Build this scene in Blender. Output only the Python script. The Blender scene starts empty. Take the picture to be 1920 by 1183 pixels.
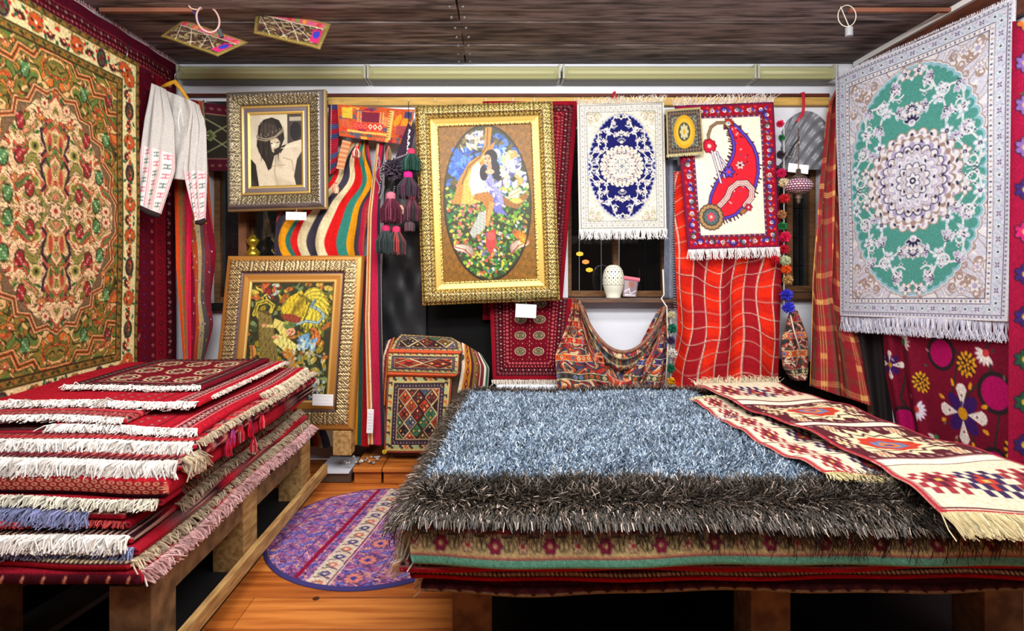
import bpy, math, random
import numpy as np
from mathutils import Vector
random.seed(7)
rng = np.random.default_rng(11)
PI = math.pi
scene = bpy.context.scene
COL = scene.collection

# ---------------------------------------------------------------- camera, world, light, exposure
F, CX, CY, CAMZ = 1050.0, 930.0, 500.0, 1.143          # pinhole of the photograph (1920 x 1183)
cam_d = bpy.data.cameras.new('camera')
cam = bpy.data.objects.new('camera', cam_d); COL.objects.link(cam)
cam.location = (0, 0, CAMZ); cam.rotation_euler = (PI/2, 0, 0)
cam_d.sensor_width = 36; cam_d.lens = 36*F/1920
cam_d.shift_x = (960-CX)/1920; cam_d.shift_y = -(591.5-CY)/1920
cam_d.clip_start = 0.05
scene.camera = cam
scene.view_settings.view_transform = 'Standard'
scene.view_settings.look = 'None'
scene.view_settings.gamma = 1
scene.view_settings.use_curve_mapping = False
scene.view_settings.exposure = 0.0
world = bpy.data.worlds.new('world'); scene.world = world; world.use_nodes = True
wb = world.node_tree.nodes['Background']
wb.inputs[0].default_value = (0.86, 0.92, 1.0, 1); wb.inputs[1].default_value = 0.42

def area(name, loc, target, sx, sy, power, color=(1, .97, .93)):
    d = bpy.data.lights.new(name, 'AREA'); d.shape = 'RECTANGLE'; d.size = sx; d.size_y = sy
    d.energy = power; d.color = color
    o = bpy.data.objects.new(name, d); COL.objects.link(o); o.location = loc
    o.rotation_euler = (Vector(target)-Vector(loc)).to_track_quat('-Z', 'Y').to_euler()
    return o
area('ceiling_lamp', (0.2, 1.25, 2.30), (0.2, 3.0, 0.9), 3.2, 0.30, 76)
area('ceiling_lamp', (0.1, 2.05, 2.33), (0.1, 2.15, 0), 2.8, 0.25, 29)
area('shop_lamp', (0.0, 0.45, 2.27), (0.1, 3.3, 1.3), 2.6, 0.4, 46, (1, .985, .96))

# ---------------------------------------------------------------- helpers
def P(px, py, Y):
    return np.array([(px-CX)*Y/F, Y, CAMZ-(py-CY)*Y/F])
def PZ(px, py, z):                                        # pixel on a horizontal plane
    Y = (CAMZ-z)*F/(py-CY)
    return np.array([(px-CX)*Y/F, Y, z])
def s2l(c):
    c = np.asarray(c, float)/255.0
    return np.where(c <= .04045, c/12.92, ((c+.055)/1.055)**2.4)

MATS = {}
def mat(name, rgb=(128,128,128), rough=.7, metal=0.0, noise=0.0, nscale=20, stretch=(1,1,1), bump=0.0, rgb2=None,
        attr=False, spec=.3, trans=0.0, alpha=1.0, emit=None, estr=0, sheen=0.0):
    if name in MATS: return MATS[name]
    m = bpy.data.materials.new(name); m.use_nodes = True; nt = m.node_tree; N = nt.nodes; L = nt.links
    b = N['Principled BSDF']
    b.inputs['Roughness'].default_value = rough; b.inputs['Metallic'].default_value = metal
    b.inputs['Specular IOR Level'].default_value = spec
    b.inputs['Transmission Weight'].default_value = trans; b.inputs['Alpha'].default_value = alpha
    if sheen: b.inputs['Sheen Weight'].default_value = sheen
    base = tuple(s2l(rgb))+(1,)
    b.inputs['Base Color'].default_value = base
    if emit is not None:
        b.inputs['Emission Color'].default_value = tuple(s2l(emit))+(1,); b.inputs['Emission Strength'].default_value = estr
    src = None
    if attr:
        a = N.new('ShaderNodeAttribute'); a.attribute_name = 'Col'; src = a.outputs['Color']
    if noise or bump:
        tc = N.new('ShaderNodeTexCoord'); mp = N.new('ShaderNodeMapping'); mp.inputs['Scale'].default_value = stretch
        nz = N.new('ShaderNodeTexNoise'); nz.inputs['Scale'].default_value = nscale; nz.inputs['Detail'].default_value = 5
        L.new(tc.outputs['Object'], mp.inputs['Vector']); L.new(mp.outputs['Vector'], nz.inputs['Vector'])
    if noise:
        if src is None:
            r = N.new('ShaderNodeValToRGB')
            c2 = tuple(s2l(rgb2))+(1,) if rgb2 is not None else tuple(x*(1-noise) for x in base[:3])+(1,)
            r.color_ramp.elements[0].color = c2; r.color_ramp.elements[1].color = base
            r.color_ramp.elements[0].position = .35; r.color_ramp.elements[1].position = .62
            L.new(nz.outputs['Fac'], r.inputs['Fac']); src = r.outputs['Color']
        else:
            mr = N.new('ShaderNodeMapRange'); mr.inputs[1].default_value = .3; mr.inputs[2].default_value = .7
            mr.inputs[3].default_value = 1-noise; mr.inputs[4].default_value = 1+noise*.6
            L.new(nz.outputs['Fac'], mr.inputs[0])
            vm = N.new('ShaderNodeVectorMath'); vm.operation = 'SCALE'
            L.new(src, vm.inputs[0]); L.new(mr.outputs[0], vm.inputs['Scale']); src = vm.outputs['Vector']
    if src is not None: L.new(src, b.inputs['Base Color'])
    if bump:
        bp = N.new('ShaderNodeBump'); bp.inputs['Strength'].default_value = bump; bp.inputs['Distance'].default_value = .004
        L.new(nz.outputs['Fac'], bp.inputs['Height']); L.new(bp.outputs['Normal'], b.inputs['Normal'])
    MATS[name] = m; return m

M_PILE = mat('wool_pile', rough=.95, attr=True, noise=.28, nscale=420, bump=.5, spec=.1)
M_WEAVE = mat('flat_weave', rough=.9, attr=True, noise=.14, nscale=600, bump=.25, spec=.12)
M_YARN = mat('yarn', rough=.85, attr=True, spec=.2)
M_PRINT = mat('glossy_print', rough=.42, attr=True, spec=.35)
M_GILT = mat('gilt_wood', rough=.36, attr=True, metal=.45, spec=.5)

def link(o, parent=None):
    COL.objects.link(o)
    if parent is not None: o.parent = parent
    return o
def mesh(name, V, Fc, m, cols=None, parent=None, smooth=False, kind=None):
    """V (n,3); Fc array (k,4)/(k,3) or a list of such arrays or list of tuples; cols (n,3) in 0..255"""
    V = np.asarray(V, np.float32).reshape(-1, 3)
    me = bpy.data.meshes.new(name)
    if isinstance(Fc, np.ndarray): Fc = [Fc]
    if len(Fc) and isinstance(Fc[0], np.ndarray):
        loops = np.concatenate([f.ravel() for f in Fc]).astype(np.int32)
        tot = np.concatenate([np.full(len(f), f.shape[1]) for f in Fc])
    else:
        loops = np.array([i for f in Fc for i in f], np.int32); tot = np.array([len(f) for f in Fc])
    st = np.concatenate([[0], np.cumsum(tot)[:-1]]).astype(np.int32)
    me.vertices.add(len(V)); me.vertices.foreach_set('co', V.ravel())
    me.loops.add(len(loops)); me.loops.foreach_set('vertex_index', loops)
    me.polygons.add(len(tot)); me.polygons.foreach_set('loop_start', st)
    if cols is not None:
        at = me.color_attributes.new('Col', 'BYTE_COLOR', 'POINT')
        c = np.ones((len(V), 4), np.float32); c[:, :3] = np.clip(np.asarray(cols, np.float32)/255.0, 0, 1)
        at.data.foreach_set('color_srgb', c.ravel())
    me.update(calc_edges=True); me.validate()
    me.polygons.foreach_set('use_smooth', np.full(len(me.polygons), smooth))
    me.materials.append(m)
    o = bpy.data.objects.new(name, me); link(o, parent)
    if kind: o['kind'] = kind
    return o
def tag(o, label, cat, group=None):
    o['label'] = label; o['category'] = cat
    if group: o['group'] = group
    return o
def empty(name, loc, label=None, cat=None, group=None):
    o = bpy.data.objects.new(name, None); COL.objects.link(o); o.location = loc; o.empty_display_size = .05
    if label: tag(o, label, cat, group)
    bpy.context.view_layer.update()
    return o
def adopt(root, *kids):                                    # parent world-space meshes to a placed empty
    for k in kids:
        k.parent = root; k.matrix_parent_inverse = root.matrix_world.inverted()
    return root

class B:                                                   # collects flat-shaded solids for one mesh
    def __init__(s): s.v = []; s.f = []
    def box(s, a, b):
        x0, y0, z0 = a; x1, y1, z1 = b; n = len(s.v)
        s.v += [(x0,y0,z0),(x1,y0,z0),(x1,y1,z0),(x0,y1,z0),(x0,y0,z1),(x1,y0,z1),(x1,y1,z1),(x0,y1,z1)]
        s.f += [tuple(n+i for i in q) for q in ((0,3,2,1),(4,5,6,7),(0,1,5,4),(1,2,6,5),(2,3,7,6),(3,0,4,7))]
        return s
    def bar(s, a, b, w, h, up=(0,0,1)):                    # square bar from a to b
        a = Vector(a); b = Vector(b); d = (b-a).normalized(); u = Vector(up); sd = d.cross(u).normalized(); u = sd.cross(d)
        n = len(s.v)
        for p in (a, b):
            for i, j in ((-1,-1),(1,-1),(1,1),(-1,1)): s.v.append(tuple(p+sd*i*w/2+u*j*h/2))
        s.f += [tuple(n+i for i in q) for q in ((0,1,2,3),(7,6,5,4),(0,4,5,1),(1,5,6,2),(2,6,7,3),(3,7,4,0))]
        return s
    def tube(s, pts, r, k=8, closed=False):
        pts = [Vector(p) for p in pts]; n0 = len(s.v); n = len(pts)
        rs = r if hasattr(r, '__len__') else [r]*n
        pr = None
        for i, p in enumerate(pts):
            d = (pts[(i+1) % n if closed else min(i+1, n-1)]-pts[(i-1) % n if closed else max(i-1, 0)]).normalized()
            if pr is None: pr = d.orthogonal().normalized()
            pr = (pr-d*pr.dot(d)).normalized(); q = d.cross(pr)
            for j in range(k):
                a = 2*PI*j/k; s.v.append(tuple(p+(pr*math.cos(a)+q*math.sin(a))*rs[i]))
        for i in range(n if closed else n-1):
            for j in range(k):
                a, b_ = n0+i*k, n0+((i+1) % n)*k
                s.f.append((a+j, a+(j+1) % k, b_+(j+1) % k, b_+j))
        if not closed:
            s.f.append(tuple(n0+j for j in range(k))[::-1]); s.f.append(tuple(n0+(n-1)*k+j for j in range(k)))
        return s
    def lathe(s, c, prof, k=24):
        n0 = len(s.v)
        for r, z in prof:
            for j in range(k):
                a = 2*PI*j/k; s.v.append((c[0]+r*math.cos(a), c[1]+r*math.sin(a), c[2]+z))
        for i in range(len(prof)-1):
            for j in range(k):
                s.f.append((n0+i*k+j, n0+i*k+(j+1) % k, n0+(i+1)*k+(j+1) % k, n0+(i+1)*k+j))
        s.f.append(tuple(n0+j for j in range(k))[::-1]); s.f.append(tuple(n0+(len(prof)-1)*k+j for j in range(k)))
        return s
    def make(s, name, m, parent=None, smooth=False, bevel=0, kind=None):
        o = mesh(name, s.v, s.f, m, None, parent, smooth, kind)
        if bevel:
            md = o.modifiers.new('bevel', 'BEVEL'); md.width = bevel; md.segments = 2; md.limit_method = 'ANGLE'
        return o
def box(name, a, b, m, parent=None, bevel=0, kind=None): return B().box(a, b).make(name, m, parent, bevel=bevel, kind=kind)

# ---------------------------------------------------------------- painter: patterns woven or printed into the cloths
class Art:
    def __init__(s, xs, ys, bg):
        s.x = np.asarray(xs, float); s.y = np.asarray(ys, float)
        s.w = s.x[-1]; s.h = s.y[-1]
        s.a = np.empty((len(s.y), len(s.x), 3), np.float32); s.a[:] = bg
        s.e = math.sqrt(float(np.median(np.diff(s.x)))*float(np.median(np.diff(s.y)))) if len(s.x) < 2 else min(float(np.median(np.diff(s.x))), float(np.median(np.diff(s.y))))
    @staticmethod
    def grid(nu, nv, w, h, bg): return Art(np.linspace(0, w, nu), np.linspace(0, h, nv), bg)
    def win(s, x0, y0, x1, y1):
        i0, i1 = np.searchsorted(s.x, [x0-s.e, x1+s.e]); j0, j1 = np.searchsorted(s.y, [y0-s.e, y1+s.e])
        return slice(j0, j1), slice(i0, i1)
    def put(s, sl, cov, c):
        if s.a[sl].size == 0: return
        cov = np.clip(cov, 0, 1)[..., None]; s.a[sl] = s.a[sl]*(1-cov)+np.asarray(c, np.float32)*cov
    def rect(s, x0, y0, x1, y1, c):
        sl = s.win(x0, y0, x1, y1); X = s.x[sl[1]][None]; Y = s.y[sl[0]][:, None]
        d = np.maximum(np.maximum(x0-X, X-x1), np.maximum(y0-Y, Y-y1)); s.put(sl, .5-d/s.e, c)
    def ell(s, cx, cy, rx, ry, c, rot=0, inner=0):
        R = max(rx, ry); sl = s.win(cx-R, cy-R, cx+R, cy+R); X = s.x[sl[1]][None]-cx; Y = s.y[sl[0]][:, None]-cy
        cs, sn = math.cos(rot), math.sin(rot); q = np.sqrt(((X*cs+Y*sn)/rx)**2+((-X*sn+Y*cs)/ry)**2); m = min(rx, ry)
        cv = .5-(q-1)*m/s.e
        if inner: cv = np.minimum(np.clip(cv, 0, 1), .5+(q-inner)*m/s.e)
        s.put(sl, cv, c)
    def line(s, pts, wd, c):
        for (x0, y0), (x1, y1) in zip(pts[:-1], pts[1:]):
            h = wd/2; sl = s.win(min(x0, x1)-h, min(y0, y1)-h, max(x0, x1)+h, max(y0, y1)+h)
            X = s.x[sl[1]][None]-x0; Y = s.y[sl[0]][:, None]-y0; dx, dy = x1-x0, y1-y0; L2 = dx*dx+dy*dy+1e-12
            t = np.clip((X*dx+Y*dy)/L2, 0, 1); d = np.hypot(X-t*dx, Y-t*dy); s.put(sl, .5+(h-d)/s.e, c)
    def poly(s, pts, c):
        p = np.asarray(pts, float); sl = s.win(p[:, 0].min(), p[:, 1].min(), p[:, 0].max(), p[:, 1].max())
        X0 = s.x[sl[1]][None]; Y0 = s.y[sl[0]][:, None]; cov = 0
        for ox, oy in ((-.25, -.25), (.25, -.25), (.25, .25), (-.25, .25)):
            X = X0+ox*s.e; Y = Y0+oy*s.e; ins = np.zeros((Y.shape[0], X.shape[1]), bool)
            for (x1, y1), (x2, y2) in zip(p, np.roll(p, -1, 0)):
                if y1 == y2: continue
                ins ^= ((y1 > Y) != (y2 > Y)) & (X < (x2-x1)*(Y-y1)/(y2-y1)+x1)
            cov = cov+ins*.25
        s.put(sl, cov, c)
    def flower(s, x, y, r, n, c, cc, oc=None, rot=0, pr=.42):
        if oc is not None:
            for k in range(n):
                a = rot+2*PI*k/n; s.ell(x+math.cos(a)*r*.6, y+math.sin(a)*r*.6, r*pr*1.25, r*pr*.95, oc, a)
        for k in range(n):
            a = rot+2*PI*k/n; s.ell(x+math.cos(a)*r*.58, y+math.sin(a)*r*.58, r*pr, r*pr*.62, c, a)
        s.ell(x, y, r*.32, r*.32, cc)
    def palm(s, x, y, r, cols, rot=0):                      # palmette
        o, a_, b_, c_ = cols; dx, dy = math.cos(rot), math.sin(rot)
        for k in (-2, -1, 0, 1, 2):
            a = rot+k*.55; s.ell(x+math.cos(a)*r*.55, y+math.sin(a)*r*.55, r*.5, r*.24, o, a)
        for k in (-2, -1, 0, 1, 2):
            a = rot+k*.55; s.ell(x+math.cos(a)*r*.52, y+math.sin(a)*r*.52, r*.4, r*.15, a_, a)
        s.ell(x, y, r*.4, r*.36, b_); s.ell(x+dx*r*.1, y+dy*r*.1, r*.2, r*.18, c_)
    def leaf(s, x, y, r, c, rot, vein=None):
        p = []
        for k in range(9):
            t = k/8; p.append((t*2*r, math.sin(PI*t)*r*.42))
        for k in range(8, 0, -1):
            t = k/8; p.append((t*2*r, -math.sin(PI*t)*r*.42))
        cs, sn = math.cos(rot), math.sin(rot); s.poly([(x+a*cs-b*sn, y+a*sn+b*cs) for a, b in p], c)
        if vein is not None: s.line([(x, y), (x+2*r*cs, y+2*r*sn)], r*.14, vein)
    def vine(s, x, y, a, L, k, wd, c, fl=None, n=14):       # spiral tendril
        pts = [(x, y)]; st = L/n
        for i in range(n):
            x += math.cos(a)*st; y += math.sin(a)*st; a += k*st*(1+1.6*i/n); pts.append((x, y))
        s.line(pts, wd, c)
        if fl:
            for i in range(3, n, 3):
                sg = 1 if (i//3) % 2 else -1; fl(pts[i][0]+random.uniform(-1, 1)*wd, pts[i][1]+sg*wd*1.5, i)
        return pts[-1]
    def frame(s, d0, d1, c, mask=None):
        X = s.x[None]; Y = s.y[:, None]; D = np.minimum(np.minimum(X, s.w-X), np.minimum(Y, s.h-Y))
        s.put((slice(None), slice(None)), np.minimum(.5+(D-d0)/s.e, .5+(d1-D)/s.e), c)
    def along(s, d, step, fn, sides='tblr'):
        def run(x0, y0, x1, y1, rot):
            L = math.hypot(x1-x0, y1-y0); n = max(1, round(L/step))
            for k in range(n):
                t = (k+.5)/n; fn(x0+(x1-x0)*t, y0+(y1-y0)*t, k, rot)
        if 't' in sides: run(d, d, s.w-d, d, PI/2)
        if 'b' in sides: run(d, s.h-d, s.w-d, s.h-d, -PI/2)
        if 'l' in sides: run(d, d, d, s.h-d, 0)
        if 'r' in sides: run(s.w-d, d, s.w-d, s.h-d, PI)
    def arab(s, x0, y0, x1, y1, pal, fr, seed, out=None, ow=.12, mask=None, warp=.5, an=1.0):
        """dense arabesque: contour bands of a warped wave field"""
        r = np.random.default_rng(seed); sl = s.win(x0, y0, x1, y1); X = s.x[sl[1]][None]*fr; Y = s.y[sl[0]][:, None]*fr*an
        if s.a[sl].size == 0: return
        u = X+warp*np.sin(Y*1.3+r.uniform(0, 6))+warp*.5*np.sin(X*2.1+Y*.7); v = Y+warp*np.sin(X*1.1+r.uniform(0, 6))
        f = 0
        for k in range(5):
            a = r.uniform(0, PI); q = r.uniform(.7, 1.9); f = f+np.sin((u*math.cos(a)+v*math.sin(a))*q+r.uniform(0, 6))
        g = np.cos(u*1.1+f*.4)+np.cos(v*1.2)
        t = (f*.55+g*.5)*1.35+50; idx = np.floor(t).astype(int); fc = t-idx
        sel = (idx*7+np.floor(g*1.2).astype(int)*3) % len(pal); img = np.asarray(pal, np.float32)[sel]
        if out is not None:
            o = np.clip((ow-np.minimum(fc, 1-fc))/(ow*.7), 0, 1)[..., None]; img = img*(1-o)+np.asarray(out, np.float32)*o
        if mask is None: mk = np.ones(img.shape[:2])
        else: mk = mask(s.x[sl[1]][None]+0*Y, s.y[sl[0]][:, None]+0*X)
        d = np.maximum(np.maximum(x0-s.x[sl[1]][None], s.x[sl[1]][None]-x1), np.maximum(y0-s.y[sl[0]][:, None], s.y[sl[0]][:, None]-y1))
        cv = np.clip(.5-d/s.e, 0, 1)*mk; s.put(sl, cv, img)
    def mix(s, fn):                                        # fn(X,Y)->(cover,color)
        X = s.x[None]+0*s.y[:, None]; Y = s.y[:, None]+0*s.x[None]; cv, c = fn(X, Y)
        s.put((slice(None), slice(None)), cv, c)
    def mirror(s, h=True, v=True):
        nu = s.a.shape[1]; nv = s.a.shape[0]
        if h: s.a[:, nu-nu//2:] = s.a[:, :nu//2][:, ::-1]
        if v: s.a[nv-nv//2:] = s.a[:nv//2][::-1]
    def speck(s, amt, seed=1):
        r = np.random.default_rng(seed); s.a *= 1+r.normal(0, amt, s.a.shape[:2])[..., None].astype(np.float32)
        np.clip(s.a, 0, 255, out=s.a); return s

def warp(A, fx, fy):                                       # shift the woven pattern as gathered cloth does
    nv, nu = A.a.shape[:2]; U, V = np.meshgrid(np.linspace(0, 1, nu), np.linspace(0, 1, nv))
    i = np.clip((U+fx(U, V))*(nu-1), 0, nu-1); j = np.clip((V+fy(U, V))*(nv-1), 0, nv-1)
    i0 = np.minimum(i.astype(int), nu-2); j0 = np.minimum(j.astype(int), nv-2); a = (i-i0)[..., None]; b = (j-j0)[..., None]; S = A.a
    A.a = (S[j0, i0]*(1-a)*(1-b)+S[j0, i0+1]*a*(1-b)+S[j0+1, i0]*(1-a)*b+S[j0+1, i0+1]*a*b).astype(np.float32); return A
def noise2(X, Y, seed, fr):
    r = np.random.default_rng(seed); f = 0
    for k in range(6):
        a = r.uniform(0, 2*PI); q = fr*r.uniform(.5, 2); f = f+np.sin((X*math.cos(a)+Y*math.sin(a))*q+r.uniform(0, 6))/(.6+q/fr)
    return f/3

# ---------------------------------------------------------------- cloth, fringe, strands
def resample(pts, n, smooth=0):
    p = np.asarray(pts, float)
    if len(p) == 2: return p[0]+(p[1]-p[0])*np.linspace(0, 1, n)[:, None]
    d = np.concatenate([[0], np.cumsum(np.linalg.norm(np.diff(p, axis=0), axis=1))]); d /= d[-1]
    t = np.linspace(0, 1, n); q = np.stack([np.interp(t, d, p[:, k]) for k in range(3)], 1)
    for _ in range(smooth):
        q[1:-1] = (q[:-2]+q[1:-1]*2+q[2:])/4
    return q
def gridfaces(nv, nu, base=0, flip=False):
    i = np.arange(nv-1)[:, None]*nu+np.arange(nu-1)[None]+base; i = i.ravel()
    q = np.stack([i, i+nu, i+nu+1, i+1], 1)
    return q[:, ::-1].copy() if flip else q
def sheet(name, L, R, art, m=None, nrm=(0, -1, 0), fold=None, bulge=0, thick=.004, parent=None, smooth=0, back=None, kind=None):
    """cloth between two edge curves (top to bottom); colour from art; thin back sheet and rim close it"""
    a = art.a if isinstance(art, Art) else art; nv, nu = a.shape[:2]
    l = resample(L, nv, smooth); r = resample(R, nv, smooth); U = np.linspace(0, 1, nu)
    G = l[:, None, :]*(1-U)[None, :, None]+r[:, None, :]*U[None, :, None]; n = np.asarray(nrm, float); n /= np.linalg.norm(n)
    UU, VV = np.meshgrid(U, np.linspace(0, 1, nv)); off = np.zeros((nv, nu))
    if fold is not None: off = off+fold(UU, VV)
    lens = np.sqrt(np.clip(1-(2*UU-1)**2, 0, 1))
    Gf = G+n*(off+bulge*lens)[..., None]; V = [Gf.reshape(-1, 3)]; C = [a.reshape(-1, 3)]
    k = 4; iv = np.unique(np.r_[0:nv:k, nv-1]); iu = np.unique(np.r_[0:nu:k, nu-1])
    Gb = (G+n*(off-bulge*lens-thick)[..., None])[np.ix_(iv, iu)]; b0 = nv*nu
    V.append(Gb.reshape(-1, 3)); bc = a[np.ix_(iv, iu)].reshape(-1, 3)*.75 if back is None else np.tile(np.array(back, float), (len(iv)*len(iu), 1))
    C.append(bc)
    rim = np.concatenate([np.arange(nu), nu-1+nu*np.arange(1, nv), (nv-1)*nu+np.arange(nu-2, -1, -1), nu*np.arange(nv-2, 0, -1)])
    rv = (G+n*(off-bulge*lens-thick)[..., None]).reshape(-1, 3)[rim]; r0 = b0+len(iv)*len(iu)
    V.append(rv); C.append(a.reshape(-1, 3)[rim]); m_ = len(rim); j = np.arange(m_)
    rf = np.stack([rim, rim[(j+1) % m_], r0+(j+1) % m_, r0+j], 1)
    fl = np.dot(np.cross(G[-1, 0]-G[0, 0], G[0, -1]-G[0, 0]), n) < 0
    o = mesh(name, np.concatenate(V), [gridfaces(nv, nu, 0, fl), gridfaces(len(iv), len(iu), b0, not fl), rf], m or M_PILE,
             np.concatenate(C), parent, True, kind)
    o['_'] = 0; del o['_']
    return o, Gf
def ribbons(name, paths, w, cols, m=None, parent=None, side=None, kind='stuff', taper=.35):
    """paths (n,k,3) -> tapered ribbons facing a random side"""
    n, k, _ = paths.shape
    if side is None:
        a = rng.uniform(0, PI, n); side = np.stack([np.cos(a), np.sin(a), rng.uniform(-.3, .3, n)], 1)
    tp = np.linspace(1, taper, k)[None, :, None]; off = side[:, None, :]*(np.asarray(w).reshape(-1, 1, 1)/2)*tp
    V = np.stack([paths-off, paths+off], 2).reshape(-1, 3)
    i = (np.arange(n)[:, None]*k+np.arange(k-1)[None]).ravel()*2
    q = np.stack([i, i+1, i+3, i+2], 1); C = np.repeat(np.asarray(cols, float).reshape(n, -1, 3), 2*k//np.asarray(cols).reshape(n, -1, 3).shape[1], axis=1).reshape(-1, 3)
    return mesh(name, V, q, m or M_YARN, C, parent, False, kind)
def prisms(name, paths, r, cols, m=None, parent=None, kind='stuff', taper=.7):
    n, k, _ = paths.shape; d = paths[:, -1]-paths[:, 0]; d /= np.linalg.norm(d, axis=1)[:, None]+1e-9
    up = np.tile([.31, .83, .46], (n, 1)); s1 = np.cross(d, up); s1 /= np.linalg.norm(s1, axis=1)[:, None]; s2 = np.cross(d, s1)
    tp = np.linspace(1, taper, k)[None, :, None]; rr = np.asarray(r).reshape(-1, 1, 1)*tp; V = []
    for j in range(3):
        a = 2*PI*j/3; V.append(paths+(s1[:, None]*math.cos(a)+s2[:, None]*math.sin(a))*rr)
    V = np.stack(V, 2).reshape(-1, 3); i = (np.arange(n)[:, None]*k+np.arange(k-1)[None]).ravel()*3
    q = np.concatenate([np.stack([i+j, i+(j+1) % 3, i+3+(j+1) % 3, i+3+j], 1) for j in range(3)])
    e = (np.arange(n)*k+k-1)*3
    C = np.repeat(np.asarray(cols, float), 3*k, axis=0)
    return mesh(name, V, [q, np.stack([e, e+1, e+2], 1)], m or M_YARN, C, parent, False, kind)
def fringe(parent, A, Bp, d, length, n, col, r=.0016, jit=.25, name='fringe', clump=0, curl=.15, colj=.08):
    """yarn ends along the edge A-B (or along a polyline A when Bp is None)"""
    E = resample(A if Bp is None else [A, Bp], n); E = E+rng.normal(0, .0012, E.shape); d = np.asarray(d, float); d /= np.linalg.norm(d)
    ln = length*rng.uniform(1-jit, 1.0+jit*.3, n); lat = E[-1]-E[0]; lat /= np.linalg.norm(lat)
    sw = rng.normal(0, curl, n)
    if clump: sw = sw+np.sin(np.arange(n)*2*PI/clump)*.35
    th = np.cross(d, lat); q = rng.normal(0, curl, n)
    Pm = E+d*(ln*.5)[:, None]+lat*(sw*ln*.35)[:, None]+th*(q*ln*.6)[:, None]
    Pt = E+d*ln[:, None]+lat*(sw*ln)[:, None]+th*(q*ln*.3)[:, None]
    c = np.array(col, float)*(1+rng.normal(0, colj, n))[:, None]
    return prisms(name, np.stack([E, Pm, Pt], 1), np.full(n, r), np.clip(c, 0, 255), parent=parent)
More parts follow.
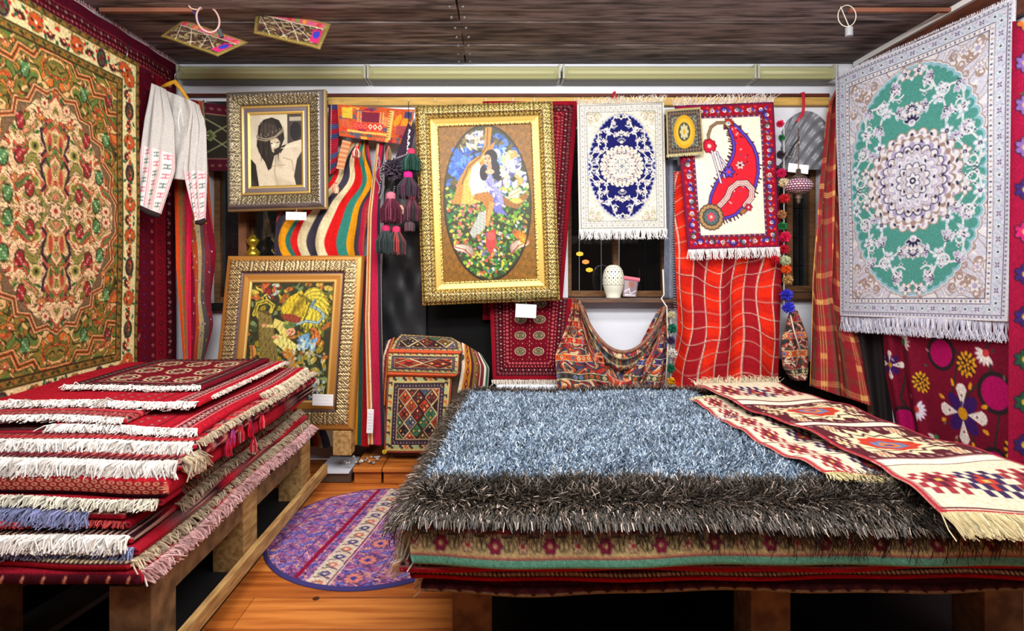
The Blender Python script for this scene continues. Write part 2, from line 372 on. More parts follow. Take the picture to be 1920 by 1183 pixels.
# ---------------------------------------------------------------- patterns
def art_garden():                                          # the tall green-orange pile carpet of the left wall
    w, h = 1.04, 1.59; A = Art.grid(240, 380, w, h, (44, 44, 26)); cx, cy = w/2, h/2
    DK, OR, OL, GR, TN, PK, RD = (60, 54, 32), (205, 106, 48), (134, 118, 52), (62, 112, 62), (226, 188, 132), (218, 150, 128), (158, 42, 42)
    A.arab(.15, .15, cx+.01, cy+.01, [(72, 66, 34), (140, 118, 56), OL, (206, 112, 52), (110, 104, 50), (96, 122, 58), (172, 76, 44), (226, 180, 120)], 34, 5, out=(48, 40, 24), ow=.11, warp=1.0)
    # stepped medallion edge: tan-orange-tan contours around the centre
    pts = [(.15, .30), (.21, .31), (.23, .24), (.30, .25), (.33, .19), (.40, .20), (.43, .155), (.52, .15)]
    pts2 = [(.15, .30), (.15, .80)]
    for wd, c in ((.034, DK), (.026, (226, 178, 118)), (.017, (206, 96, 44)), (.007, DK)): A.line(pts, wd, c)
    zz = [(.52, .30), (.47, .33), (.41, .32), (.38, .38), (.32, .39), (.31, .45), (.25, .47), (.24, .55), (.19, .60), (.20, .68), (.16, .73), (.17, .80)]
    A.poly(zz+[(.52, .80)], (120, 92, 66))
    A.arab(.17, .3, cx+.01, cy+.01, [(222, 176, 134), (186, 84, 62), (90, 74, 48), (140, 132, 70), (236, 200, 150), (96, 116, 66), (206, 130, 100)], 42, 9, out=(60, 42, 30), ow=.11, warp=1.1,
           mask=lambda X, Y: ((np.abs(X-cx)/.33)**1.5+(np.abs(Y-cy)/.48)**1.6 < 1)*1.0)
    for wd, c in ((.030, DK), (.022, (228, 182, 130)), (.013, (196, 88, 50)), (.005, DK)): A.line(zz, wd, c)
    # urn necks, grape bunches, eyes
    for sy in (0.52, .66):
        A.line([(.47, sy-.07), (.445, sy-.04), (.452, sy), (.475, sy+.03), (.45, sy+.06)], .014, (62, 42, 48))
        A.ell(.49, sy, .022, .05, (196, 158, 96)); A.ell(.49, sy, .012, .036, (176, 74, 58)); A.ell(.415, sy+.03, .03, .028, (206, 180, 120), 0); A.ell(.415, sy+.03, .02, .018, (122, 124, 56))
        A.ell(.415, sy+.03, .008, .01, (60, 40, 30))
    def grapes(x, y, c, c2, n=4):
        A.ell(x, y, .024, .036, DK)
        for j in range(n+1):
            for i in range(n-j//2): A.ell(x+(i-(n-j//2-1)/2)*.011, y-.022+j*.011, .0054, .0054, c if (i+j) % 3 else c2)
    for x, y, c, c2 in ((.345, .47, (176, 36, 44), (226, 120, 120)), (.34, .60, (166, 36, 44), (226, 120, 120)), (.27, .62, (88, 142, 88), (170, 206, 150)), (.225, .44, (96, 150, 88), (180, 214, 150)),
                        (.21, .25, (150, 40, 46), (220, 110, 110)), (.36, .27, (86, 140, 84), (160, 200, 140)), (.39, .72, (170, 44, 48), (230, 130, 120)), (.29, .75, (86, 134, 80), (160, 200, 140))): grapes(x, y, c, c2)
    for x, y, r, rt in ((.24, .53, .026, .6), (.29, .34, .028, .9), (.20, .20, .03, .8), (.20, .38, .026, 0), (.31, .69, .026, 0), (.44, .42, .03, 1.57), (.27, .20, .026, 1.2)):
        A.palm(x, y, r, (DK, (224, 140, 78), (150, 52, 40), (236, 206, 150)), rt)
    for x, y, r in ((.52, .795, .034), (.40, .795, .026), (.46, .37, .024), (.23, .77, .03)):
        A.flower(x, y, r, 8, (232, 190, 150), (150, 46, 42), DK)
    for i in range(34):
        x, y = random.uniform(.17, .52), random.uniform(.17, .79); A.leaf(x, y, random.uniform(.012, .022), random.choice([GR, (196, 96, 44), (222, 180, 116), (70, 96, 52), (150, 140, 60)]), random.uniform(0, 6), (40, 34, 24))
    A.mirror()
    A.frame(.0, .155, (132, 108, 50)); A.frame(.0, .004, (110, 92, 60)); A.frame(.118, .124, (52, 44, 26)); A.frame(.150, .156, (40, 32, 24)); A.frame(.020, .025, (60, 50, 28))
    def key(x, y, k, rt):
        d = .011; A.rect(x-d, y-d*.7, x+d*.3, y+d*.3, (50, 62, 36)); A.rect(x-d*.2, y-d*.2, x+d, y+d*.9, (84, 52, 28)) if k % 2 else A.ell(x, y, .006, .006, (186, 96, 44))
    A.along(.137, .027, key); A.along(.010, .028, key)
    A.frame(.026, .116, (232, 214, 158))
    def bd(x, y, k, rt):
        kk = k % 4; nx, ny = math.cos(rt), math.sin(rt); tx, ty = -ny, nx
        if kk == 0:
            A.flower(x, y, .038, 10, (206, 92, 44), (176, 40, 36), (110, 90, 44), 0, .38); A.ell(x, y, .009, .009, (244, 214, 170))
        elif kk == 2:
            A.ell(x, y, .030+.010*abs(nx == 0), .044, (58, 40, 44)); A.ell(x, y, .020, .032, (88, 84, 60), 0); A.ell(x, y, .009, .016, (110, 40, 44))
        else:
            A.palm(x+nx*.012, y+ny*.012, .026, ((90, 70, 40), (66, 34, 34), (190, 46, 42), (232, 200, 140)), rt if kk == 1 else rt+PI)
        for sg in (-1, 1):
            ox, oy = x+tx*.030*sg+nx*.022*sg, y+ty*.030*sg+ny*.022*sg
            A.leaf(ox, oy, .015, (30, 92, 62), rt+sg*.9+k); A.leaf(ox-nx*.03*sg, oy-ny*.03*sg, .013, (84, 36, 34), rt-sg*1.2); A.ell(x-tx*.03*sg, y-ty*.03*sg-.02*sg, .008, .008, (198, 48, 42))
            A.leaf(x+tx*.02*sg, y+ty*.02*sg-.03, .010, (196, 128, 54), rt+2.2*sg)
    A.along(.071, .078, bd)
    A.mirror(); return A.speck(.09, 3)

def medal_rings(A, cx, cy, R, rings, asp=1.0):             # scalloped rosette rings, outside to inside
    for f, n, c, oc in rings:
        r = R*f
        for k in range(n):
            a = 2*PI*(k+.5)/n; q = 2*PI*r/n*.53; A.ell(cx+math.cos(a)*r*.93, cy+math.sin(a)*r*.93*asp, q, q*.9, oc, a)
        A.ell(cx, cy, r*.97, r*.97*asp, oc)
        for k in range(n):
            a = 2*PI*(k+.5)/n; q = 2*PI*r/n*.45; A.ell(cx+math.cos(a)*r*.93, cy+math.sin(a)*r*.93*asp, q, q*.8, c, a)
        A.ell(cx, cy, r*.93, r*.93*asp, c)
def art_medallion(nu, nv, w, h, field, edge, band, ink, light, tan, pink, R, sup, seed, bs=1.0):
    """Nain-like rug: scalloped oval field, rosette medallion, white vines"""
    random.seed(seed); A = Art.grid(nu, nv, w, h, band); cx, cy = w/2, h/2; B0 = .108*w; ax, ay = cx-B0*1.0, cy-B0*1.0
    # corners
    A.arab(B0, B0, cx+.01, cy+.01, [light, band, light, tan, band, light, pink], 17/w, seed, out=tan, ow=.10, warp=.8)
    for i in range(9):
        x, y = B0+random.uniform(.01, .16)*w, B0+random.uniform(.01, .2)*w; A.vine(x, y, random.uniform(0, 6), .16*w, 34/w, .008*w, tan)
    for x, y, r in ((B0+.05*w, B0+.06*w, .034*w), (B0+.12*w, B0+.045*w, .024*w), (B0+.04*w, B0+.15*w, .024*w)):
        A.flower(x, y, r, 6, light, ink, tan); A.ell(x, y, r*.4, r*.4, pink)
    ov = lambda X, Y, k=1: (np.abs(X-cx)/(ax*k))**sup+(np.abs(Y-cy)/(ay*k))**sup
    # scallops around the field
    n = 15
    for c, f, g in ((tan, 1.25, 1.0), (light, 1.1, 1.0), (edge, .95, 1.0), (field, .72, .985)):
        for k in range(n):
            a = PI/2*(k+.5)/n; q = (abs(math.cos(a))**sup+abs(math.sin(a))**sup)**(-1/sup)
            A.ell(cx-math.cos(a)*q*ax*.93*g, cy-math.sin(a)*q*ay*.93*g, .034*w*f, .034*w*f, c)
        A.mix(lambda X, Y: (np.clip((1-ov(X, Y, .93*g+(f-.72)*.05))*40, 0, 1), c))
    # white vines with blossoms
    vw = .011*w
    def blos(x, y, r, rt=0, big=0):
        if big: A.palm(x, y, r, (light, pink, light, ink), rt); A.ell(x, y, r*.30, r*.26, ink); A.ell(x, y, r*.15, r*.13, light); A.line([(x-r*.3, y-r*.3), (x+r*.1, y-r*.45)], r*.12, ink)
        else: A.flower(x, y, r, 5, light, ink, tan if random.random() < .4 else edge, rt); A.ell(x, y, r*.14, r*.14, pink)
    for t0, rad in ((0, .86), (1, .66)):
        pts = []
        for k in range(41):
            a = -PI*.02+PI*.54*k/40; rr = rad+.075*math.sin(a*(8 if t0 else 10)); q = (abs(math.cos(a))**sup+abs(math.sin(a))**sup)**(-1/sup)
            pts.append((cx-math.cos(a)*q*ax*rr, cy-math.sin(a)*q*ay*rr))
        A.line(pts, vw, light)
        for k in range(1, 40, 5): 
            x, y = pts[k]; blos(x, y, (.050 if k % 2 else .038)*w*bs, k, k % 10 == 1)
        for k in range(3, 40, 3):
            x, y = pts[k]; sg = 1 if k % 2 else -1; A.leaf(x, y, .022*w, light, k*1.3, edge)
    for i in range(5):
        a = PI/2*(i+.5)/5; q = (math.cos(a)**sup+math.sin(a)**sup)**(-1/sup); x, y = cx-math.cos(a)*q*ax*.76, cy-math.sin(a)*q*ay*.76
        A.vine(x, y, a+1, .17*w, 22/w, vw*.8, light, lambda X, Y, k: A.flower(X, Y, .014*w, 4, light, ink))
    medal_rings(A, cx, cy, R*w, [(1.12, 26, light, tan), (1.0, 30, tan, light), (.92, 24, light, tan), (.84, 22, pink, light), (.75, 20, light, ink), (.65, 16, band, tan), (.55, 16, light, pink), (.45, 14, band, light), (.35, 12, light, ink), (.23, 8, band, tan), (.13, 6, light, ink)])
    rr = R*w
    for f, n_, q in ((1.06, 28, .011), (.88, 24, .010), (.70, 18, .011), (.50, 14, .010), (.30, 8, .010)):
        for k in range(n_):
            a = 2*PI*k/n_; A.ell(cx+math.cos(a)*rr*f, cy+math.sin(a)*rr*f, q*w, q*w*.6, ink if k % 2 else pink, a+1)
    A.ell(cx, cy, .018*w, .018*w, ink); A.ell(cx, cy, .008*w, .008*w, light)
    for s_, rr_ in ((1, .052*w), (2, .03*w)):
        A.palm(cx, cy-rr-.075*w*s_, rr_, (light, ink, light, pink), -PI/2)
    A.mirror()
    k0 = .7*w; w2 = w; w = k0; A.frame(0, B0, light); A.frame(.012*w, .034*w, band); A.frame(.036*w, .041*w, ink); A.frame(.112*w, .117*w, ink); A.frame(.117*w, .147*w, light); A.frame(.148*w, .154*w, ink)
    A.frame(.042*w, .111*w, band)
    A.along(.026*w, .03*w, lambda x, y, k, r: A.ell(x, y, .005*w, .005*w, ink)); A.along(.132*w, .034*w, lambda x, y, k, r: (A.ell(x, y, .008*w, .006*w, ink if k % 2 else tan, r)))
    def bd(x, y, k, rt):
        nx, ny = math.cos(rt), math.sin(rt); tx, ty = -ny, nx
        if k % 2:
            for s1 in (-1, 1):
                for s2 in (-1, 1): A.leaf(x, y, .011*w, ink, math.atan2(ty*s1+ny*s2*.8, tx*s1+nx*s2*.8))
            A.ell(x, y, .009*w, .009*w, pink)
        else:
            A.flower(x, y, .024*w, 6, light, tan, edge); A.ell(x, y, .007*w, .007*w, ink)
        A.line([(x+tx*.03*w, y+ty*.03*w), (x+tx*.045*w+nx*.02*w, y+ty*.045*w+ny*.02*w)], .007*w, edge); A.ell(x-tx*.036*w-nx*.018*w, y-ty*.036*w-ny*.018*w, .009*w, .006*w, pink, rt)
    A.along(.0765*w, .086*w, bd); A.mirror()
    return A.speck(.05, seed)

def art_bokhara(nu, nv, w, h, seed=3, base=(118, 14, 30), guls=True, x0=.16, gx=3, gy=5, lightc=(226, 196, 160)):
    A = Art.grid(nu, nv, w, h, base); DKR = (58, 14, 26); PKc = (222, 110, 110)
    A.frame(0, .03, (140, 16, 34)); A.frame(.03, .085, DKR); A.frame(.105, .108, (30, 12, 20)); A.frame(.128, .131, (30, 12, 20))
    A.along(.045, .026, lambda x, y, k, r: (A.poly([(x-.011, y), (x, y-.011), (x+.011, y), (x, y+.011)], (176, 92, 92)), A.poly([(x-.006, y), (x, y-.006), (x+.006, y), (x, y+.006)], DKR)))
    A.along(.070, .022, lambda x, y, k, r: A.poly([(x-.008, y), (x, y-.008), (x+.008, y), (x, y+.008)], (196, 150, 132) if k % 2 else (150, 40, 52)))
    A.along(.118, .028, lambda x, y, k, r: (A.ell(x, y, .0095, .0075, PKc), A.ell(x, y, .004, .003, (120, 10, 30))))
    A.along(.096, .024, lambda x, y, k, r: A.ell(x, y, .004, .004, (214, 150, 140)))
    if guls:
        iw, ih = w-2*x0, h-2*x0
        for j in range(gy):
            for i in range(gx):
                x, y = x0+(i+.5)*iw/gx, x0+(j+.5)*ih/gy; q = min(iw/gx*.36, ih/gy*.30)
                for k in range(12):
                    a = 2*PI*k/12; A.ell(x+math.cos(a)*q*1.0, y+math.sin(a)*q*.68, q*.26, q*.22, lightc); A.ell(x+math.cos(a)*q*1.0, y+math.sin(a)*q*.68, q*.13, q*.1, DKR)
                A.ell(x, y, q*.95, q*.62, (40, 22, 30)); A.ell(x, y, q*.8, q*.45, lightc, 0, .82)
                for s1 in (-1, 1):
                    A.ell(x+s1*q*.4, y, q*.16, q*.2, (206, 190, 130)); A.ell(x+s1*q*.4, y, q*.07, q*.09, (20, 60, 50))
                A.ell(x, y, q*.18, q*.14, (150, 30, 44)); A.line([(x, y-q*.4), (x, y+q*.4)], q*.07, lightc)
        for j in range(gy+1):
            for i in range(gx*4):
                x, y = x0+(i+.5)*iw/gx/4, x0+j*ih/gy; A.ell(x, y, .004, .004, (190, 60, 70) if i % 2 else (196, 150, 110))
        for i in range(gx+1):
            for j in range(gy*4):
                x, y = x0+i*iw/gx, x0+(j+.5)*ih/gy/4; A.ell(x, y, .003, .006, (196, 150, 120))
    return A.speck(.08, seed)

def art_paisley():
    w, h = 180, 275; A = Art.grid(150, 226, w, h, (150, 18, 40)); IV = (248, 238, 212)
    A.frame(0, 4, (110, 30, 70)); A.frame(4, 23, (160, 20, 38)); A.frame(23, 27, (94, 40, 66))
    def bd(x, y, k, rt):
        c = [(70, 60, 160), (96, 96, 90), (206, 130, 110)][k % 3]; A.palm(x, y, 8.5, ((60, 16, 34), c, (240, 226, 214), (60, 50, 150)), rt+k)
        nx, ny = math.cos(rt), math.sin(rt); A.leaf(x-ny*9, y+nx*9, 3.6, (238, 226, 220), rt+1, (60, 50, 150)); A.ell(x-ny*14, y+nx*14, 3, 2.2, (70, 60, 170), rt)
        A.leaf(x+ny*7+nx*5, y-nx*7+ny*5, 3, (40, 90, 70), rt-1); A.ell(x-ny*10-nx*6, y+nx*10-ny*6, 2.2, 2.2, (224, 60, 60))
    A.along(13.5, 22, bd); A.along(25, 5, lambda x, y, k, r: A.ell(x, y, 1.5, 1.5, (200, 150, 150) if k % 2 else (60, 50, 120)))
    A.rect(27, 27, w-27, h-27, IV)
    body = [(56, 214, 8), (68, 198, 20), (82, 184, 30), (95, 168, 34), (107, 150, 32), (116, 130, 28), (121, 110, 23), (121, 92, 18), (116, 74, 13), (110, 60, 9), (102, 46, 6)]
    def blob(grow, c):
        for (x0, y0, r0), (x1, y1, r1) in zip(body[:-1], body[1:]):
            for t in (0, .25, .5, .75, 1): A.ell(x0+(x1-x0)*t, y0+(y1-y0)*t, r0+(r1-r0)*t+grow, r0+(r1-r0)*t+grow, c)
    for i, (x, y, r) in enumerate(body[1:]):                 # spikes
        for k in range(4):
            for sg in (-1, 1):
                a = .75+sg*1.57+(k-1.5)*.2+(i*.12-.4); A.line([(x, y), (x+math.cos(a)*(r+10), y-math.sin(a)*(r+10))], 2.6, (66, 22, 40))
    blob(4, (66, 22, 40)); blob(2.4, (86, 70, 190)); blob(-1.5, (66, 22, 40)); blob(-2.8, (222, 38, 52))
    for i, (x, y, r) in enumerate(body):
        for k in range(3): A.leaf(x+random.uniform(-r, r)*.6, y+random.uniform(-r, r)*.6, 2.6, random.choice([(60, 20, 40), (80, 70, 180), (250, 200, 190)]), random.uniform(0, 6))
    hook = [(96, 46), (88, 36), (74, 36), (62, 44), (56, 58), (55, 72)]
    A.line(hook, 6, (66, 22, 40)); A.line(hook, 3.4, (190, 130, 60)); A.line(hook, 1.4, (96, 120, 110))
    A.flower(56, 80, 13, 9, (206, 34, 56), (66, 22, 40), (120, 20, 40)); A.ell(56, 80, 4, 4, (240, 190, 180))
    A.palm(95, 38, 11, ((66, 22, 40), (180, 60, 50), (244, 220, 200), (90, 150, 170)), -.9)
    inn = [(62, 196), (74, 186), (76, 170), (92, 156), (112, 148), (128, 150), (134, 164), (128, 182), (118, 192)]
    inn = [(60, 200), (72, 190), (84, 178), (92, 162), (106, 152), (122, 152), (132, 164), (130, 180), (118, 194)]
    A.line(inn, 12, (66, 22, 40)); A.line(inn, 9, (240, 226, 216)); A.line(inn, 5, (150, 50, 60)); A.line(inn, 2.2, (244, 226, 210))
    for s1, q in (((70, 96), (92, 128)), ((70, 92), (82, 140)), ((60, 90), (74, 150))): A.line([s1, q], 5, (60, 40, 110)); A.line([s1, q], 2.6, (246, 232, 226))
    A.flower(90, 130, 11, 6, (86, 70, 190), (230, 60, 70), (66, 22, 40)); A.flower(112, 118, 8, 6, (240, 200, 190), (66, 22, 40), (150, 30, 50))
    A.flower(50, 214, 28, 18, (176, 140, 96), (120, 120, 110), (90, 60, 50), 0, .26); A.flower(50, 214, 17, 12, (90, 110, 110), (200, 40, 60), (60, 50, 50), 0, .34); A.flower(50, 214, 9, 7, (222, 70, 90), (250, 200, 190))
    A.palm(112, 202, 9, ((66, 22, 40), (180, 120, 70), (90, 110, 90), (220, 60, 70)), 1.1); A.flower(124, 198, 7, 6, (200, 40, 70), (240, 190, 180), (66, 22, 40))
    return A.speck(.05, 8)

def art_oval_painting():
    w, h = 182, 298; A = Art.grid(190, 300, w, h, (120, 82, 22)); r = random.Random(5)
    A.mix(lambda X, Y: (np.clip(noise2(X, Y, 4, .35)*.6+.3, 0, 1), (156, 102, 22))); A.mix(lambda X, Y: (np.clip(noise2(X, Y, 6, .9)*.5, 0, .7), (74, 48, 14)))
    A.ell(91, 149, 86, 151, (44, 34, 16)); A.ell(91, 149, 84, 149, (58, 60, 34))
    ov = lambda X, Y: ((X-91)/83)**2+((Y-149)/148)**2 < 1
    def blobs(n, bx, cols, s0, s1, asp=.5):
        for _ in range(n):
            x, y = r.uniform(bx[0], bx[2]), r.uniform(bx[1], bx[3])
            if ((x-91)/80)**2+((y-149)/144)**2 > 1: continue
            q = r.uniform(s0, s1); A.ell(x, y, q, q*r.uniform(asp*.7, asp*1.4), r.choice(cols), r.uniform(0, 3.1))
    blobs(150, (10, 6, 178, 110), [(52, 84, 160), (70, 110, 196), (96, 84, 40), (40, 54, 96), (120, 100, 50), (86, 124, 200)], 4, 13)
    blobs(70, (16, 40, 70, 100), [(62, 104, 200), (44, 80, 176), (90, 140, 220)], 5, 13, .4)
    blobs(50, (92, 40, 130, 90), [(80, 130, 224), (60, 96, 190), (150, 180, 220)], 4, 11, .5)
    blobs(160, (112, 50, 176, 150), [(220, 222, 226), (176, 184, 210), (232, 214, 150), (196, 160, 90), (120, 130, 190), (240, 236, 226), (90, 90, 140)], 3, 9, .6)
    blobs(50, (20, 12, 90, 44), [(206, 196, 160), (130, 110, 60), (190, 186, 190)], 4, 12, .25)
    blobs(900, (8, 120, 176, 298), [(52, 124, 44), (80, 156, 56), (140, 176, 60), (36, 84, 40), (110, 140, 44), (40, 110, 74), (196, 190, 70)], 2.0, 5, .6)
    blobs(150, (10, 110, 100, 270), [(216, 96, 70), (232, 150, 110), (230, 200, 90), (216, 110, 130)], 1.6, 3.6, .8)
    blobs(110, (70, 180, 176, 290), [(216, 150, 60), (200, 90, 50), (210, 200, 220), (120, 110, 170), (240, 216, 150)], 1.8, 5, .5)
    # tree trunk
    A.poly([(92, 4), (106, 2), (100, 40), (112, 30), (100, 60), (84, 78), (62, 92), (50, 120), (40, 150), (22, 150), (36, 104), (58, 70), (82, 56), (90, 34)], (186, 130, 46))
    A.poly([(60, 84), (76, 66), (78, 90), (70, 124), (80, 146), (60, 152), (40, 150), (46, 110)], (226, 176, 84)); A.line([(97, 6), (94, 40), (78, 62), (56, 80), (42, 112)], 2, (110, 66, 22)); A.line([(88, 60), (70, 78), (54, 100)], 2.5, (240, 206, 110))
    # seated figure in white and lilac
    A.poly([(64, 80), (76, 70), (84, 84), (82, 104), (92, 126), (84, 140), (62, 134), (56, 112)], (238, 226, 214)); A.poly([(78, 98), (100, 96), (110, 118), (126, 140), (120, 160), (106, 146), (90, 122)], (150, 150, 206))
    A.poly([(92, 106), (104, 124), (118, 160), (130, 176), (104, 168), (98, 140)], (112, 110, 190))
    blobs(26, (66, 80, 96, 132), [(246, 240, 232), (214, 196, 200), (226, 214, 230)], 2, 6, .5)
    blobs(40, (88, 104, 126, 168), [(140, 140, 206), (96, 96, 180), (196, 190, 220)], 2, 6, .35)
    A.ell(101, 62, 13, 15, (26, 20, 26)); A.ell(108, 84, 10, 26, (34, 28, 40), -.3); A.ell(86, 92, 8, 15, (30, 24, 34)); A.ell(94, 67, 7.6, 10.5, (222, 168, 130)); A.rect(94, 74, 102, 90, (206, 150, 112)); A.ell(98, 90, 9, 5, (222, 170, 136))
    for x in (90.5, 97.5): A.ell(x, 65, 1.9, .9, (40, 24, 24)); A.line([(x-2.4, 62.4), (x+2.2, 61.8)], .8, (50, 30, 26))
    A.ell(94, 72.6, 2.4, 1, (176, 50, 50)); A.line([(94, 66), (93, 70)], .7, (180, 120, 90)); A.ell(87, 60, 2, 2, (244, 236, 220))
    A.poly([(66, 132), (92, 128), (104, 140), (100, 160), (92, 196), (84, 192), (88, 160), (80, 146), (64, 142)], (176, 116, 48)); A.poly([(96, 148), (106, 150), (98, 172), (90, 196), (84, 192)], (206, 150, 84))
    blobs(60, (120, 60, 176, 150), [(238, 236, 240), (206, 210, 230), (236, 222, 170)], 2, 7, .45)
    A.poly([(120, 136), (140, 150), (166, 132), (172, 140), (150, 164), (124, 156)], (150, 100, 50)); A.leaf(130, 142, 16, (234, 226, 190), -.5, (206, 150, 70)); A.leaf(134, 146, 14, (226, 190, 90), .1)
    for sx, base, cols in ((1, (148, 236), (232, 196, 170)), (-1, (44, 240), (214, 190, 170))):      # birds' wings
        for k in range(9): A.leaf(base[0]-sx*12+k*1.4*sx, base[1]+14-k*2, 13, tuple(np.array(cols)*(.75+.04*k)), -PI/2+sx*(.1+.15*k), (150, 60, 50))
    for k in range(9): A.leaf(150, 222, 9, (206, 110+8*k, 40), -2.2+k*.35, (150, 50, 30))
    A.poly([(88, 206), (104, 200), (106, 230), (92, 250), (84, 230)], (196, 62, 60)); A.ell(96, 214, 8, 8, (220, 90, 80)); A.poly([(74, 168), (88, 164), (84, 200), (60, 216), (54, 206)], (176, 180, 170))
    A.mix(lambda X, Y: (np.where(ov(X, Y), np.clip(noise2(X, Y, 14, 1.1)*.45, 0, .5), 0), (26, 30, 26))); A.ell(91, 149, 86, 151, (40, 28, 12), 0, .975)
    return A.speck(.09, 5)

def art_harp_painting():
    w, h = 180, 240; A = Art.grid(170, 226, w, h, (50, 50, 26)); r = random.Random(9)
    def blobs(n, bx, cols, s0, s1, asp=.5):
        for _ in range(n):
            q = r.uniform(s0, s1); A.ell(r.uniform(bx[0], bx[2]), r.uniform(bx[1], bx[3]), q, q*r.uniform(asp*.7, asp*1.4), r.choice(cols), r.uniform(0, 3.1))
    blobs(330, (0, 0, w, h), [(150, 130, 34), (90, 100, 40), (196, 170, 60), (60, 70, 40), (176, 96, 36), (120, 140, 90), (40, 44, 30)], 3, 11)
    blobs(40, (0, 0, 60, 34), [(196, 90, 50), (220, 190, 80), (176, 206, 190), (150, 40, 34)], 3, 10, .3)
    wing = lambda cx, cy, n, a0, da, L, c1, c2: [A.leaf(cx+k*1.4, cy+k*.6, L*(.6+.4*math.sin(k/n*2.6)), tuple(np.array(c1)*(.8+.25*(k % 2))), a0+da*k, c2) for k in range(n)]
    A.poly([(66, 56), (84, 30), (110, 16), (120, 30), (116, 56), (100, 84), (84, 76)], (214, 186, 40))
    wing(112, 30, 16, -.5, .16, 34, (222, 200, 60), (110, 104, 30)); wing(104, 24, 11, 1.0, .12, 26, (206, 176, 40), (120, 100, 20)); wing(132, 96, 10, .2, .14, 16, (216, 120, 50), (120, 60, 20))
    A.line([(100, 88), (124, 80), (150, 84), (164, 70), (150, 56), (134, 50), (140, 38)], 6, (96, 132, 150)); A.line([(100, 88), (124, 80), (150, 84), (164, 70), (150, 56), (134, 50)], 2, (186, 210, 206))
    # harp
    A.poly([(18, 56), (44, 60), (78, 190), (46, 206), (24, 120)], (92, 74, 36))
    for k in range(12): A.line([(20+k*2.6, 60+k), (40+k*3.6, 204-k*1.4)], .8, (206, 184, 90))
    A.line([(10, 66), (16, 44), (36, 38), (50, 48), (46, 60)], 8, (210, 186, 60)); A.line([(10, 66), (16, 44), (36, 38), (50, 48)], 3, (120, 110, 40))
    # musician
    A.poly([(56, 74), (80, 84), (94, 104), (80, 116), (60, 94), (30, 92), (34, 86), (52, 88)], (226, 206, 110)); A.poly([(62, 106), (90, 116), (110, 130), (100, 150), (80, 140), (56, 122)], (226, 214, 120))
    A.line([(30, 88), (40, 89)], 5, (222, 150, 110)); A.line([(54, 112), (66, 114)], 5, (222, 150, 110))
    A.ell(90, 88, 14, 9, (96, 116, 60), -.2); A.flower(82, 82, 6, 6, (150, 170, 90), (220, 190, 80)); A.ell(93, 102, 10, 8, (226, 166, 124)); A.ell(90, 101, 1.7, 1, (60, 30, 24)); A.ell(97, 102, 1.7, 1, (60, 30, 24)); A.ell(92, 106.5, 2.2, .9, (186, 60, 50))
    A.ell(92, 74, 22, 8, (150, 60, 40), .2)
    A.poly([(110, 112), (132, 104), (140, 130), (120, 140)], (110, 156, 190)); blobs(22, (112, 112, 150, 136), [(120, 170, 206), (86, 126, 170), (196, 214, 206)], 3, 8)
    A.poly([(84, 134), (104, 140), (112, 190), (140, 220), (120, 226), (96, 190)], (186, 124, 40)); blobs(24, (84, 150, 130, 220), [(206, 150, 60), (150, 84, 30)], 3, 9, .3)
    for i in range(110):
        x, y = r.uniform(60, 172), r.uniform(140, 226); A.flower(x, y, r.uniform(2, 4.2), 5, r.choice([(222, 222, 200), (196, 200, 210), (206, 190, 130), (120, 150, 170)]), (150, 110, 50))
    A.leaf(22, 160, 12, (236, 214, 110), .4, (150, 120, 40)); wing(18, 186, 8, -.5, .14, 20, (232, 216, 120), (120, 110, 50)); wing(4, 130, 7, .3, .2, 12, (226, 150, 70), (130, 70, 30)); A.ell(36, 168, 10, 7, (110, 166, 190), .6)
    blobs(90, (110, 200, 176, 240), [(140, 150, 160), (60, 76, 90), (190, 190, 170)], 2, 5)
    A.mix(lambda X, Y: (np.clip(noise2(X, Y, 3, .9)*.5, 0, .55), (34, 28, 14))); return A.speck(.08, 6)

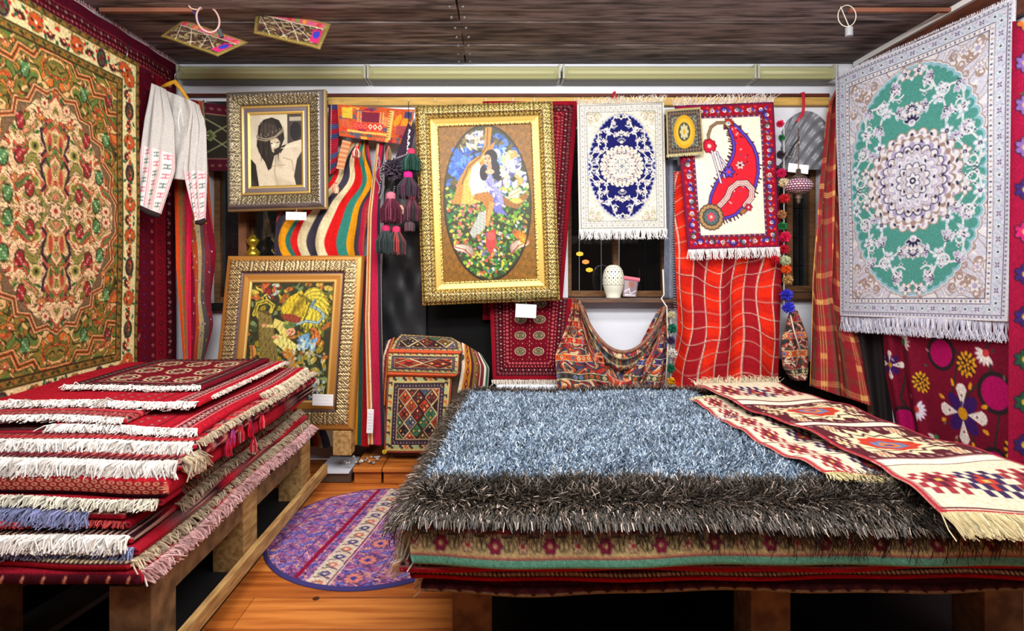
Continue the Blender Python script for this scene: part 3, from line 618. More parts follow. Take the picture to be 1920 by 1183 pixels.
def art_portrait():                                        # sepia photograph: bowed, long-haired man
    w, h = 100, 138; A = Art.grid(120, 165, w, h, (206, 196, 172)); D = (34, 26, 22); SK = (206, 192, 166)
    A.mix(lambda X, Y: (np.clip(noise2(X, Y, 2, .12)*.3+.1, 0, .6), (120, 108, 92))); A.poly([(72, 0), (100, 0), (100, 60), (72, 60)], (66, 58, 52)); A.rect(76, 6, 100, 14, (170, 160, 140)); A.ell(88, 34, 11, 18, (26, 22, 20))
    A.poly([(0, 64), (16, 62), (30, 74), (60, 62), (84, 54), (100, 50), (100, 70), (90, 84), (86, 138), (18, 138), (14, 100), (0, 84)], SK); A.poly([(0, 84), (10, 96), (16, 138), (0, 138)], D); A.poly([(100, 72), (90, 88), (84, 120), (88, 138), (100, 138)], (44, 36, 32))
    A.mix(lambda X, Y: (np.where(Y > 66, np.clip(noise2(X, Y, 5, .16)*.45, 0, .45), 0), (120, 104, 84))); A.line([(50, 80), (46, 110), (52, 138)], 3, (176, 160, 134)); A.line([(30, 96), (44, 100), (66, 98)], 2, (170, 152, 126))
    A.poly([(14, 40), (16, 22), (26, 10), (42, 6), (56, 12), (64, 28), (66, 48), (60, 62), (70, 58), (58, 76), (52, 66), (46, 80), (40, 104), (34, 108), (28, 92), (20, 80), (12, 60)], D)
    for k in range(26): x = 16+k*1.7; A.line([(30+k*.5, 10), (x, 40), (x+math.sin(k)*3, 74+(k % 5)*4)], .6, (84, 70, 60) if k % 2 else (16, 12, 10))
    A.poly([(38, 48), (52, 46), (58, 54), (54, 68), (48, 76), (42, 72), (40, 62)], (196, 180, 152)); A.poly([(46, 68), (58, 62), (56, 76), (46, 80)], (40, 30, 26)); A.line([(40, 56), (46, 57)], 1.6, (40, 30, 24)); A.line([(51, 55), (56, 54)], 1.4, (40, 30, 24)); A.line([(47, 54), (45, 65), (48, 66)], 1.3, (130, 110, 88))
    for k in range(14): A.line([(20+k*2.2, 14+k*.6), (18+k*2.6, 34), (17+k*2.2, 42)], .7, (110, 98, 88) if k % 3 else (60, 50, 44))
    A.ell(45, 60, 3.4, 5, (224, 212, 186), .3); A.line([(44, 69), (50, 69)], 1.0, (90, 60, 50)); A.line([(60, 66), (90, 60)], 1.4, (232, 222, 196)); A.line([(64, 84), (80, 90), (84, 110)], 2, (170, 154, 128))
    for k in range(5): A.line([(12, 40+k*2.2), (30, 46+k*1.6), (48, 42+k), (64, 26+k*2.2)], 1.0, (212, 198, 170) if k % 2 else (90, 76, 62))
    for k in range(16): x = 12+k*3.4; y = 43+4*math.sin(k*.35)-k*.7; A.line([(x, y), (x+random.uniform(-5, 5), y-random.uniform(2, 8))], .8, (196, 182, 156) if k % 2 else (30, 24, 20))
    return A.speck(.04, 2)

def art_plaid(nu, nv, w, h, red=(222, 40, 18), dk=(146, 18, 34), sx=.085, sy=.085):
    A = Art.grid(nu, nv, w, h, red); k = 0; x = .02
    cols = []
    while x < w: A.mix(lambda X, Y, x=x: (((X > x) & (X < x+sx)).astype(float)*(0.8 if (k % 2) else 0), dk)); k += 1; x += sx
    y = 0; k = 0
    while y < h: A.mix(lambda X, Y, y=y: (((Y > y) & (Y < y+sy)).astype(float)*(.30 if k % 2 else 0), dk)); k += 1; y += sy
    x = .02
    while x < w: A.rect(x-.0035, 0, x+.0035, h, (236, 214, 196)); A.rect(x+.004, 0, x+.0065, h, (60, 16, 26)); x += sx
    y = .03
    while y < h: A.rect(0, y-.0022, w, y+.0022, (232, 200, 180)); A.rect(0, y+.003, w, y+.005, (90, 16, 26)); y += sy
    return A.speck(.06, 4)
def art_scarf(nu, nv, w, h):
    A = Art.grid(nu, nv, w, h, (158, 40, 50))
    for x in np.arange(.05, w, .11): A.mix(lambda X, Y, x=x: (np.exp(-((X-x)/.014)**2)*.8, (92, 84, 60)))
    for y in np.arange(.08, h, .155): A.mix(lambda X, Y, y=y: (np.exp(-((Y-y)/.014)**2)*.45, (110, 84, 56)))
    for y in np.arange(.0, h, .155):
        for k in (-1, 0, 1): A.rect(0, y+k*.011-.0014, w, y+k*.011+.0014, (236, 190, 110))
    for x in np.arange(.0, w, .11):
        for k in (-1, 0, 1): A.rect(x+k*.010-.0013, 0, x+k*.010+.0013, h, (230, 178, 104))
        for y in np.arange(.0, h, .155): A.mix(lambda X, Y, x=x, y=y: (((abs(X-x) < .013) & (abs(Y-y) < .014))*.55, (252, 214, 116)))
    for i in range(120): A.ell(random.uniform(0, w), random.uniform(0, h), .003, .003, random.choice([(60, 30, 30), (240, 200, 160), (206, 80, 40)]))
    return A.speck(.05, 4)
def art_kilim_stripes(nu, nv, w, h, stripes, slant=0.0, wob=0.0, bg=(60, 50, 60)):
    """stripes: list of (width, colour) across; slant shifts the stripes with height"""
    A = Art.grid(nu, nv, w, h, bg); tot = sum(s[0] for s in stripes)
    ed = np.cumsum([0]+[s[0]/tot for s in stripes]); X = (A.x/w)[None]+0*A.y[:, None]; Y = (A.y/h)[:, None]
    T = X+slant*(Y-.5)+wob*np.sin(Y*7)*.5; idx = np.clip(np.searchsorted(ed, np.mod(T, 1).ravel())-1, 0, len(stripes)-1).reshape(T.shape)
    A.a[:] = np.array([s[1] for s in stripes], np.float32)[idx]; return A.speck(.05, 12)
def art_geo(nu, nv, w, h, seed, pal, bg, band=.12, cell=.09, border=True, lightc=(226, 206, 150)):
    """diamond kilim with stepped key border"""
    r = random.Random(seed); A = Art.grid(nu, nv, w, h, bg); b = band if border else 0
    ny = max(1, round((h-2*b)/cell)); nx = max(1, round((w-2*b)/cell)); cx_, cy_ = (w-2*b)/nx, (h-2*b)/ny
    for j in range(-1, 2*ny+2):
        for i in range(-1, nx+2):
            x = b+(i+.5*(j % 2))*cx_; y = b+j*cy_/2; c = r.choice(pal); qx, qy = cx_/2, cy_/2
            for f, cc in ((.99, lightc if (i+j) % 2 else (60, 34, 34)), (.88, (46, 28, 30)), (.80, c)): A.poly([(x-qx*f, y), (x, y-qy*f), (x+qx*f, y), (x, y+qy*f)], cc)
            for dx, dy in ((0, -.42), (0, .42), (-.4, 0), (.4, 0), (0, 0)): A.ell(x+dx*qx, y+dy*qy, qx*.11, qy*.11, r.choice([lightc, (226, 170, 60), (30, 24, 30), (40, 110, 70), (200, 60, 40)]))
            A.line([(x-qx*.3, y-qy*.3), (x+qx*.3, y+qy*.3)], qx*.07, (30, 22, 28)); A.line([(x-qx*.3, y+qy*.3), (x+qx*.3, y-qy*.3)], qx*.07, (30, 22, 28))
    if border:
        A.frame(0, b, (56, 44, 52)); A.frame(b*.02, b*.10, (176, 60, 44)); A.frame(b*.14, b*.56, (196, 178, 112)); A.frame(b*.92, b, (176, 150, 120))
        def key(x, y, k, rt):
            q = b*.13; c = [(60, 50, 60), (150, 186, 150), (60, 50, 60), (200, 100, 60)][k % 4]
            if rt in (0, PI): A.rect(x-q*1.6, y-q*.5, x+q*.2, y+q*.5, c); A.rect(x-q*.2, y-q*.5, x+q*.6, y+q*1.4, c)
            else: A.rect(x-q, y-q*1.6, x+q*.5, y-q*.2, c); A.rect(x, y-q*.6, x+q*1.6, y+q*.5, c)
        A.along(b*.36, b*.42, key)
        A.along(b*.74, b*.24, lambda x, y, k, rt: A.poly([(x-b*.08, y+b*.08), (x, y-b*.1), (x+b*.08, y+b*.08)], (120, 96, 130) if k % 2 else (150, 130, 110)))
    return A.speck(.08, seed)
def art_jumble(nu, nv, w, h, seed, pal, fr=30, out=(40, 28, 30), bands=True):
    A = Art.grid(nu, nv, w, h, pal[0]); A.arab(0, 0, w, h, pal, fr, seed, out=out, ow=.16, warp=.7)
    r = random.Random(seed)
    if bands:
        for y in np.arange(.03, h, .11):
            c = r.choice([(176, 40, 36), (56, 52, 110), (200, 84, 40), (60, 70, 60)]); A.rect(0, y, w, y+.034, c); A.rect(0, y-.003, w, y, (224, 206, 160)); A.rect(0, y+.034, w, y+.037, (224, 206, 160))
            for x in np.arange(.01, w, .034): A.poly([(x-.013, y+.017), (x, y+.003), (x+.013, y+.017), (x, y+.031)], r.choice([(226, 200, 150), (206, 90, 40), (120, 130, 170), (70, 36, 50)])); A.ell(x, y+.017, .004, .004, (50, 30, 40))
    return A.speck(.10, seed)
def art_band_rug(xs, ys, base, style, seed=1):             # folded rug in a pile: bands run along x; ys: 0 at the lower front edge
    A = Art(xs, ys, base); w = A.w; x0 = A.x[0]; r = random.Random(seed); DK = (42, 10, 22); PKc = (214, 120, 100)
    A.y = A.y-A.y[0]; H = A.y[-1]
    def dia(y, q, step, c, asp=1):
        for x in np.arange(x0, w, step): A.poly([(x-q, y), (x, y-q*asp), (x+q, y), (x, y+q*asp)], c)
    y = .0; k = 0
    if style == 'ticks':
        A.rect(x0, 0, w, .03, (70, 12, 26)); 
        for x in np.arange(x0, w, .055): A.line([(x, .006), (x+.006, .022)], .007, (232, 150, 120))
        A.rect(x0, .03, w, .036, (150, 22, 40)); y = .036
    elif style == 'dots':
        A.rect(x0, 0, w, .016, (160, 20, 36)); A.rect(x0, .016, w, .03, (30, 10, 16))
        for x in np.arange(x0, w, .013): A.ell(x, .023, .0045, .0045, (238, 214, 170))
        y = .03
    elif style == 'orange':
        A.rect(x0, 0, w, .012, (40, 12, 26)); A.rect(x0, .012, w, .045, (140, 26, 36))
        for j, yy in enumerate((.018, .029, .040)):
            for x in np.arange(x0+(j % 2)*.013, w, .026): A.ell(x, yy, .0090, .0048, (226, 160, 120)); A.ell(x, yy, .0042, .0024, (120, 24, 36))
        A.rect(x0, .045, w, .05, (170, 24, 36)); y = .05
    elif style == 'dark':
        A.rect(x0, 0, w, .02, (54, 10, 22)); A.rect(x0, .006, w, .012, (150, 20, 34)); y = .02
    while y < H:
        t = [(.018, (164, 22, 40)), (.022, DK), (.010, (176, 26, 44)), (.03, (96, 16, 32)), (.012, (186, 40, 50))][k % 5]
        A.rect(x0, y, w, y+t[0], t[1])
        if k % 5 == 1: dia(y+t[0]/2, .008, .018, (206, 176, 150)); dia(y+t[0]/2, .004, .018, (140, 20, 40))
        if k % 5 == 3: dia(y+t[0]/2, .012, .026, PKc); dia(y+t[0]/2, .007, .026, (70, 14, 30)); dia(y+t[0]/2, .003, .026, (226, 206, 170))
        A.rect(x0, y-.001, w, y+.0015, (206, 170, 150)) if k % 2 else None
        y += t[0]; k += 1
    return A.speck(.08, seed)
def art_suzani():
    w, h = 1.0, .95; A = Art.grid(200, 190, w, h, (118, 18, 44)); MG, GD, WH = (172, 14, 92), (224, 158, 40), (232, 222, 216)
    A.mix(lambda X, Y: (np.clip(noise2(X, Y, 2, 14)*.25, 0, .3), (66, 16, 34)))
    def disc(x, y, r):
        for k in range(14): a = k*2*PI/14; A.ell(x+math.cos(a)*r*1.25, y+math.sin(a)*r*1.25, r*.3, r*.2, (40, 34, 34), a)
        r *= 1.25; A.ell(x, y, r*1.28, r*1.28, (44, 32, 36)); A.ell(x, y, r, r, MG)
    def gold(x, y, r):
        r *= 1.25
        A.ell(x, y, r, r*1.05, (54, 30, 30)); r2 = random.Random(int(x*99+y*7))
        for k in range(16): a = k*2.4; q = r*.2*math.sqrt(k+.5); A.ell(x+math.cos(a)*q, y+math.sin(a)*q*1.1, r*.17, r*.12, GD, a)
        for k in range(12): a = k*PI/6; A.ell(x+math.cos(a)*r*.85, y+math.sin(a)*r*.92, r*.2, r*.14, GD, a)
    def white(x, y, r):
        A.flower(x, y, r*.95, 4, (60, 26, 96), (60, 26, 96), None, PI/4, .5)
        for k in range(4):
            a = k*PI/2; tx, ty = x+math.cos(a)*r*.95, y+math.sin(a)*r*.95
            A.poly([(x+math.cos(a)*r*.25, y+math.sin(a)*r*.25)]+[(tx+math.cos(a+b)*r*.30, ty+math.sin(a+b)*r*.30) for b in (-1.4, -.7, -.35, 0, .35, .7, 1.4)], WH)
            A.ell(tx-math.cos(a)*r*.2, ty-math.sin(a)*r*.2, r*.05, r*.05, (90, 60, 50))
        A.ell(x, y, r*.26, r*.26, (206, 146, 30))
    def half(x, y, r, rot, c=WH):
        for k in range(7): a = rot+(k-3)*.42; A.ell(x+math.cos(a)*r*.6, y+math.sin(a)*r*.6, r*.42, r*.15, c, a)
        A.ell(x, y, r*.3, r*.3, random.choice([(60, 130, 90), (110, 90, 160), (196, 60, 60)]))
    def vine(p):
        A.line(p, .012, (48, 44, 40))
    for p in ([(.1, 0), (.2, .3), (.1, .6), (.25, .95)], [(.9, 0), (.72, .25), (.80, .5), (.7, .95)], [(.35, .1), (.55, .3), (.5, .5)], [(.75, .35), (.55, .55), (.65, .8)]): vine(p)
    for x, y, r in ((.43, .30, .06), (.77, .46, .066), (.75, .83, .065), (.14, .12, .05), (.10, .74, .06), (.96, .16, .06)): disc(x, y, r)
    for x, y, r in ((.60, .34, .05), (.87, .72, .052), (.52, .90, .052), (.28, .48, .045), (.72, .10, .04), (.12, .92, .045)): gold(x, y, r)
    white(.56, .60, .125); white(.06, .40, .07)
    for x, y, rt, c in ((.16, .26, -.6, WH), (.22, .64, .4, (222, 214, 232)), (.72, .27, 2.2, WH), (.50, .12, -1, WH), (.90, .40, .4, (196, 160, 206)), (.92, .93, 1, WH), (.34, .78, 2, (226, 210, 206)), (.34, .14, 2.6, (206, 170, 200))): half(x, y, .065, rt, c)
    for k in range(8): a = k*PI/4+.4; A.ell(.56+math.cos(a)*.155, .60+math.sin(a)*.165, .020, .010, GD, a); A.line([(.56+math.cos(a)*.14, .60+math.sin(a)*.15), (.56+math.cos(a)*.165, .60+math.sin(a)*.15)], .009, GD)
    for i in range(26): A.leaf(random.uniform(0, w), random.uniform(0, h), .016, random.choice([(70, 84, 60), (110, 96, 90), (150, 130, 130), (60, 60, 66)]), random.uniform(0, 6))
    return A.speck(.07, 3)
def art_ivory_runner(nu, nv, w, h, seed, seq='fwpwpwf', fd=.34, pd=.34, wd_=.055):
    """cream kilim runner: rows of stepped flowers and dark panels holding a red medallion"""
    A = Art.grid(nu, nv, w, h, (224, 212, 184)); r = random.Random(seed); MR, NV, RD, CR = (92, 30, 44), (60, 40, 80), (190, 62, 44), (226, 212, 170)
    def st(x, y, q, c, c2):
        s = q/4
        for dx, dy in ((0, 0), (1, 0), (-1, 0), (0, 1), (0, -1), (2, 0), (-2, 0), (0, 2), (0, -2), (1, 1), (-1, -1), (1, -1), (-1, 1), (3, 1), (-3, -1), (3, -1), (-3, 1), (2, 2), (-2, -2), (-2, 2), (2, -2)):
            A.rect(x+dx*s-s*.55, y+dy*s*1.9-s, x+dx*s+s*.55, y+dy*s*1.9+s, c if (dx+dy) % 2 else c2)
        A.rect(x-s*.5, y-s*.5, x+s*.5, y+s*.5, (216, 180, 90))
    def jagged(cx, cy, rx, ry, c, n=34, amp=.14):
        p = []
        for j in range(n): a = j*2*PI/n; q = 1+(amp if j % 2 else -amp); p.append((cx+math.copysign(abs(math.cos(a))**1.25, math.cos(a))*rx*q, cy+math.copysign(abs(math.sin(a))**1.1, math.sin(a))*ry*q))
        A.poly(p, c)
    y = 0
    for ch in seq:
        if ch == 'f':
            n = 3 if w > .35 else 2; m = 1
            for j in range(m):
                for i in range(n): st((i+.5)*(w-.04)/n+.02, y+(j+.5)*fd/m, .074 if n == 3 else .052, RD if (i+j) % 2 else MR, NV if (i+j) % 2 else (150, 50, 60))
            A.rect(0, y+fd-.008, w, y+fd, MR); y += fd
        elif ch == 'w': A.rect(0, y, w, y+wd_, (236, 226, 204)); A.rect(0, y, w, y+.005, MR); A.rect(0, y+wd_-.005, w, y+wd_, MR); y += wd_
        else:
            A.rect(0, y, w, y+pd, (84, 32, 40)); c = y+pd/2
            for x in np.arange(.03, w, .034):
                for yy in (y+.022, y+pd-.022): A.ell(x, yy, .008, .009, (196, 150, 140)); A.ell(x, yy, .004, .005, (60, 30, 60))
            jagged(w/2, c, w*.46, pd*.36, CR); jagged(w/2, c, w*.38, pd*.28, (70, 30, 42), 26, .12); jagged(w/2, c, w*.34, pd*.25, CR, 26, .12); jagged(w/2, c, w*.25, pd*.21, RD, 18, .08)
            jagged(w/2, c, w*.15, pd*.12, (100, 120, 160), 12, .1); jagged(w/2, c, w*.09, pd*.08, (214, 120, 60), 10, .1); A.ell(w/2, c, w*.04, pd*.03, (60, 70, 130))
            for sx in (.1, .9): st(w*sx, c, .05, CR, MR)
            for sx in (.2, .8):
                for sy in (.14, .86): st(w*sx, y+pd*sy, .03, (196, 90, 80), CR)
            y += pd
    A.rect(0, 0, .012, h, (170, 46, 56)); A.rect(w-.012, 0, w, h, (170, 46, 56)); A.rect(.014, 0, .017, h, (96, 36, 50)); A.rect(w-.017, 0, w-.014, h, (96, 36, 50)); A.rect(0, h-.018, w, h-.006, (170, 46, 50))
    return A.speck(.07, seed)
def art_round():
    n = 200; w = 1.1; A = Art.grid(n, n, w, w, (118, 74, 140)); V = [(150, 110, 176), (110, 100, 180), (206, 130, 140), (176, 96, 136), (216, 150, 144), (124, 116, 190), (96, 80, 140)]
    A.arab(0, 0, w, w, V, 52, 4, out=(86, 46, 100), ow=.14, warp=.9)
    def band(x0, x1, c): A.rect(x0, 0, x1, w, c)
    band(.36, .385, (140, 20, 56)); band(.435, .44, (226, 206, 186)); band(.40, .404, (60, 40, 90))
    band(.44, .535, (214, 196, 176)); band(.535, .54, (120, 30, 70)); band(.545, .549, (226, 206, 186))
    for i, y in enumerate(np.arange(.02, w, .075)):
        A.ell(.487, y, .026, .020, (70, 66, 130) if i % 2 else (196, 110, 96)); A.ell(.487, y, .011, .008, (232, 200, 170)); A.line([(.45, y+.037), (.487, y+.02), (.525, y+.037)], .008, (90, 60, 90)); A.leaf(.455, y, .012, (60, 110, 90), .8)
    for x in (.72, .80, .88): band(x, x+.005, (60, 34, 90)); band(x+.008, x+.010, (216, 180, 170))
    for y in np.arange(.02, w, .06): A.flower(.762, y, .016, 6, (222, 130, 116), (60, 50, 120)); A.flower(.845, y+.03, .016, 6, (90, 100, 180), (222, 170, 150))
    for i, y in enumerate(np.arange(.05, w, .16)): A.flower(.63, y, .045, 9, (216, 130, 120), (70, 60, 150), (60, 50, 120)); A.flower(.20+.04*(i % 2), y, .034, 8, (150, 110, 180), (206, 110, 110), (80, 60, 130))
    for x in (.30, .12): band(x, x+.006, (80, 50, 120))
    return A.speck(.08, 4)
def art_peach(xs, ys, w, h):
    A = Art(xs, ys, (216, 112, 92)); A.w = w; A.h = h; TL, TN = (104, 176, 152), (206, 184, 130)
    A.frame(0, .026, TL); A.frame(.026, .030, (150, 50, 60)); A.frame(.030, .080, TN); A.frame(.080, .084, (170, 40, 60)); 
    def bd(x, y, k, rt):
        if k % 2: A.flower(x, y, .019, 6, (150, 36, 70), (216, 180, 130), (90, 40, 60))
        else: A.flower(x, y, .017, 6, (216, 190, 150), (176, 40, 60), (110, 70, 60))
        tx, ty = -math.sin(rt), math.cos(rt)
        for s1 in (-1, 1): A.ell(x+tx*.030*s1, y+ty*.030*s1, .008, .014, (80, 70, 56)); A.ell(x+tx*.030*s1, y+ty*.030*s1, .004, .010, (216, 196, 140)); 
        A.line([(x+tx*.03, y+ty*.03+.02), (x+tx*.055, y+ty*.055+.02)], .005, (60, 50, 50))
    A.along(.055, .072, bd)
    A.rect(.128, .10, .133, h, (30, 40, 100)); A.rect(.21, .090, w-.13, .095, (40, 60, 110))
    for x in np.arange(.18, w, .17): A.flower(x, .125, .026, 6, (60, 100, 180), (240, 220, 160), (30, 40, 90)); A.leaf(x+.05, .20, .02, (190, 70, 80), .4)
    return A.speck(.07, 9)
def art_pocket(nu, nv, seed):
    w, h = .40, .20; A = Art.grid(nu, nv, w, h, (112, 96, 50)); A.arab(.02, .05, w-.02, h-.02, [(96, 54, 50), (60, 44, 40), (150, 130, 90), (84, 70, 50)], 46, seed, out=(40, 30, 28))
    A.rect(0, .012, w, .05, (206, 96, 110)); 
    for i, x in enumerate(np.arange(.02, w, .04)): A.rect(x, .016, x+.02, .046, [(196, 60, 70), (120, 150, 70), (226, 150, 60), (206, 90, 140)][i % 4])
    for p in ([(.03, .06), (.10, .19)], [(.10, .06), (.20, .19)], [(.20, .06), (.27, .19)], [(.27, .07), (.16, .19)], [(.03, .12), (.20, .06), (.34, .16)]): A.line(p, .0035, (226, 214, 190))
    A.rect(.02, .052, w-.02, .058, (226, 214, 190)); A.rect(w-.07, .07, w-.02, .17, (196, 40, 100)); A.ell(w-.045, .11, .018, .03, (50, 60, 170)); A.frame(0, .010, (140, 118, 60)); return A.speck(.08, seed)
# ---------------------------------------------------------------- the room
M_WALL = mat('white_plaster', (232, 236, 246), .9, noise=.04, nscale=9, bump=.25)
M_CEIL = [mat('dark_aged_board'+s, c, .75, noise=.5, nscale=6, stretch=(.8, 6, 6), bump=.9, rgb2=d) for s, c, d in
          (('', (140, 128, 126), (66, 58, 58)), ('_warm', (132, 118, 114), (60, 52, 50)), ('_pale', (158, 148, 146), (80, 72, 72)))]
M_FLOOR = [mat('oiled_pine'+s, c, .38, noise=.4, nscale=5, stretch=(.5, 8, 8), bump=.25, rgb2=d, spec=.4) for s, c, d in
           (('', (206, 122, 52), (164, 84, 30)), ('_light', (216, 134, 62), (176, 96, 38)), ('_deep', (192, 108, 44), (146, 72, 26)))]
M_BATTEN = mat('yellow_pine_batten', (214, 172, 92), .6, noise=.3, nscale=6, stretch=(1, 8, 8))
M_DKWOOD = mat('dark_red_wood', (96, 44, 30), .6, noise=.4, nscale=8, stretch=(1, 6, 6))
M_BRWOOD = mat('brown_window_wood', (132, 92, 58), .6, noise=.4, nscale=9, stretch=(2, 2, 8), bump=.3)
M_PALLET = mat('raw_pallet_wood', (196, 158, 100), .8, noise=.35, nscale=9, stretch=(6, 1, 6), bump=.5, rgb2=(150, 112, 66))
M_PALLETD = mat('brown_shaded_pallet_wood', (136, 104, 70), .8, noise=.35, nscale=9, stretch=(2, 2, 2), bump=.5, rgb2=(96, 70, 46))
M_METAL = mat('grey_metal', (150, 150, 150), .35, metal=.9)
M_BLACK = mat('black_void', (14, 13, 13), .8)
M_WHITE = mat('white_card', (240, 240, 240), .6)

LX, RX, BY, CZ = -1.90, 2.17, 3.33, 2.35
floor = box('floor', (LX, -1.2, -.05), (RX, BY, -.012), mat('sub_floor', (60, 38, 20), .9)); floor['kind'] = 'structure'
y = -1.2; k = 0
while y < BY:
    y1 = min(y+.165, BY); xs = [LX, random.uniform(-1.2, 1.2), RX]
    for a, b in zip(xs[:-1], xs[1:]):
        box('plank', (a+.001, y+.0012, -.012), (b-.001, y1-.0012, random.uniform(-.0008, 0)), M_FLOOR[(k*2+int(a > -1.5)) % 3], floor, bevel=.0015)
    y = y1; k += 1
kn = B()
for x, yy, r in ((-.62, 1.93, .012), (-.55, 2.0, .006), (.1, 1.7, .01), (-.95, 1.8, .008)): kn.lathe((x, yy, .0), [(r, 0), (r*.5, .0006)], 10)
kn.make('knot', mat('pine_knot', (70, 34, 14), .5), floor, kind='stuff')

ceiling = box('ceiling', (LX, -1.2, CZ+.02), (RX, BY, CZ+.06), mat('ceiling_back', (40, 32, 30), .9)); ceiling['kind'] = 'structure'
y = BY; k = 0; sx = -.18
while y > -1.2:
    y1 = max(y-.142, -1.2)
    for a, b in ((LX, sx+random.uniform(-.006, .006)), (sx+.004, RX)):
        z = CZ+random.uniform(-.006, .004); box('board', (a, y1+.0022, z), (b, y-.0022, CZ+.02), M_CEIL[(k+int(a > -1)) % 3], ceiling, bevel=.003)
    y = y1; k += 1
nl = B()
for i in range(7):
    for dx in (-.032, .03): nl.lathe((sx+dx+random.uniform(-.006, .006), BY-.05-i*.115, CZ-.010), [(.003, -.001), (.007, .002), (.008, .012)], 8)
nl.make('nail_head', M_METAL, ceiling, kind='stuff')

w = B(); OP = [(-1.728, -1.269, .921, 2.126), (.428, 1.053, .960, 2.047), (1.665, 1.96, .99, 1.745)]; x = LX
for a, b, z0, z1 in OP:
    w.box((x, BY, 0), (a, BY+.2, CZ+.05)).box((a, BY, 0), (b, BY+.2, z0)).box((a, BY, z1), (b, BY+.2, CZ+.05)); x = b
w.box((x, BY, 0), (RX+.1, BY+.2, CZ+.05)); wall_back = w.make('wall_back', M_WALL); wall_back['kind'] = 'structure'
for nm, a, b in (('wall_left', LX-.1, LX), ('wall_right', RX, RX+.1), ('wall_front', None, None)):
    o = box(nm, (a, -1.2, 0), (b, BY, CZ+.05), M_WALL) if a is not None else box(nm, (LX, -1.3, 0), (RX, -1.2, CZ+.05), mat('dark_unseen_wall', (90, 66, 50), .8)); o['kind'] = 'structure'  # unseen front wall, added dark to cut fill light from behind the camera

# windows: frame, mullion, panes; dark yard behind
M_GLASS = mat('window_glass', (235, 240, 240), .02, trans=1.0, spec=.5)
def window(name, op, mull, m=M_BRWOOD, fw=.035):
    a, b, z0, z1 = op; yy = BY+.10; e = empty(name, ((a+b)/2, yy, z0)); e['kind'] = 'structure'
    f = B().box((a, yy, z0), (a+fw, yy+.05, z1)).box((b-fw, yy, z0), (b, yy+.05, z1)).box((a+fw, yy, z0), (b-fw, yy+.05, z0+fw)).box((a+fw, yy, z1-fw), (b-fw, yy+.05, z1)).make('frame', m, bevel=.003)
    kids = [f]; xs = [a+fw]+mull+[b-fw]
    for q in mull: kids.append(box('mullion', (q-.017, yy-.004, z0+fw), (q+.017, yy+.054, z1-fw), m, bevel=.003))
    for p, q in zip(xs[:-1], xs[1:]): kids.append(box('pane', (p, yy+.022, z0+fw), (q, yy+.026, z1-fw), M_GLASS))
    adopt(e, *kids); return e
window('window_1', OP[0], [-1.50]); window('window_2', OP[1], [.735]); w3 = window('window_3', OP[2], [1.80])
gb = B()
for z in (1.15, 1.33, 1.51): gb.tube([(1.67, BY+.18, z), (1.95, BY+.18, z)], .006)
for x in (1.71, 1.87): gb.tube([(x, BY+.18, 1.0), (x, BY+.18, 1.73)], .006)
adopt(w3, gb.make('iron_grille', mat('iron', (60, 58, 56), .5, metal=.6)))
o = box('window_sill', (.428-.04, BY-.10, .935), (1.10, BY+.10, .96), mat('sill_wood', (120, 84, 62), .5, noise=.4, nscale=7, stretch=(1, 8, 8), bump=.3, rgb2=(84, 70, 64)), bevel=.004); o['kind'] = 'structure'; o.name = 'trim_1'
o = box('trim_2', (1.63, BY-.06, .955), (1.99, BY+.10, .99), mat('sill_wood_b', (96, 66, 46), .5, noise=.4, nscale=7), bevel=.004); o['kind'] = 'structure'
o = box('trim_3', (-1.76, BY-.05, .885), (-1.24, BY+.10, .921), M_BLACK, bevel=.004); o['kind'] = 'structure'
M_FENCE = [mat('tarred_fence_board', (52, 44, 38), .85, noise=.5, nscale=8), mat('darkened_fence_board_b', (40, 36, 32), .85, noise=.5, nscale=8)]  # boards coloured near black so the windows read dark despite outdoor light
yard = empty('yard_fence', (0, BY+1.0, 0), 'darkened board fence in the night yard behind the window glass', 'fence')
kids = []; x = -2.3; k = 0
while x < 2.9:
    wd = random.choice([.14, .17, .2]); gap = .008
    if abs(x-.86) < .07 or abs(x-1.06) < .09: gap = .028
    kids.append(box('fence_board', (x, BY+1.0, 0), (x+wd-gap, BY+1.03, 2.6), M_FENCE[k % 2])); x += wd; k += 1
kids.append(box('overhead_beam', (-.5, BY+.66, 2.49), (1.8, BY+.74, 2.57), M_FENCE[0])); kids += [box('beam_strut', (x_, BY+.74, 2.50), (x_+.06, BY+.999, 2.56), M_FENCE[0]) for x_ in (-.4, 1.6)]
adopt(yard, *kids)
for (px, py), c in zip(((1087, 476), (1098, 491), (1105, 506)), ((255, 196, 70), (255, 150, 80), (255, 190, 60))):  # glowing bodies added outside, standing in for lamp reflections in the pane
    p = P(px, py, BY+.7); l = B().lathe(tuple(p), [(.004, -.016), (.022, -.010), (.026, 0), (.022, .010), (.004, .016)], 16).make('lamp_reflection', mat('reflection_glow%d' % c[1], c, .5, emit=c, estr=1.6), smooth=True)
    tag(l, {196: 'amber oval lamp reflection built as a glowing body, uppermost of three', 150: 'orange lamp reflection built as a glowing body between the two yellow ones', 190: 'golden yellow lamp reflection built as a glowing body, lowest of three'}[c[1]], 'lamp reflection', 'lamp reflections built outside the window')
    B().tube([tuple(p+np.array([0, 0, .015])), (p[0], p[1], 2.49)], .0012, 4).make('cord', M_BLACK, l)

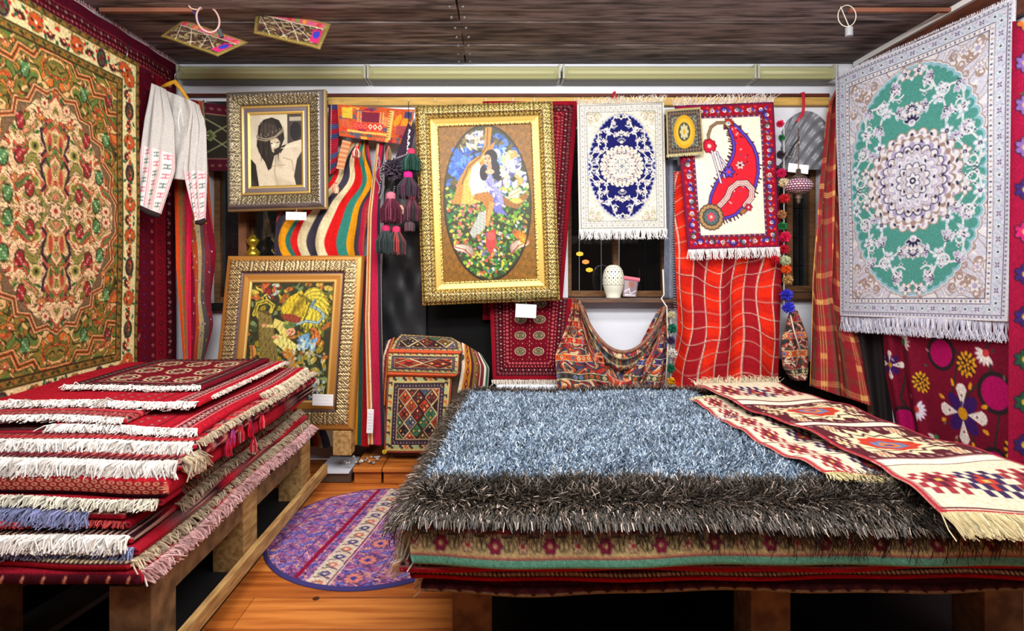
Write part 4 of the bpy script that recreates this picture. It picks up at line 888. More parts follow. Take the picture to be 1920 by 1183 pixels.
# trims and rails
def struct(o, n): o.name = n; o['kind'] = 'structure'; return o
struct(box('rail', tuple(P(345, 181, 3.30)), (tuple(P(1556, 181, 3.30))[0], 3.329, P(0, 175, 3.30)[2]), M_DKWOOD, bevel=.002), 'trim_4')
struct(box('batten', tuple(P(615, 197, 3.29)), (P(1556, 0, 3.29)[0], 3.328, P(0, 182, 3.29)[2]), M_BATTEN, bevel=.002), 'trim_5')
hk = B()
for px in (640, 705, 765, 815, 910, 960, 1000, 1075, 1110, 1230, 1300, 1345, 1430):
    p = P(px, 189, 3.28); hk.tube([tuple(p), tuple(p+np.array([.004, -.012, -.004])), tuple(p+np.array([.006, -.014, .012]))], .0016, 5)
hk.make('nail', M_METAL, bpy.data.objects['trim_5'], kind='stuff')
# right wall plate, white conduit and red rods below the ceiling
struct(B().bar((RX-.03, -1.0, 2.245), (RX-.03, 3.3, 2.245), .03, .15).make('x', mat('red_brown_beam', (104, 56, 38), .55, noise=.45, nscale=6, stretch=(6, 1, 6), bump=.4, rgb2=(64, 32, 22))), 'trim_6')
struct(B().bar((RX-.055, -1.0, 2.335), (RX-.055, 3.3, 2.335), .02, .028).make('x', M_WHITE), 'trim_7')
for n, (a, b), lb in ((1, ((1592, 17), (1830, 10)), 'brown wooden rod under the ceiling above the teal rug'), (2, ((188, 9), (362, 12)), 'pinkish wooden rod under the ceiling above the hanging pockets')):
    p, q = P(*a, 2.60), P(*b, 2.60); p[2] = q[2] = 2.333
    tag(B().bar(tuple(p), tuple(q), .022, .02).make('ceiling_rod', mat('rod_wood', (150, 96, 74), .6, noise=.3, nscale=8), bevel=.003), lb, 'rod')

# fluorescent fittings along the top of the back wall
M_COV = mat('yellowed_lamp_cover', (206, 206, 150), .25, alpha=.55, spec=.5); M_TUBE = mat('lamp_tube', (244, 244, 226), .3); M_HOUS = mat('green_grey_lamp_housing', (140, 142, 104), .5)
spans = [(338, 686), (692, 1048), (1056, 1412), (1418, 1560)]
lbs = ['long lamp fitting beneath yellowed cover, directly over the bowed-man picture', 'yellowed lamp fitting spanning above the gold-framed oval painting', 'yellowed lamp fitting above the navy medallion rug', 'short end of a lamp fitting beside the teal rug corner']
for (a, b), lb in zip(spans, lbs):
    Y = 3.235; x0, x1 = P(a, 0, Y)[0], P(b, 0, Y)[0]; zt, zb = P(0, 124, Y)[2], P(0, 150, Y)[2]
    e = empty('lamp_fitting', ((x0+x1)/2, 3.3, zt), lb, 'lamp', 'lamp fittings over the back wall')
    h = B().box((x0+.01, Y+.03, zb+.012), (x1-.01, 3.328, zt)).make('housing', M_HOUS, bevel=.004)
    c = B(); prof = [(Y+.05, zt), (Y-.01, zt-.004), (Y-.028, zt-.02), (Y-.03, zb+.028), (Y-.012, zb+.004), (Y+.05, zb)]
    n = len(prof); c.v = [(x0+.012*(i in (0, n-1)), yy, z) for i, (yy, z) in enumerate(prof)]+[(x1-.012*(i in (0, n-1)), yy, z) for i, (yy, z) in enumerate(prof)]
    c.f = [(i, i+1, n+i+1, n+i) for i in range(n-1)]+[tuple(range(n))[::-1], tuple(range(n, 2*n))]; cv = c.make('cover', M_COV)
    tb = B().tube([(x0+.03, Y+.005, zb+.045), (x1-.03, Y+.005, zb+.045)], .010, 10).make('tube', M_TUBE, smooth=True)
    lip = B().box((x0+.006, Y-.012, zb-.004), (x1-.006, 3.328, zb+.004)).make('lower_lip', mat('lamp_lip', (96, 96, 70), .4), bevel=.002)
    caps = [B().box((xx-.006, Y-.032, zb), (xx+.006, 3.328, zt)).make('end_cap', mat('end_cap_clear', (176, 178, 160), .3)) for xx in (x0, x1)]
    adopt(e, h, cv, tb, lip, *caps)

# ---------------------------------------------------------------- left wall cloths
def jag(n, a, seed): return np.random.default_rng(seed).normal(0, a, n)
def long_rug(nu, nv): return art_bokhara(nu, nv, 1.5, 1.75, 4, (112, 12, 30), False)
A = art_bokhara(230, 300, 1.55, 1.78, 4, (104, 14, 32), False); DKR = (70, 12, 30)
A.frame(.0, .05, (84, 12, 34)); A.frame(.05, .055, (150, 40, 60))
for x0, c in ((1.10, (150, 18, 40)), (1.36, (150, 20, 40))): A.rect(x0, .12, x0+.10, 1.70, c)
for y_ in np.arange(.16, 1.68, .085):
    for x_, s_ in ((1.12, 1), (1.165, 1)):
        A.poly([(x_-.02, y_), (x_+.012, y_-.022), (x_+.03, y_), (x_+.012, y_+.022)], (62, 14, 34)); A.poly([(x_-.008, y_), (x_+.012, y_-.012), (x_+.02, y_), (x_+.012, y_+.012)], (206, 176, 160))
for y_ in np.arange(.14, 1.70, .055):
    A.ell(1.33, y_, .012, .008, (222, 120, 130)); A.ell(1.33, y_, .005, .003, (140, 20, 40)); A.ell(1.49, y_, .012, .008, (222, 130, 130)); A.ell(1.41, y_, .016, .012, (84, 12, 30)); A.ell(1.41, y_, .007, .005, (190, 60, 70))
    A.rect(1.235, y_-.012, 1.285, y_+.010, (92, 16, 42)); A.ell(1.255, y_, .005, .004, (120, 50, 110))
for j in range(5): A.line([(1.20, .3+j*.3), (1.21, .33+j*.3), (1.22, .3+j*.3)], .005, (222, 150, 130))
A.speck(.05, 2)
LW = -1.875
o, G = sheet('hanging_carpet', [(LW, 1.72, 2.325), (LW, 1.72, .50)], [(LW, 3.275, 2.325), (LW, 3.275, .50)], A, nrm=(1, 0, 0), thick=.012, fold=lambda U, V: .004*np.sin(U*40)+.003*np.sin(V*9))
tag(o, 'large wine red carpet covering the side wall behind the flowered garden carpet', 'carpet')
fringe(o, (LW+.01, 1.9, 2.325), (LW+.01, 3.27, 2.325), (0, 0, 1), .018, 190, (190, 140, 140), name='fringe')

A = art_garden()
o, G = sheet('hanging_carpet', [(-1.80, 1.77, 2.165), (-1.80, 1.77, .575)], [(-1.79, 2.812, 2.165), (-1.80, 2.81, .575)], A, nrm=(1, 0, 0), thick=.012, fold=lambda U, V: .006*np.sin(U*7)+.004*np.sin(V*8+U*4))
tag(o, 'tall green and orange garden carpet with cream flowered border on the side wall', 'carpet')
hk = B().tube([(-1.80, 2.73, 2.15), (-1.80, 2.735, 2.20), (-1.805, 2.75, 2.235), (-1.82, 2.76, 2.20)], .003, 6).make('wire_hook', M_METAL, o, smooth=True)

# striped cloths in the corner
ST = [(.9, (206, 76, 30)), (.9, (128, 100, 62)), (.8, (196, 80, 36)), (1.3, (206, 34, 70)), (.4, (226, 60, 100))]
A = art_kilim_stripes(60, 220, .2, 1.2, [(1.1, (212, 74, 26)), (1.2, (134, 108, 70)), (1.0, (204, 40, 74)), (.6, (214, 20, 66))])
for y_ in np.arange(.03, 1.2, .06): A.ell(.055, y_, .012, .018, (150, 96, 56)); A.ell(.10, y_+.03, .010, .02, (190, 80, 40))
A.speck(.05)
o, G = sheet('striped_cloth', [P(326, 318, 3.1), P(330, 500, 3.05), P(345, 690, 3.0)], [P(360, 318, 3.1), P(358, 500, 3.07), P(358, 690, 3.05)], A, M_WEAVE, nrm=(.6, -1, 0), fold=lambda U, V: .008*np.sin(U*9+V*3))
tag(o, 'orange, olive and pink striped sash hanging below the blouse', 'sash')
A = art_kilim_stripes(70, 240, .2, 1.2, [(1, (176, 70, 40)), (1.0, (178, 160, 116)), (.9, (96, 84, 84)), (1.1, (130, 44, 56)), (1.2, (128, 20, 44))], slant=-.9)
for i in range(90):
    y_ = random.uniform(.35, 1.2); x_ = random.uniform(.02, .19); A.ell(x_, y_, .0045, .0035, random.choice([(230, 180, 60), (60, 50, 150), (226, 60, 60), (220, 200, 190)]))
o, G = sheet('sequined_cloth', [P(352, 188, 3.27), P(362, 318, 3.17), P(356, 420, 3.12), P(356, 560, 3.1), P(352, 692, 3.1)], [P(384, 188, 3.28), P(395, 380, 3.2), P(404, 480, 3.2), P(392, 560, 3.2), P(398, 610, 3.2), P(376, 692, 3.2)], A, M_WEAVE, smooth=30, fold=lambda U, V: .012*np.sin(U*7+V*5))
tag(o, 'slanted multicolour sash with yellow and blue sequins beside the black window', 'sash')
pts = np.array([P(355, 470+k*9, 3.08) for k in range(24)])
d = rng.normal(0, 1, (24*14, 3)); d /= np.linalg.norm(d, axis=1)[:, None]; bp = np.repeat(pts, 14, 0)
prisms('edge_tufts', np.stack([bp, bp+d*.006, bp+d*.011], 1), np.full(len(bp), .0014), np.repeat(np.array([random.choice([(30, 24, 26), (206, 190, 170), (176, 30, 50)]) for _ in range(24)]), 14, 0), parent=o)

# small dark rug fragment behind the picture frame
A = Art.grid(60, 90, .2, .42, (92, 30, 46)); A.rect(0, .07, .2, .34, (58, 54, 46)); A.rect(0, .065, .2, .07, (190, 150, 130)); A.rect(0, .34, .2, .345, (190, 150, 130))
for p in ([(0, .1), (.1, .2), (.2, .1)], [(0, .3), (.1, .2), (.2, .3)], [(.06, .08), (.14, .14), (.2, .2), (.14, .26), (.06, .33)]): A.line(p, .006, (170, 176, 130))
for x_ in np.arange(.02, .2, .03): A.ell(x_, .033, .008, .008, (150, 90, 90)); A.ell(x_, .385, .008, .008, (150, 90, 90))
A.palm(.09, .2, .035, ((200, 206, 150), (90, 110, 60), (58, 54, 46), (206, 200, 150)), 0)
o, G = sheet('hanging_rug', [P(343, 186, 3.29), P(348, 322, 3.29)], [P(440, 200, 3.29), P(440, 320, 3.29)], A, thick=.008)
tag(o, 'small dark rug with pale lattice, half hidden between blouse and picture', 'rug')

# blouse on its hanger
blouse = empty('blouse', tuple(P(325, 200, 2.98)), 'white peasant blouse with red and green embroidered sleeves on a wooden hanger', 'blouse')
LIN = (204, 200, 196)
def linen(nu, nv, w, h, emb=None, seed=1):
    A = Art.grid(nu, nv, w, h, LIN)
    if emb is not None:
        A.rect(0, emb, w, h, (236, 230, 228))
        for i, x in enumerate(np.arange(w*.04, w, w*.30)):
            A.line([(x, emb), (x, h)], w*.02, (206, 110, 124)); A.line([(x+w*.045, emb), (x+w*.045, h)], w*.012, (206, 120, 130))
            for j, yy in enumerate(np.arange(emb+.025, h, .05)):
                c = (30, 84, 70) if (i+j) % 2 else (206, 60, 90); xx = x+w*.18
                for sg in (-1, 1):
                    for q in (-.007, .007): A.line([(xx+sg*.004, yy+q*1.3), (xx+sg*.013, yy+q*1.3-sg*.005)], .0045, c)
                A.line([(xx, yy-.012), (xx, yy+.012)], .0032, c)
    return A.speck(.03, seed)
wr = lambda U, V: .006*np.sin(U*17+V*4)+.004*np.sin(U*9-V*6)
K = []
K.append(sheet('bodice', [P(306, 168, 3.0), P(292, 230, 2.97), P(294, 290, 2.95), P(306, 334, 2.94)], [P(366, 192, 3.0), P(384, 225, 3.0), P(376, 280, 2.98), P(350, 338, 2.96)], linen(70, 80, .2, .4), M_WEAVE, fold=wr, bulge=.016, smooth=14)[0])
K.append(sheet('sleeve', [P(286, 157, 2.93), P(272, 220, 2.88), P(262, 300, 2.84), P(257, 385, 2.84)], [P(310, 167, 2.95), P(326, 230, 2.92), P(328, 320, 2.89), P(302, 404, 2.86)], linen(70, 140, .17, .68, .36, 2), M_WEAVE, fold=wr, bulge=.018, smooth=14)[0])
K.append(sheet('sleeve', [P(362, 192, 3.0), P(350, 250, 2.97), P(344, 320, 2.95), P(366, 418, 2.94)], [P(372, 196, 3.0), P(386, 240, 3.0), P(388, 330, 2.99), P(386, 414, 2.97)], linen(56, 130, .13, .62, .36, 3), M_WEAVE, fold=wr, bulge=.016, smooth=14)[0])
for a, b, n in ((P(257, 386, 2.82), P(300, 405, 2.84), 1), (P(366, 417, 2.92), P(386, 412, 2.94), 2)):
    K.append(B().tube([tuple(a), tuple((a+b)/2+np.array([0, 0, -.008])), tuple(b)], [.010, .016, .012], 10).make('cuff_lining', mat('dark_lining', (44, 28, 30), .9), smooth=True))
K.append(B().tube([tuple(P(335, 193, 2.93)), tuple(P(338, 205, 2.92)), tuple(P(334, 225, 2.915)), tuple(P(337, 250, 2.91))], .003, 6).make('lacing', M_WHITE, smooth=True))
K.append(B().tube([tuple(P(342, 193, 2.93)), tuple(P(340, 210, 2.92)), tuple(P(344, 236, 2.915))], .002, 6).make('lacing', M_WHITE, smooth=True))
h = B().tube([tuple(P(303, 163, 2.99)), tuple(P(318, 157, 2.99)), tuple(P(328, 153, 2.99)), tuple(P(340, 168, 3.01)), tuple(P(358, 194, 3.03))], [.007, .012, .014, .011, .006], 10).make('hanger', mat('yellow_hanger_wood', (216, 158, 40), .45), smooth=True)
hkk = B().tube([tuple(P(328, 152, 2.99)), tuple(P(328, 140, 2.99)), tuple(P(336, 130, 3.0)), tuple(P(343, 138, 3.0))], .003, 6).make('hanger_hook', M_METAL, smooth=True)
adopt(blouse, h, hkk, *K)

# ---------------------------------------------------------------- framed pictures
def framed(name, label, cor, prof, fw, pic, n_out, goldf, tagc=None, tag_p=None, back=.03):
    """cor TL,TR,BR,BL; prof: list of (s 0..1 inwards, height, colour, relief amplitude)"""
    c = [np.asarray(q, float) for q in cor]; ctr = sum(c)/4; W = np.linalg.norm(c[1]-c[0]); H = np.linalg.norm(c[3]-c[0])
    n = np.cross(c[3]-c[0], c[1]-c[0]); n /= np.linalg.norm(n)
    if n[1] > 0: n = -n
    def at(a, b, h): u, v = a/W, b/H; return (c[0]*(1-u)*(1-v)+c[1]*u*(1-v)+c[2]*u*v+c[3]*(1-u)*v)+n*h
    e = empty(name, tuple((c[2]+c[3])/2), label, 'picture'); kids = []
    ps = np.array([p[0] for p in prof]); ph = np.array([p[1] for p in prof]); pc = np.array([p[2] for p in prof], float); pr = np.array([p[3] for p in prof])
    ns = 34; S = np.linspace(0, 1, ns)
    for k in range(4):
        Ls = W if k % 2 == 0 else H; nt = int(Ls/.0042); Vv, Cc = [], []
        T = np.linspace(0, 1, nt)
        for i, t in enumerate(T):
            for s in S:
                off = s*fw; a = off+(Ls-2*off)*t; hh = np.interp(s, ps, ph); rl = np.interp(s, ps, pr); cc = np.array([np.interp(s, ps, pc[:, q]) for q in range(3)])
                if rl > 0:
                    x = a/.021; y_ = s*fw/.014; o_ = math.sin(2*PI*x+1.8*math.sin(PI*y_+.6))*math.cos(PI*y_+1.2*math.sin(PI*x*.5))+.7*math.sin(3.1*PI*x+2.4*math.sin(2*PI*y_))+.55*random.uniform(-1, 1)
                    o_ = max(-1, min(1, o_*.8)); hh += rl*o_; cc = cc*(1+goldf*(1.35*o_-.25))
                if k == 0: q = at(a, off, hh)
                elif k == 1: q = at(W-off, a, hh)
                elif k == 2: q = at(W-a, H-off, hh)
                else: q = at(off, H-a, hh)
                Vv.append(q); Cc.append(np.clip(cc, 0, 255))
        V = np.array(Vv); C = np.array(Cc); f = gridfaces(nt, ns)
        # side and back closing strips
        ou = np.arange(nt)*ns; inn = ou+ns-1; b0 = len(V); V = np.concatenate([V, V[ou]-n*(ph[0]+back), V[inn]-n*(ph[-1]+back)]); C = np.concatenate([C, C[ou]*.5, C[inn]*.5]); j = np.arange(nt-1)
        f2 = np.stack([ou[j], ou[j+1], b0+j+1, b0+j], 1); f3 = np.stack([b0+j, b0+j+1, b0+nt+j+1, b0+nt+j], 1)
        kids.append(mesh('frame_rail', V, [f, f2[:, ::-1].copy(), f3], M_GILT, C, None, True))
    q = fw*.985; pp = [at(q, q, prof[-1][1]-.002), at(W-q, q, prof[-1][1]-.002), at(W-q, H-q, prof[-1][1]-.002), at(q, H-q, prof[-1][1]-.002)]
    pv, _ = sheet('picture_print', [pp[0], pp[3]], [pp[1], pp[2]], pic, M_PRINT, nrm=n, thick=.004); kids.append(pv)
    adopt(e, *kids); return e, at, W, H
SIL, OLD, GOLD, DKB, BRZ = (150, 146, 150), (150, 132, 96), (206, 168, 84), (58, 44, 40), (120, 96, 60)
framed('framed_picture', 'silver-bronze framed sepia portrait of a bowed long-haired man', [P(425, 174, 3.17), P(611, 168, 3.17), P(613, 391, 3.14), P(428, 397, 3.14)],
       [(0, .004, (206, 180, 120), 0), (.03, .012, (186, 160, 100), 0), (.07, .012, (110, 100, 104), 0), (.13, .034, (150, 146, 156), 0), (.19, .044, (130, 124, 124), 0), (.26, .044, (126, 112, 88), .0035), (.58, .024, (138, 124, 92), .0035), (.62, .018, DKB, 0), (.66, .021, GOLD, 0), (.71, .021, GOLD, 0), (.74, .016, (120, 108, 110), 0), (.88, .016, (130, 120, 124), 0), (.90, .02, (226, 190, 110), 0), (1, .012, (196, 156, 70), 0)],
       .137, art_portrait(), 0, .42)
framed('framed_picture', 'ornate gold frame around an oval painting of a seated woman among flowers', [P(778, 199, 3.14), P(1036, 190, 3.14), P(1050, 563, 3.10), P(792, 573, 3.10)],
       [(0, .006, (196, 156, 80), .002), (.05, .016, (214, 176, 96), .003), (.10, .02, (120, 90, 44), 0), (.16, .034, (200, 170, 104), .004), (.42, .050, (206, 176, 110), .0042), (.50, .046, (96, 70, 36), 0), (.56, .040, (222, 186, 104), .002), (.64, .030, (150, 116, 50), 0), (.68, .026, (230, 196, 110), 0), (.90, .016, (222, 180, 86), 0), (.94, .020, (240, 206, 120), .0012), (1, .012, (150, 110, 44), 0)],
       .128, art_oval_painting(), 0, .55)
framed('framed_picture', 'bronze and gold frame leaning low, yellow painting of a winged harp player', [P(428, 480, 3.13), P(682, 479, 3.13), P(663, 806, 2.98), P(396, 806, 2.98)],
       [(0, .004, (196, 134, 60), 0), (.04, .016, (206, 146, 70), 0), (.18, .022, (190, 126, 56), 0), (.24, .028, (176, 150, 110), .0036), (.58, .034, (166, 140, 96), .0036), (.62, .022, (84, 62, 70), 0), (.68, .020, (130, 110, 96), 0), (.72, .022, (196, 134, 58), 0), (.90, .018, (206, 144, 66), 0), (.94, .020, (240, 206, 130), 0), (1, .012, (170, 120, 50), 0)],
       .155, art_harp_painting(), 0, .50)
def price_tag(px, py, Y, wd, ht, label, rot=0.0, lines=4):
    p = P(px, py, Y); e = empty('price_tag', tuple(p), label, 'tag'); A = Art.grid(40, 40, 1, 1, (244, 244, 246))
    for k in range(lines): yy = .2+.62*k/max(1, lines-1); x_ = .08; A.line([(.08, yy), (.9-.1*(k % 2), yy)], .022, (186, 190, 200))
    c, s = math.cos(rot), math.sin(rot); q = lambda a, b: p+np.array([a*c-b*s, -.002*a, a*s+b*c])
    o, _ = sheet('card', [q(-wd/2, ht/2), q(-wd/2, -ht/2)], [q(wd/2, ht/2), q(wd/2, -ht/2)], A, M_PRINT, thick=.001); 
    st = B().tube([tuple(q(0, ht/2)), tuple(q(0, ht/2+.03)+np.array([0, .02, 0]))], .0008, 4).make('string', M_WHITE); adopt(e, o, st)
price_tag(555, 405, 3.12, .115, .045, 'white price card below the sepia portrait frame', -.02, 3)
price_tag(986, 583, 3.10, .115, .075, 'white ruled card below the gold oval painting', -.05, 4)
price_tag(694, 790, 3.02, .035, .13, 'narrow white card on the striped kilim near its foot', -.04, 6)
price_tag(605, 750, 2.93, .11, .06, 'white card on the lower corner of the leaning picture', -.03, 3)
price_tag(1497, 316, 3.16, .115, .05, 'white card tied above the mosaic lamp', -.12, 0)
for nm, (a, b), lb in (('prop_block', ((626, 806), (660, 852)), 'pale wooden block propping up the leaning harp picture'),):
    p, q = P(*a, 2.99), P(*b, 2.99); tag(box(nm, (p[0], 2.97, q[2]-.0), (q[0], 3.05, p[2]), M_PALLET, bevel=.003), lb, 'block')
# ---------------------------------------------------------------- centre of the back wall
KS = [(.5, (176, 66, 60)), (2.4, (62, 56, 72)), (2.0, (226, 150, 24)), (.9, (40, 106, 96)), (1.6, (206, 30, 30)), (2.4, (216, 202, 160)), (2.3, (60, 56, 70)), (2.4, (222, 208, 166)), (2.7, (206, 26, 26)), (2.2, (50, 128, 116)), (2.0, (228, 152, 22)), (1.2, (62, 54, 66)), (1.0, (176, 30, 60))]
A = warp(art_kilim_stripes(140, 230, 1, 1.7, KS), lambda U, V: .05*np.sin(V*21+U*2)+.03*np.sin(V*37), lambda U, V: 0*U)
def kfold(U, V): return .020*np.sin(U*13+V*2)*np.clip(V*2, .2, 1)+.008*np.sin(U*31-V*5)
# sagging drape: bands converge to the pin at the top
o, G = sheet('striped_kilim', [P(655, 268, 3.24), P(590, 330, 3.23), P(518, 400, 3.22), P(514, 480, 3.22), P(560, 840, 3.2)], [P(690, 262, 3.24), P(700, 350, 3.24), P(684, 440, 3.22), P(676, 600, 3.2), P(672, 835, 3.18)], A, M_WEAVE, fold=kfold, smooth=30)
tag(o, 'wide kilim in red, cream, teal and orange bands gathered to a point', 'kilim')
K2 = [(.5, (206, 180, 150)), (.8, (196, 110, 40)), (.5, (230, 200, 160)), (.5, (120, 60, 60)), (2.6, (176, 30, 64)), (1.4, (50, 44, 60))]
A = art_kilim_stripes(44, 220, 1, 1.7, K2)
o, G = sheet('striped_kilim', [P(707, 268, 3.2), P(690, 400, 3.18), P(684, 600, 3.12), P(690, 834, 3.05)], [P(722, 268, 3.2), P(712, 400, 3.18), P(716, 600, 3.12), P(722, 836, 3.05)], A, M_WEAVE, fold=lambda U, V: .004*np.sin(U*8+V*9), smooth=8)
tag(o, 'narrow crimson and navy striped kilim edge falling to the wooden step', 'kilim')
A = art_kilim_stripes(30, 200, 1, 1.7, [(1, (226, 150, 24)), (1, (40, 96, 86)), (1.6, (190, 24, 30))])
o, G = sheet('striped_kilim', [P(677, 480, 3.19), P(668, 640, 3.16), P(660, 834, 3.1)], [P(690, 480, 3.19), P(690, 640, 3.16), P(692, 838, 3.1)], A, M_WEAVE, fold=lambda U, V: .004*np.sin(U*8+V*9))
tag(o, 'slim fold of kilim, orange, green and red, beside the leaning frame', 'kilim')

# woven saddlebag panel with tassels
A = Art.grid(130, 76, .50, .27, (190, 84, 44)); r = random.Random(3)
for i in range(60):
    x_, y_ = r.uniform(0, .5), r.uniform(0, .26); A.rect(x_, y_, x_+r.uniform(.03, .07), y_+r.uniform(.02, .05), r.choice([(206, 70, 40), (222, 160, 60), (196, 90, 60), (140, 40, 70), (96, 84, 100), (210, 130, 80)]))
A.rect(.16, .045, .28, .125, (116, 40, 60)); A.rect(.13, .04, .15, .13, (190, 110, 40)); A.rect(.29, .04, .31, .13, (190, 110, 40)); A.rect(.03, .02, .10, .11, (214, 176, 60))
for x_ in (.135, .155, .285, .305): 
    for y_ in np.arange(.045, .13, .012): A.ell(x_, y_, .003, .003, (240, 226, 206))
A.rect(.10, .135, .31, .19, (206, 60, 56))
for i, x_ in enumerate(np.arange(.12, .31, .034)): 
    for f, c in ((1, (236, 216, 176) if i > 2 else (222, 110, 90)), (.5, (190, 50, 44))): A.poly([(x_-.016*f, .162), (x_, .162-.024*f), (x_+.016*f, .162), (x_, .162+.024*f)], c)
A.rect(.06, .205, .34, .222, (222, 176, 90)); A.rect(.0, .235, .5, .24, (60, 90, 70)); A.rect(.34, .02, .37, .25, (214, 176, 96)); 
for y_ in np.arange(.03, .25, .02): A.rect(.34, y_, .355, y_+.006, (120, 50, 40))
for x_ in (.40, .45): A.ell(x_, .09, .02, .05, (226, 140, 40), .3)
A.rect(.44, .02, .49, .07, (70, 70, 110)); A.rect(.40, .13, .5, .2, (160, 70, 70)); A.speck(.1, 5)
saddle = empty('saddlebag', tuple(P(700, 240, 3.17)), 'orange and red patchwork saddlebag with tassels pinned to the batten', 'bag')
s1, _ = sheet('woven_panel', [P(632, 196, 3.19), P(636, 255, 3.17)], [P(778, 206, 3.17), P(764, 272, 3.15)], A, M_WEAVE, fold=lambda U, V: .004*np.sin(U*14))
A = Art.grid(26, 110, .08, .42, (140, 24, 44))
for k in range(7): A.rect(0, k*.06, .08, k*.06+.03, [(50, 56, 96), (150, 26, 44), (60, 70, 110)][k % 3])
A.rect(0, 0, .012, .42, (70, 24, 30))
for y_ in np.arange(0, .42, .012): A.ell(.018, y_, .003, .003, (236, 220, 200))
s2, _ = sheet('side_strap', [P(616, 196, 3.22), P(616, 330, 3.2)], [P(640, 196, 3.22), P(630, 320, 3.2)], A.speck(.08), M_WEAVE)
A = Art.grid(20, 60, 1, 1, (190, 120, 80)); A.mix(lambda X, Y: ((np.sin(Y*40) > 0)*.5, (226, 190, 150)))
s3, _ = sheet('corner_strap', [P(642, 262, 3.17), P(630, 316, 3.16)], [P(658, 266, 3.17), P(644, 318, 3.16)], A, M_WEAVE)
adopt(saddle, s1, s2, s3)
def tassel(name, p, ln, rad, col, col2, parent=None, head=True, n=170, band=(200, 60, 120)):
    p = np.asarray(p, float); e = bpy.data.objects.new(name, None); COL.objects.link(e); e.location = tuple(p); bpy.context.view_layer.update()
    a = rng.uniform(0, 2*PI, n); rr = np.sqrt(rng.uniform(0, 1, n))*rad; top = p+np.stack([np.cos(a)*rr*.35, np.sin(a)*rr*.35, np.zeros(n)], 1)
    mid = p+np.stack([np.cos(a)*rr, np.sin(a)*rr, -ln*.45*np.ones(n)], 1); bot = p+np.stack([np.cos(a)*rr*.95, np.sin(a)*rr*.95, -ln*rng.uniform(.8, 1, n)], 1)
    C = np.where(rng.uniform(0, 1, n)[:, None] < .75, np.array(col, float), np.array(col2, float))*(1+rng.normal(0, .15, n))[:, None]
    k = [prisms('yarn', np.stack([top, mid, bot], 1), np.full(n, .0022), np.clip(C, 0, 255))]
    core = B().lathe(tuple(p), [(rad*.1, -ln*.8), (rad*.75, -ln*.7), (rad*.8, -ln*.4), (rad*.3, 0)], 12).make('core', mat('tassel_core_%d_%d_%d' % tuple(col), tuple(int(q*.6) for q in col), .95), smooth=True); k.append(core)
    if head: k.append(B().lathe(tuple(p), [(rad*.15, rad*.55), (rad*.4, rad*.4), (rad*.42, .0), (rad*.36, -ln*.08)], 12).make('binding', mat('binding_%d_%d_%d' % tuple(band), band, .8), smooth=True))
    adopt(e, *k)
    if parent is not None: adopt(parent, e)
    return e
def pompom(name, p, rad, col, col2=None, n=230):
    p = np.asarray(p, float); d = rng.normal(0, 1, (n, 3)); d /= np.linalg.norm(d, axis=1)[:, None]; ln = rad*rng.uniform(.85, 1.08, n)[:, None]
    C = np.array(col, float)*(1+rng.normal(0, .16, n))[:, None]
    if col2 is not None: C = np.where(rng.uniform(0, 1, n)[:, None] < .25, np.array(col2, float), C)
    return prisms(name, np.stack([p+d*rad*.2, p+d*ln*.7, p+d*ln+rng.normal(0, rad*.08, (n, 3))], 1), np.full(n, max(.0014, rad*.085)), np.clip(C, 0, 255), kind=None)
for q, l, r_, c, c2 in (((668, 278), .055, .024, (196, 96, 90), (236, 206, 180)), ((629, 345), .055, .02, (200, 150, 120), (236, 206, 170)), ((729, 277), .075, .017, (120, 100, 70), (190, 80, 90))):
    tassel('tassel', P(*q, 3.13), l, r_, c, c2, saddle, n=110, band=(200, 90, 80))

# dark tassel garland
gar = empty('tassel_garland', tuple(P(765, 230, 3.1)), 'garland of dark grey, green and maroon wool tassels beside the gold frame', 'garland')
A = Art.grid(40, 60, 1, 1, (52, 40, 54))
for k in range(5): A.line([(.35+.1*k, .12+.12*k), (.5+.1*k, .10+.12*k), (.4+.1*k, .2+.12*k)], .05, (236, 232, 236))
A.line([(0, .9), (.9, .5)], .02, (200, 200, 206)); A.mix(lambda X, Y: (((np.sin(X*60)*np.sin(Y*60)) > .6)*.5, (90, 40, 70)))
g1, _ = sheet('beaded_flap', [P(765, 230, 3.1), P(738, 305, 3.1)], [P(778, 245, 3.1), P(760, 330, 3.1)], A, M_WEAVE, fold=lambda U, V: .006*np.sin(U*6))
g2 = B().tube([tuple(P(766, 190, 3.2)), tuple(P(766, 232, 3.12))], .002, 5).make('cord', M_BLACK)
beads = B()
for (a, b) in (((740, 350), (735, 375)), ((716, 320), (712, 352)), ((735, 410), (733, 430)), ((708, 300), (716, 330))):
    for t in np.linspace(0, 1, 7): p = P(a[0]+(b[0]-a[0])*t, a[1]+(b[1]-a[1])*t, 3.1); beads.lathe(tuple(p), [(.001, -.004), (.004, 0), (.001, .004)], 6)
g3 = beads.make('bead_strings', mat('beads', (170, 165, 175), .3), kind='stuff')
adopt(gar, g1, g2, g3, pompom('pompom', P(739, 318, 3.08), .058, (66, 58, 72), (110, 90, 110), 420), pompom('pompom', P(775, 300, 3.1), .03, (40, 66, 58)))
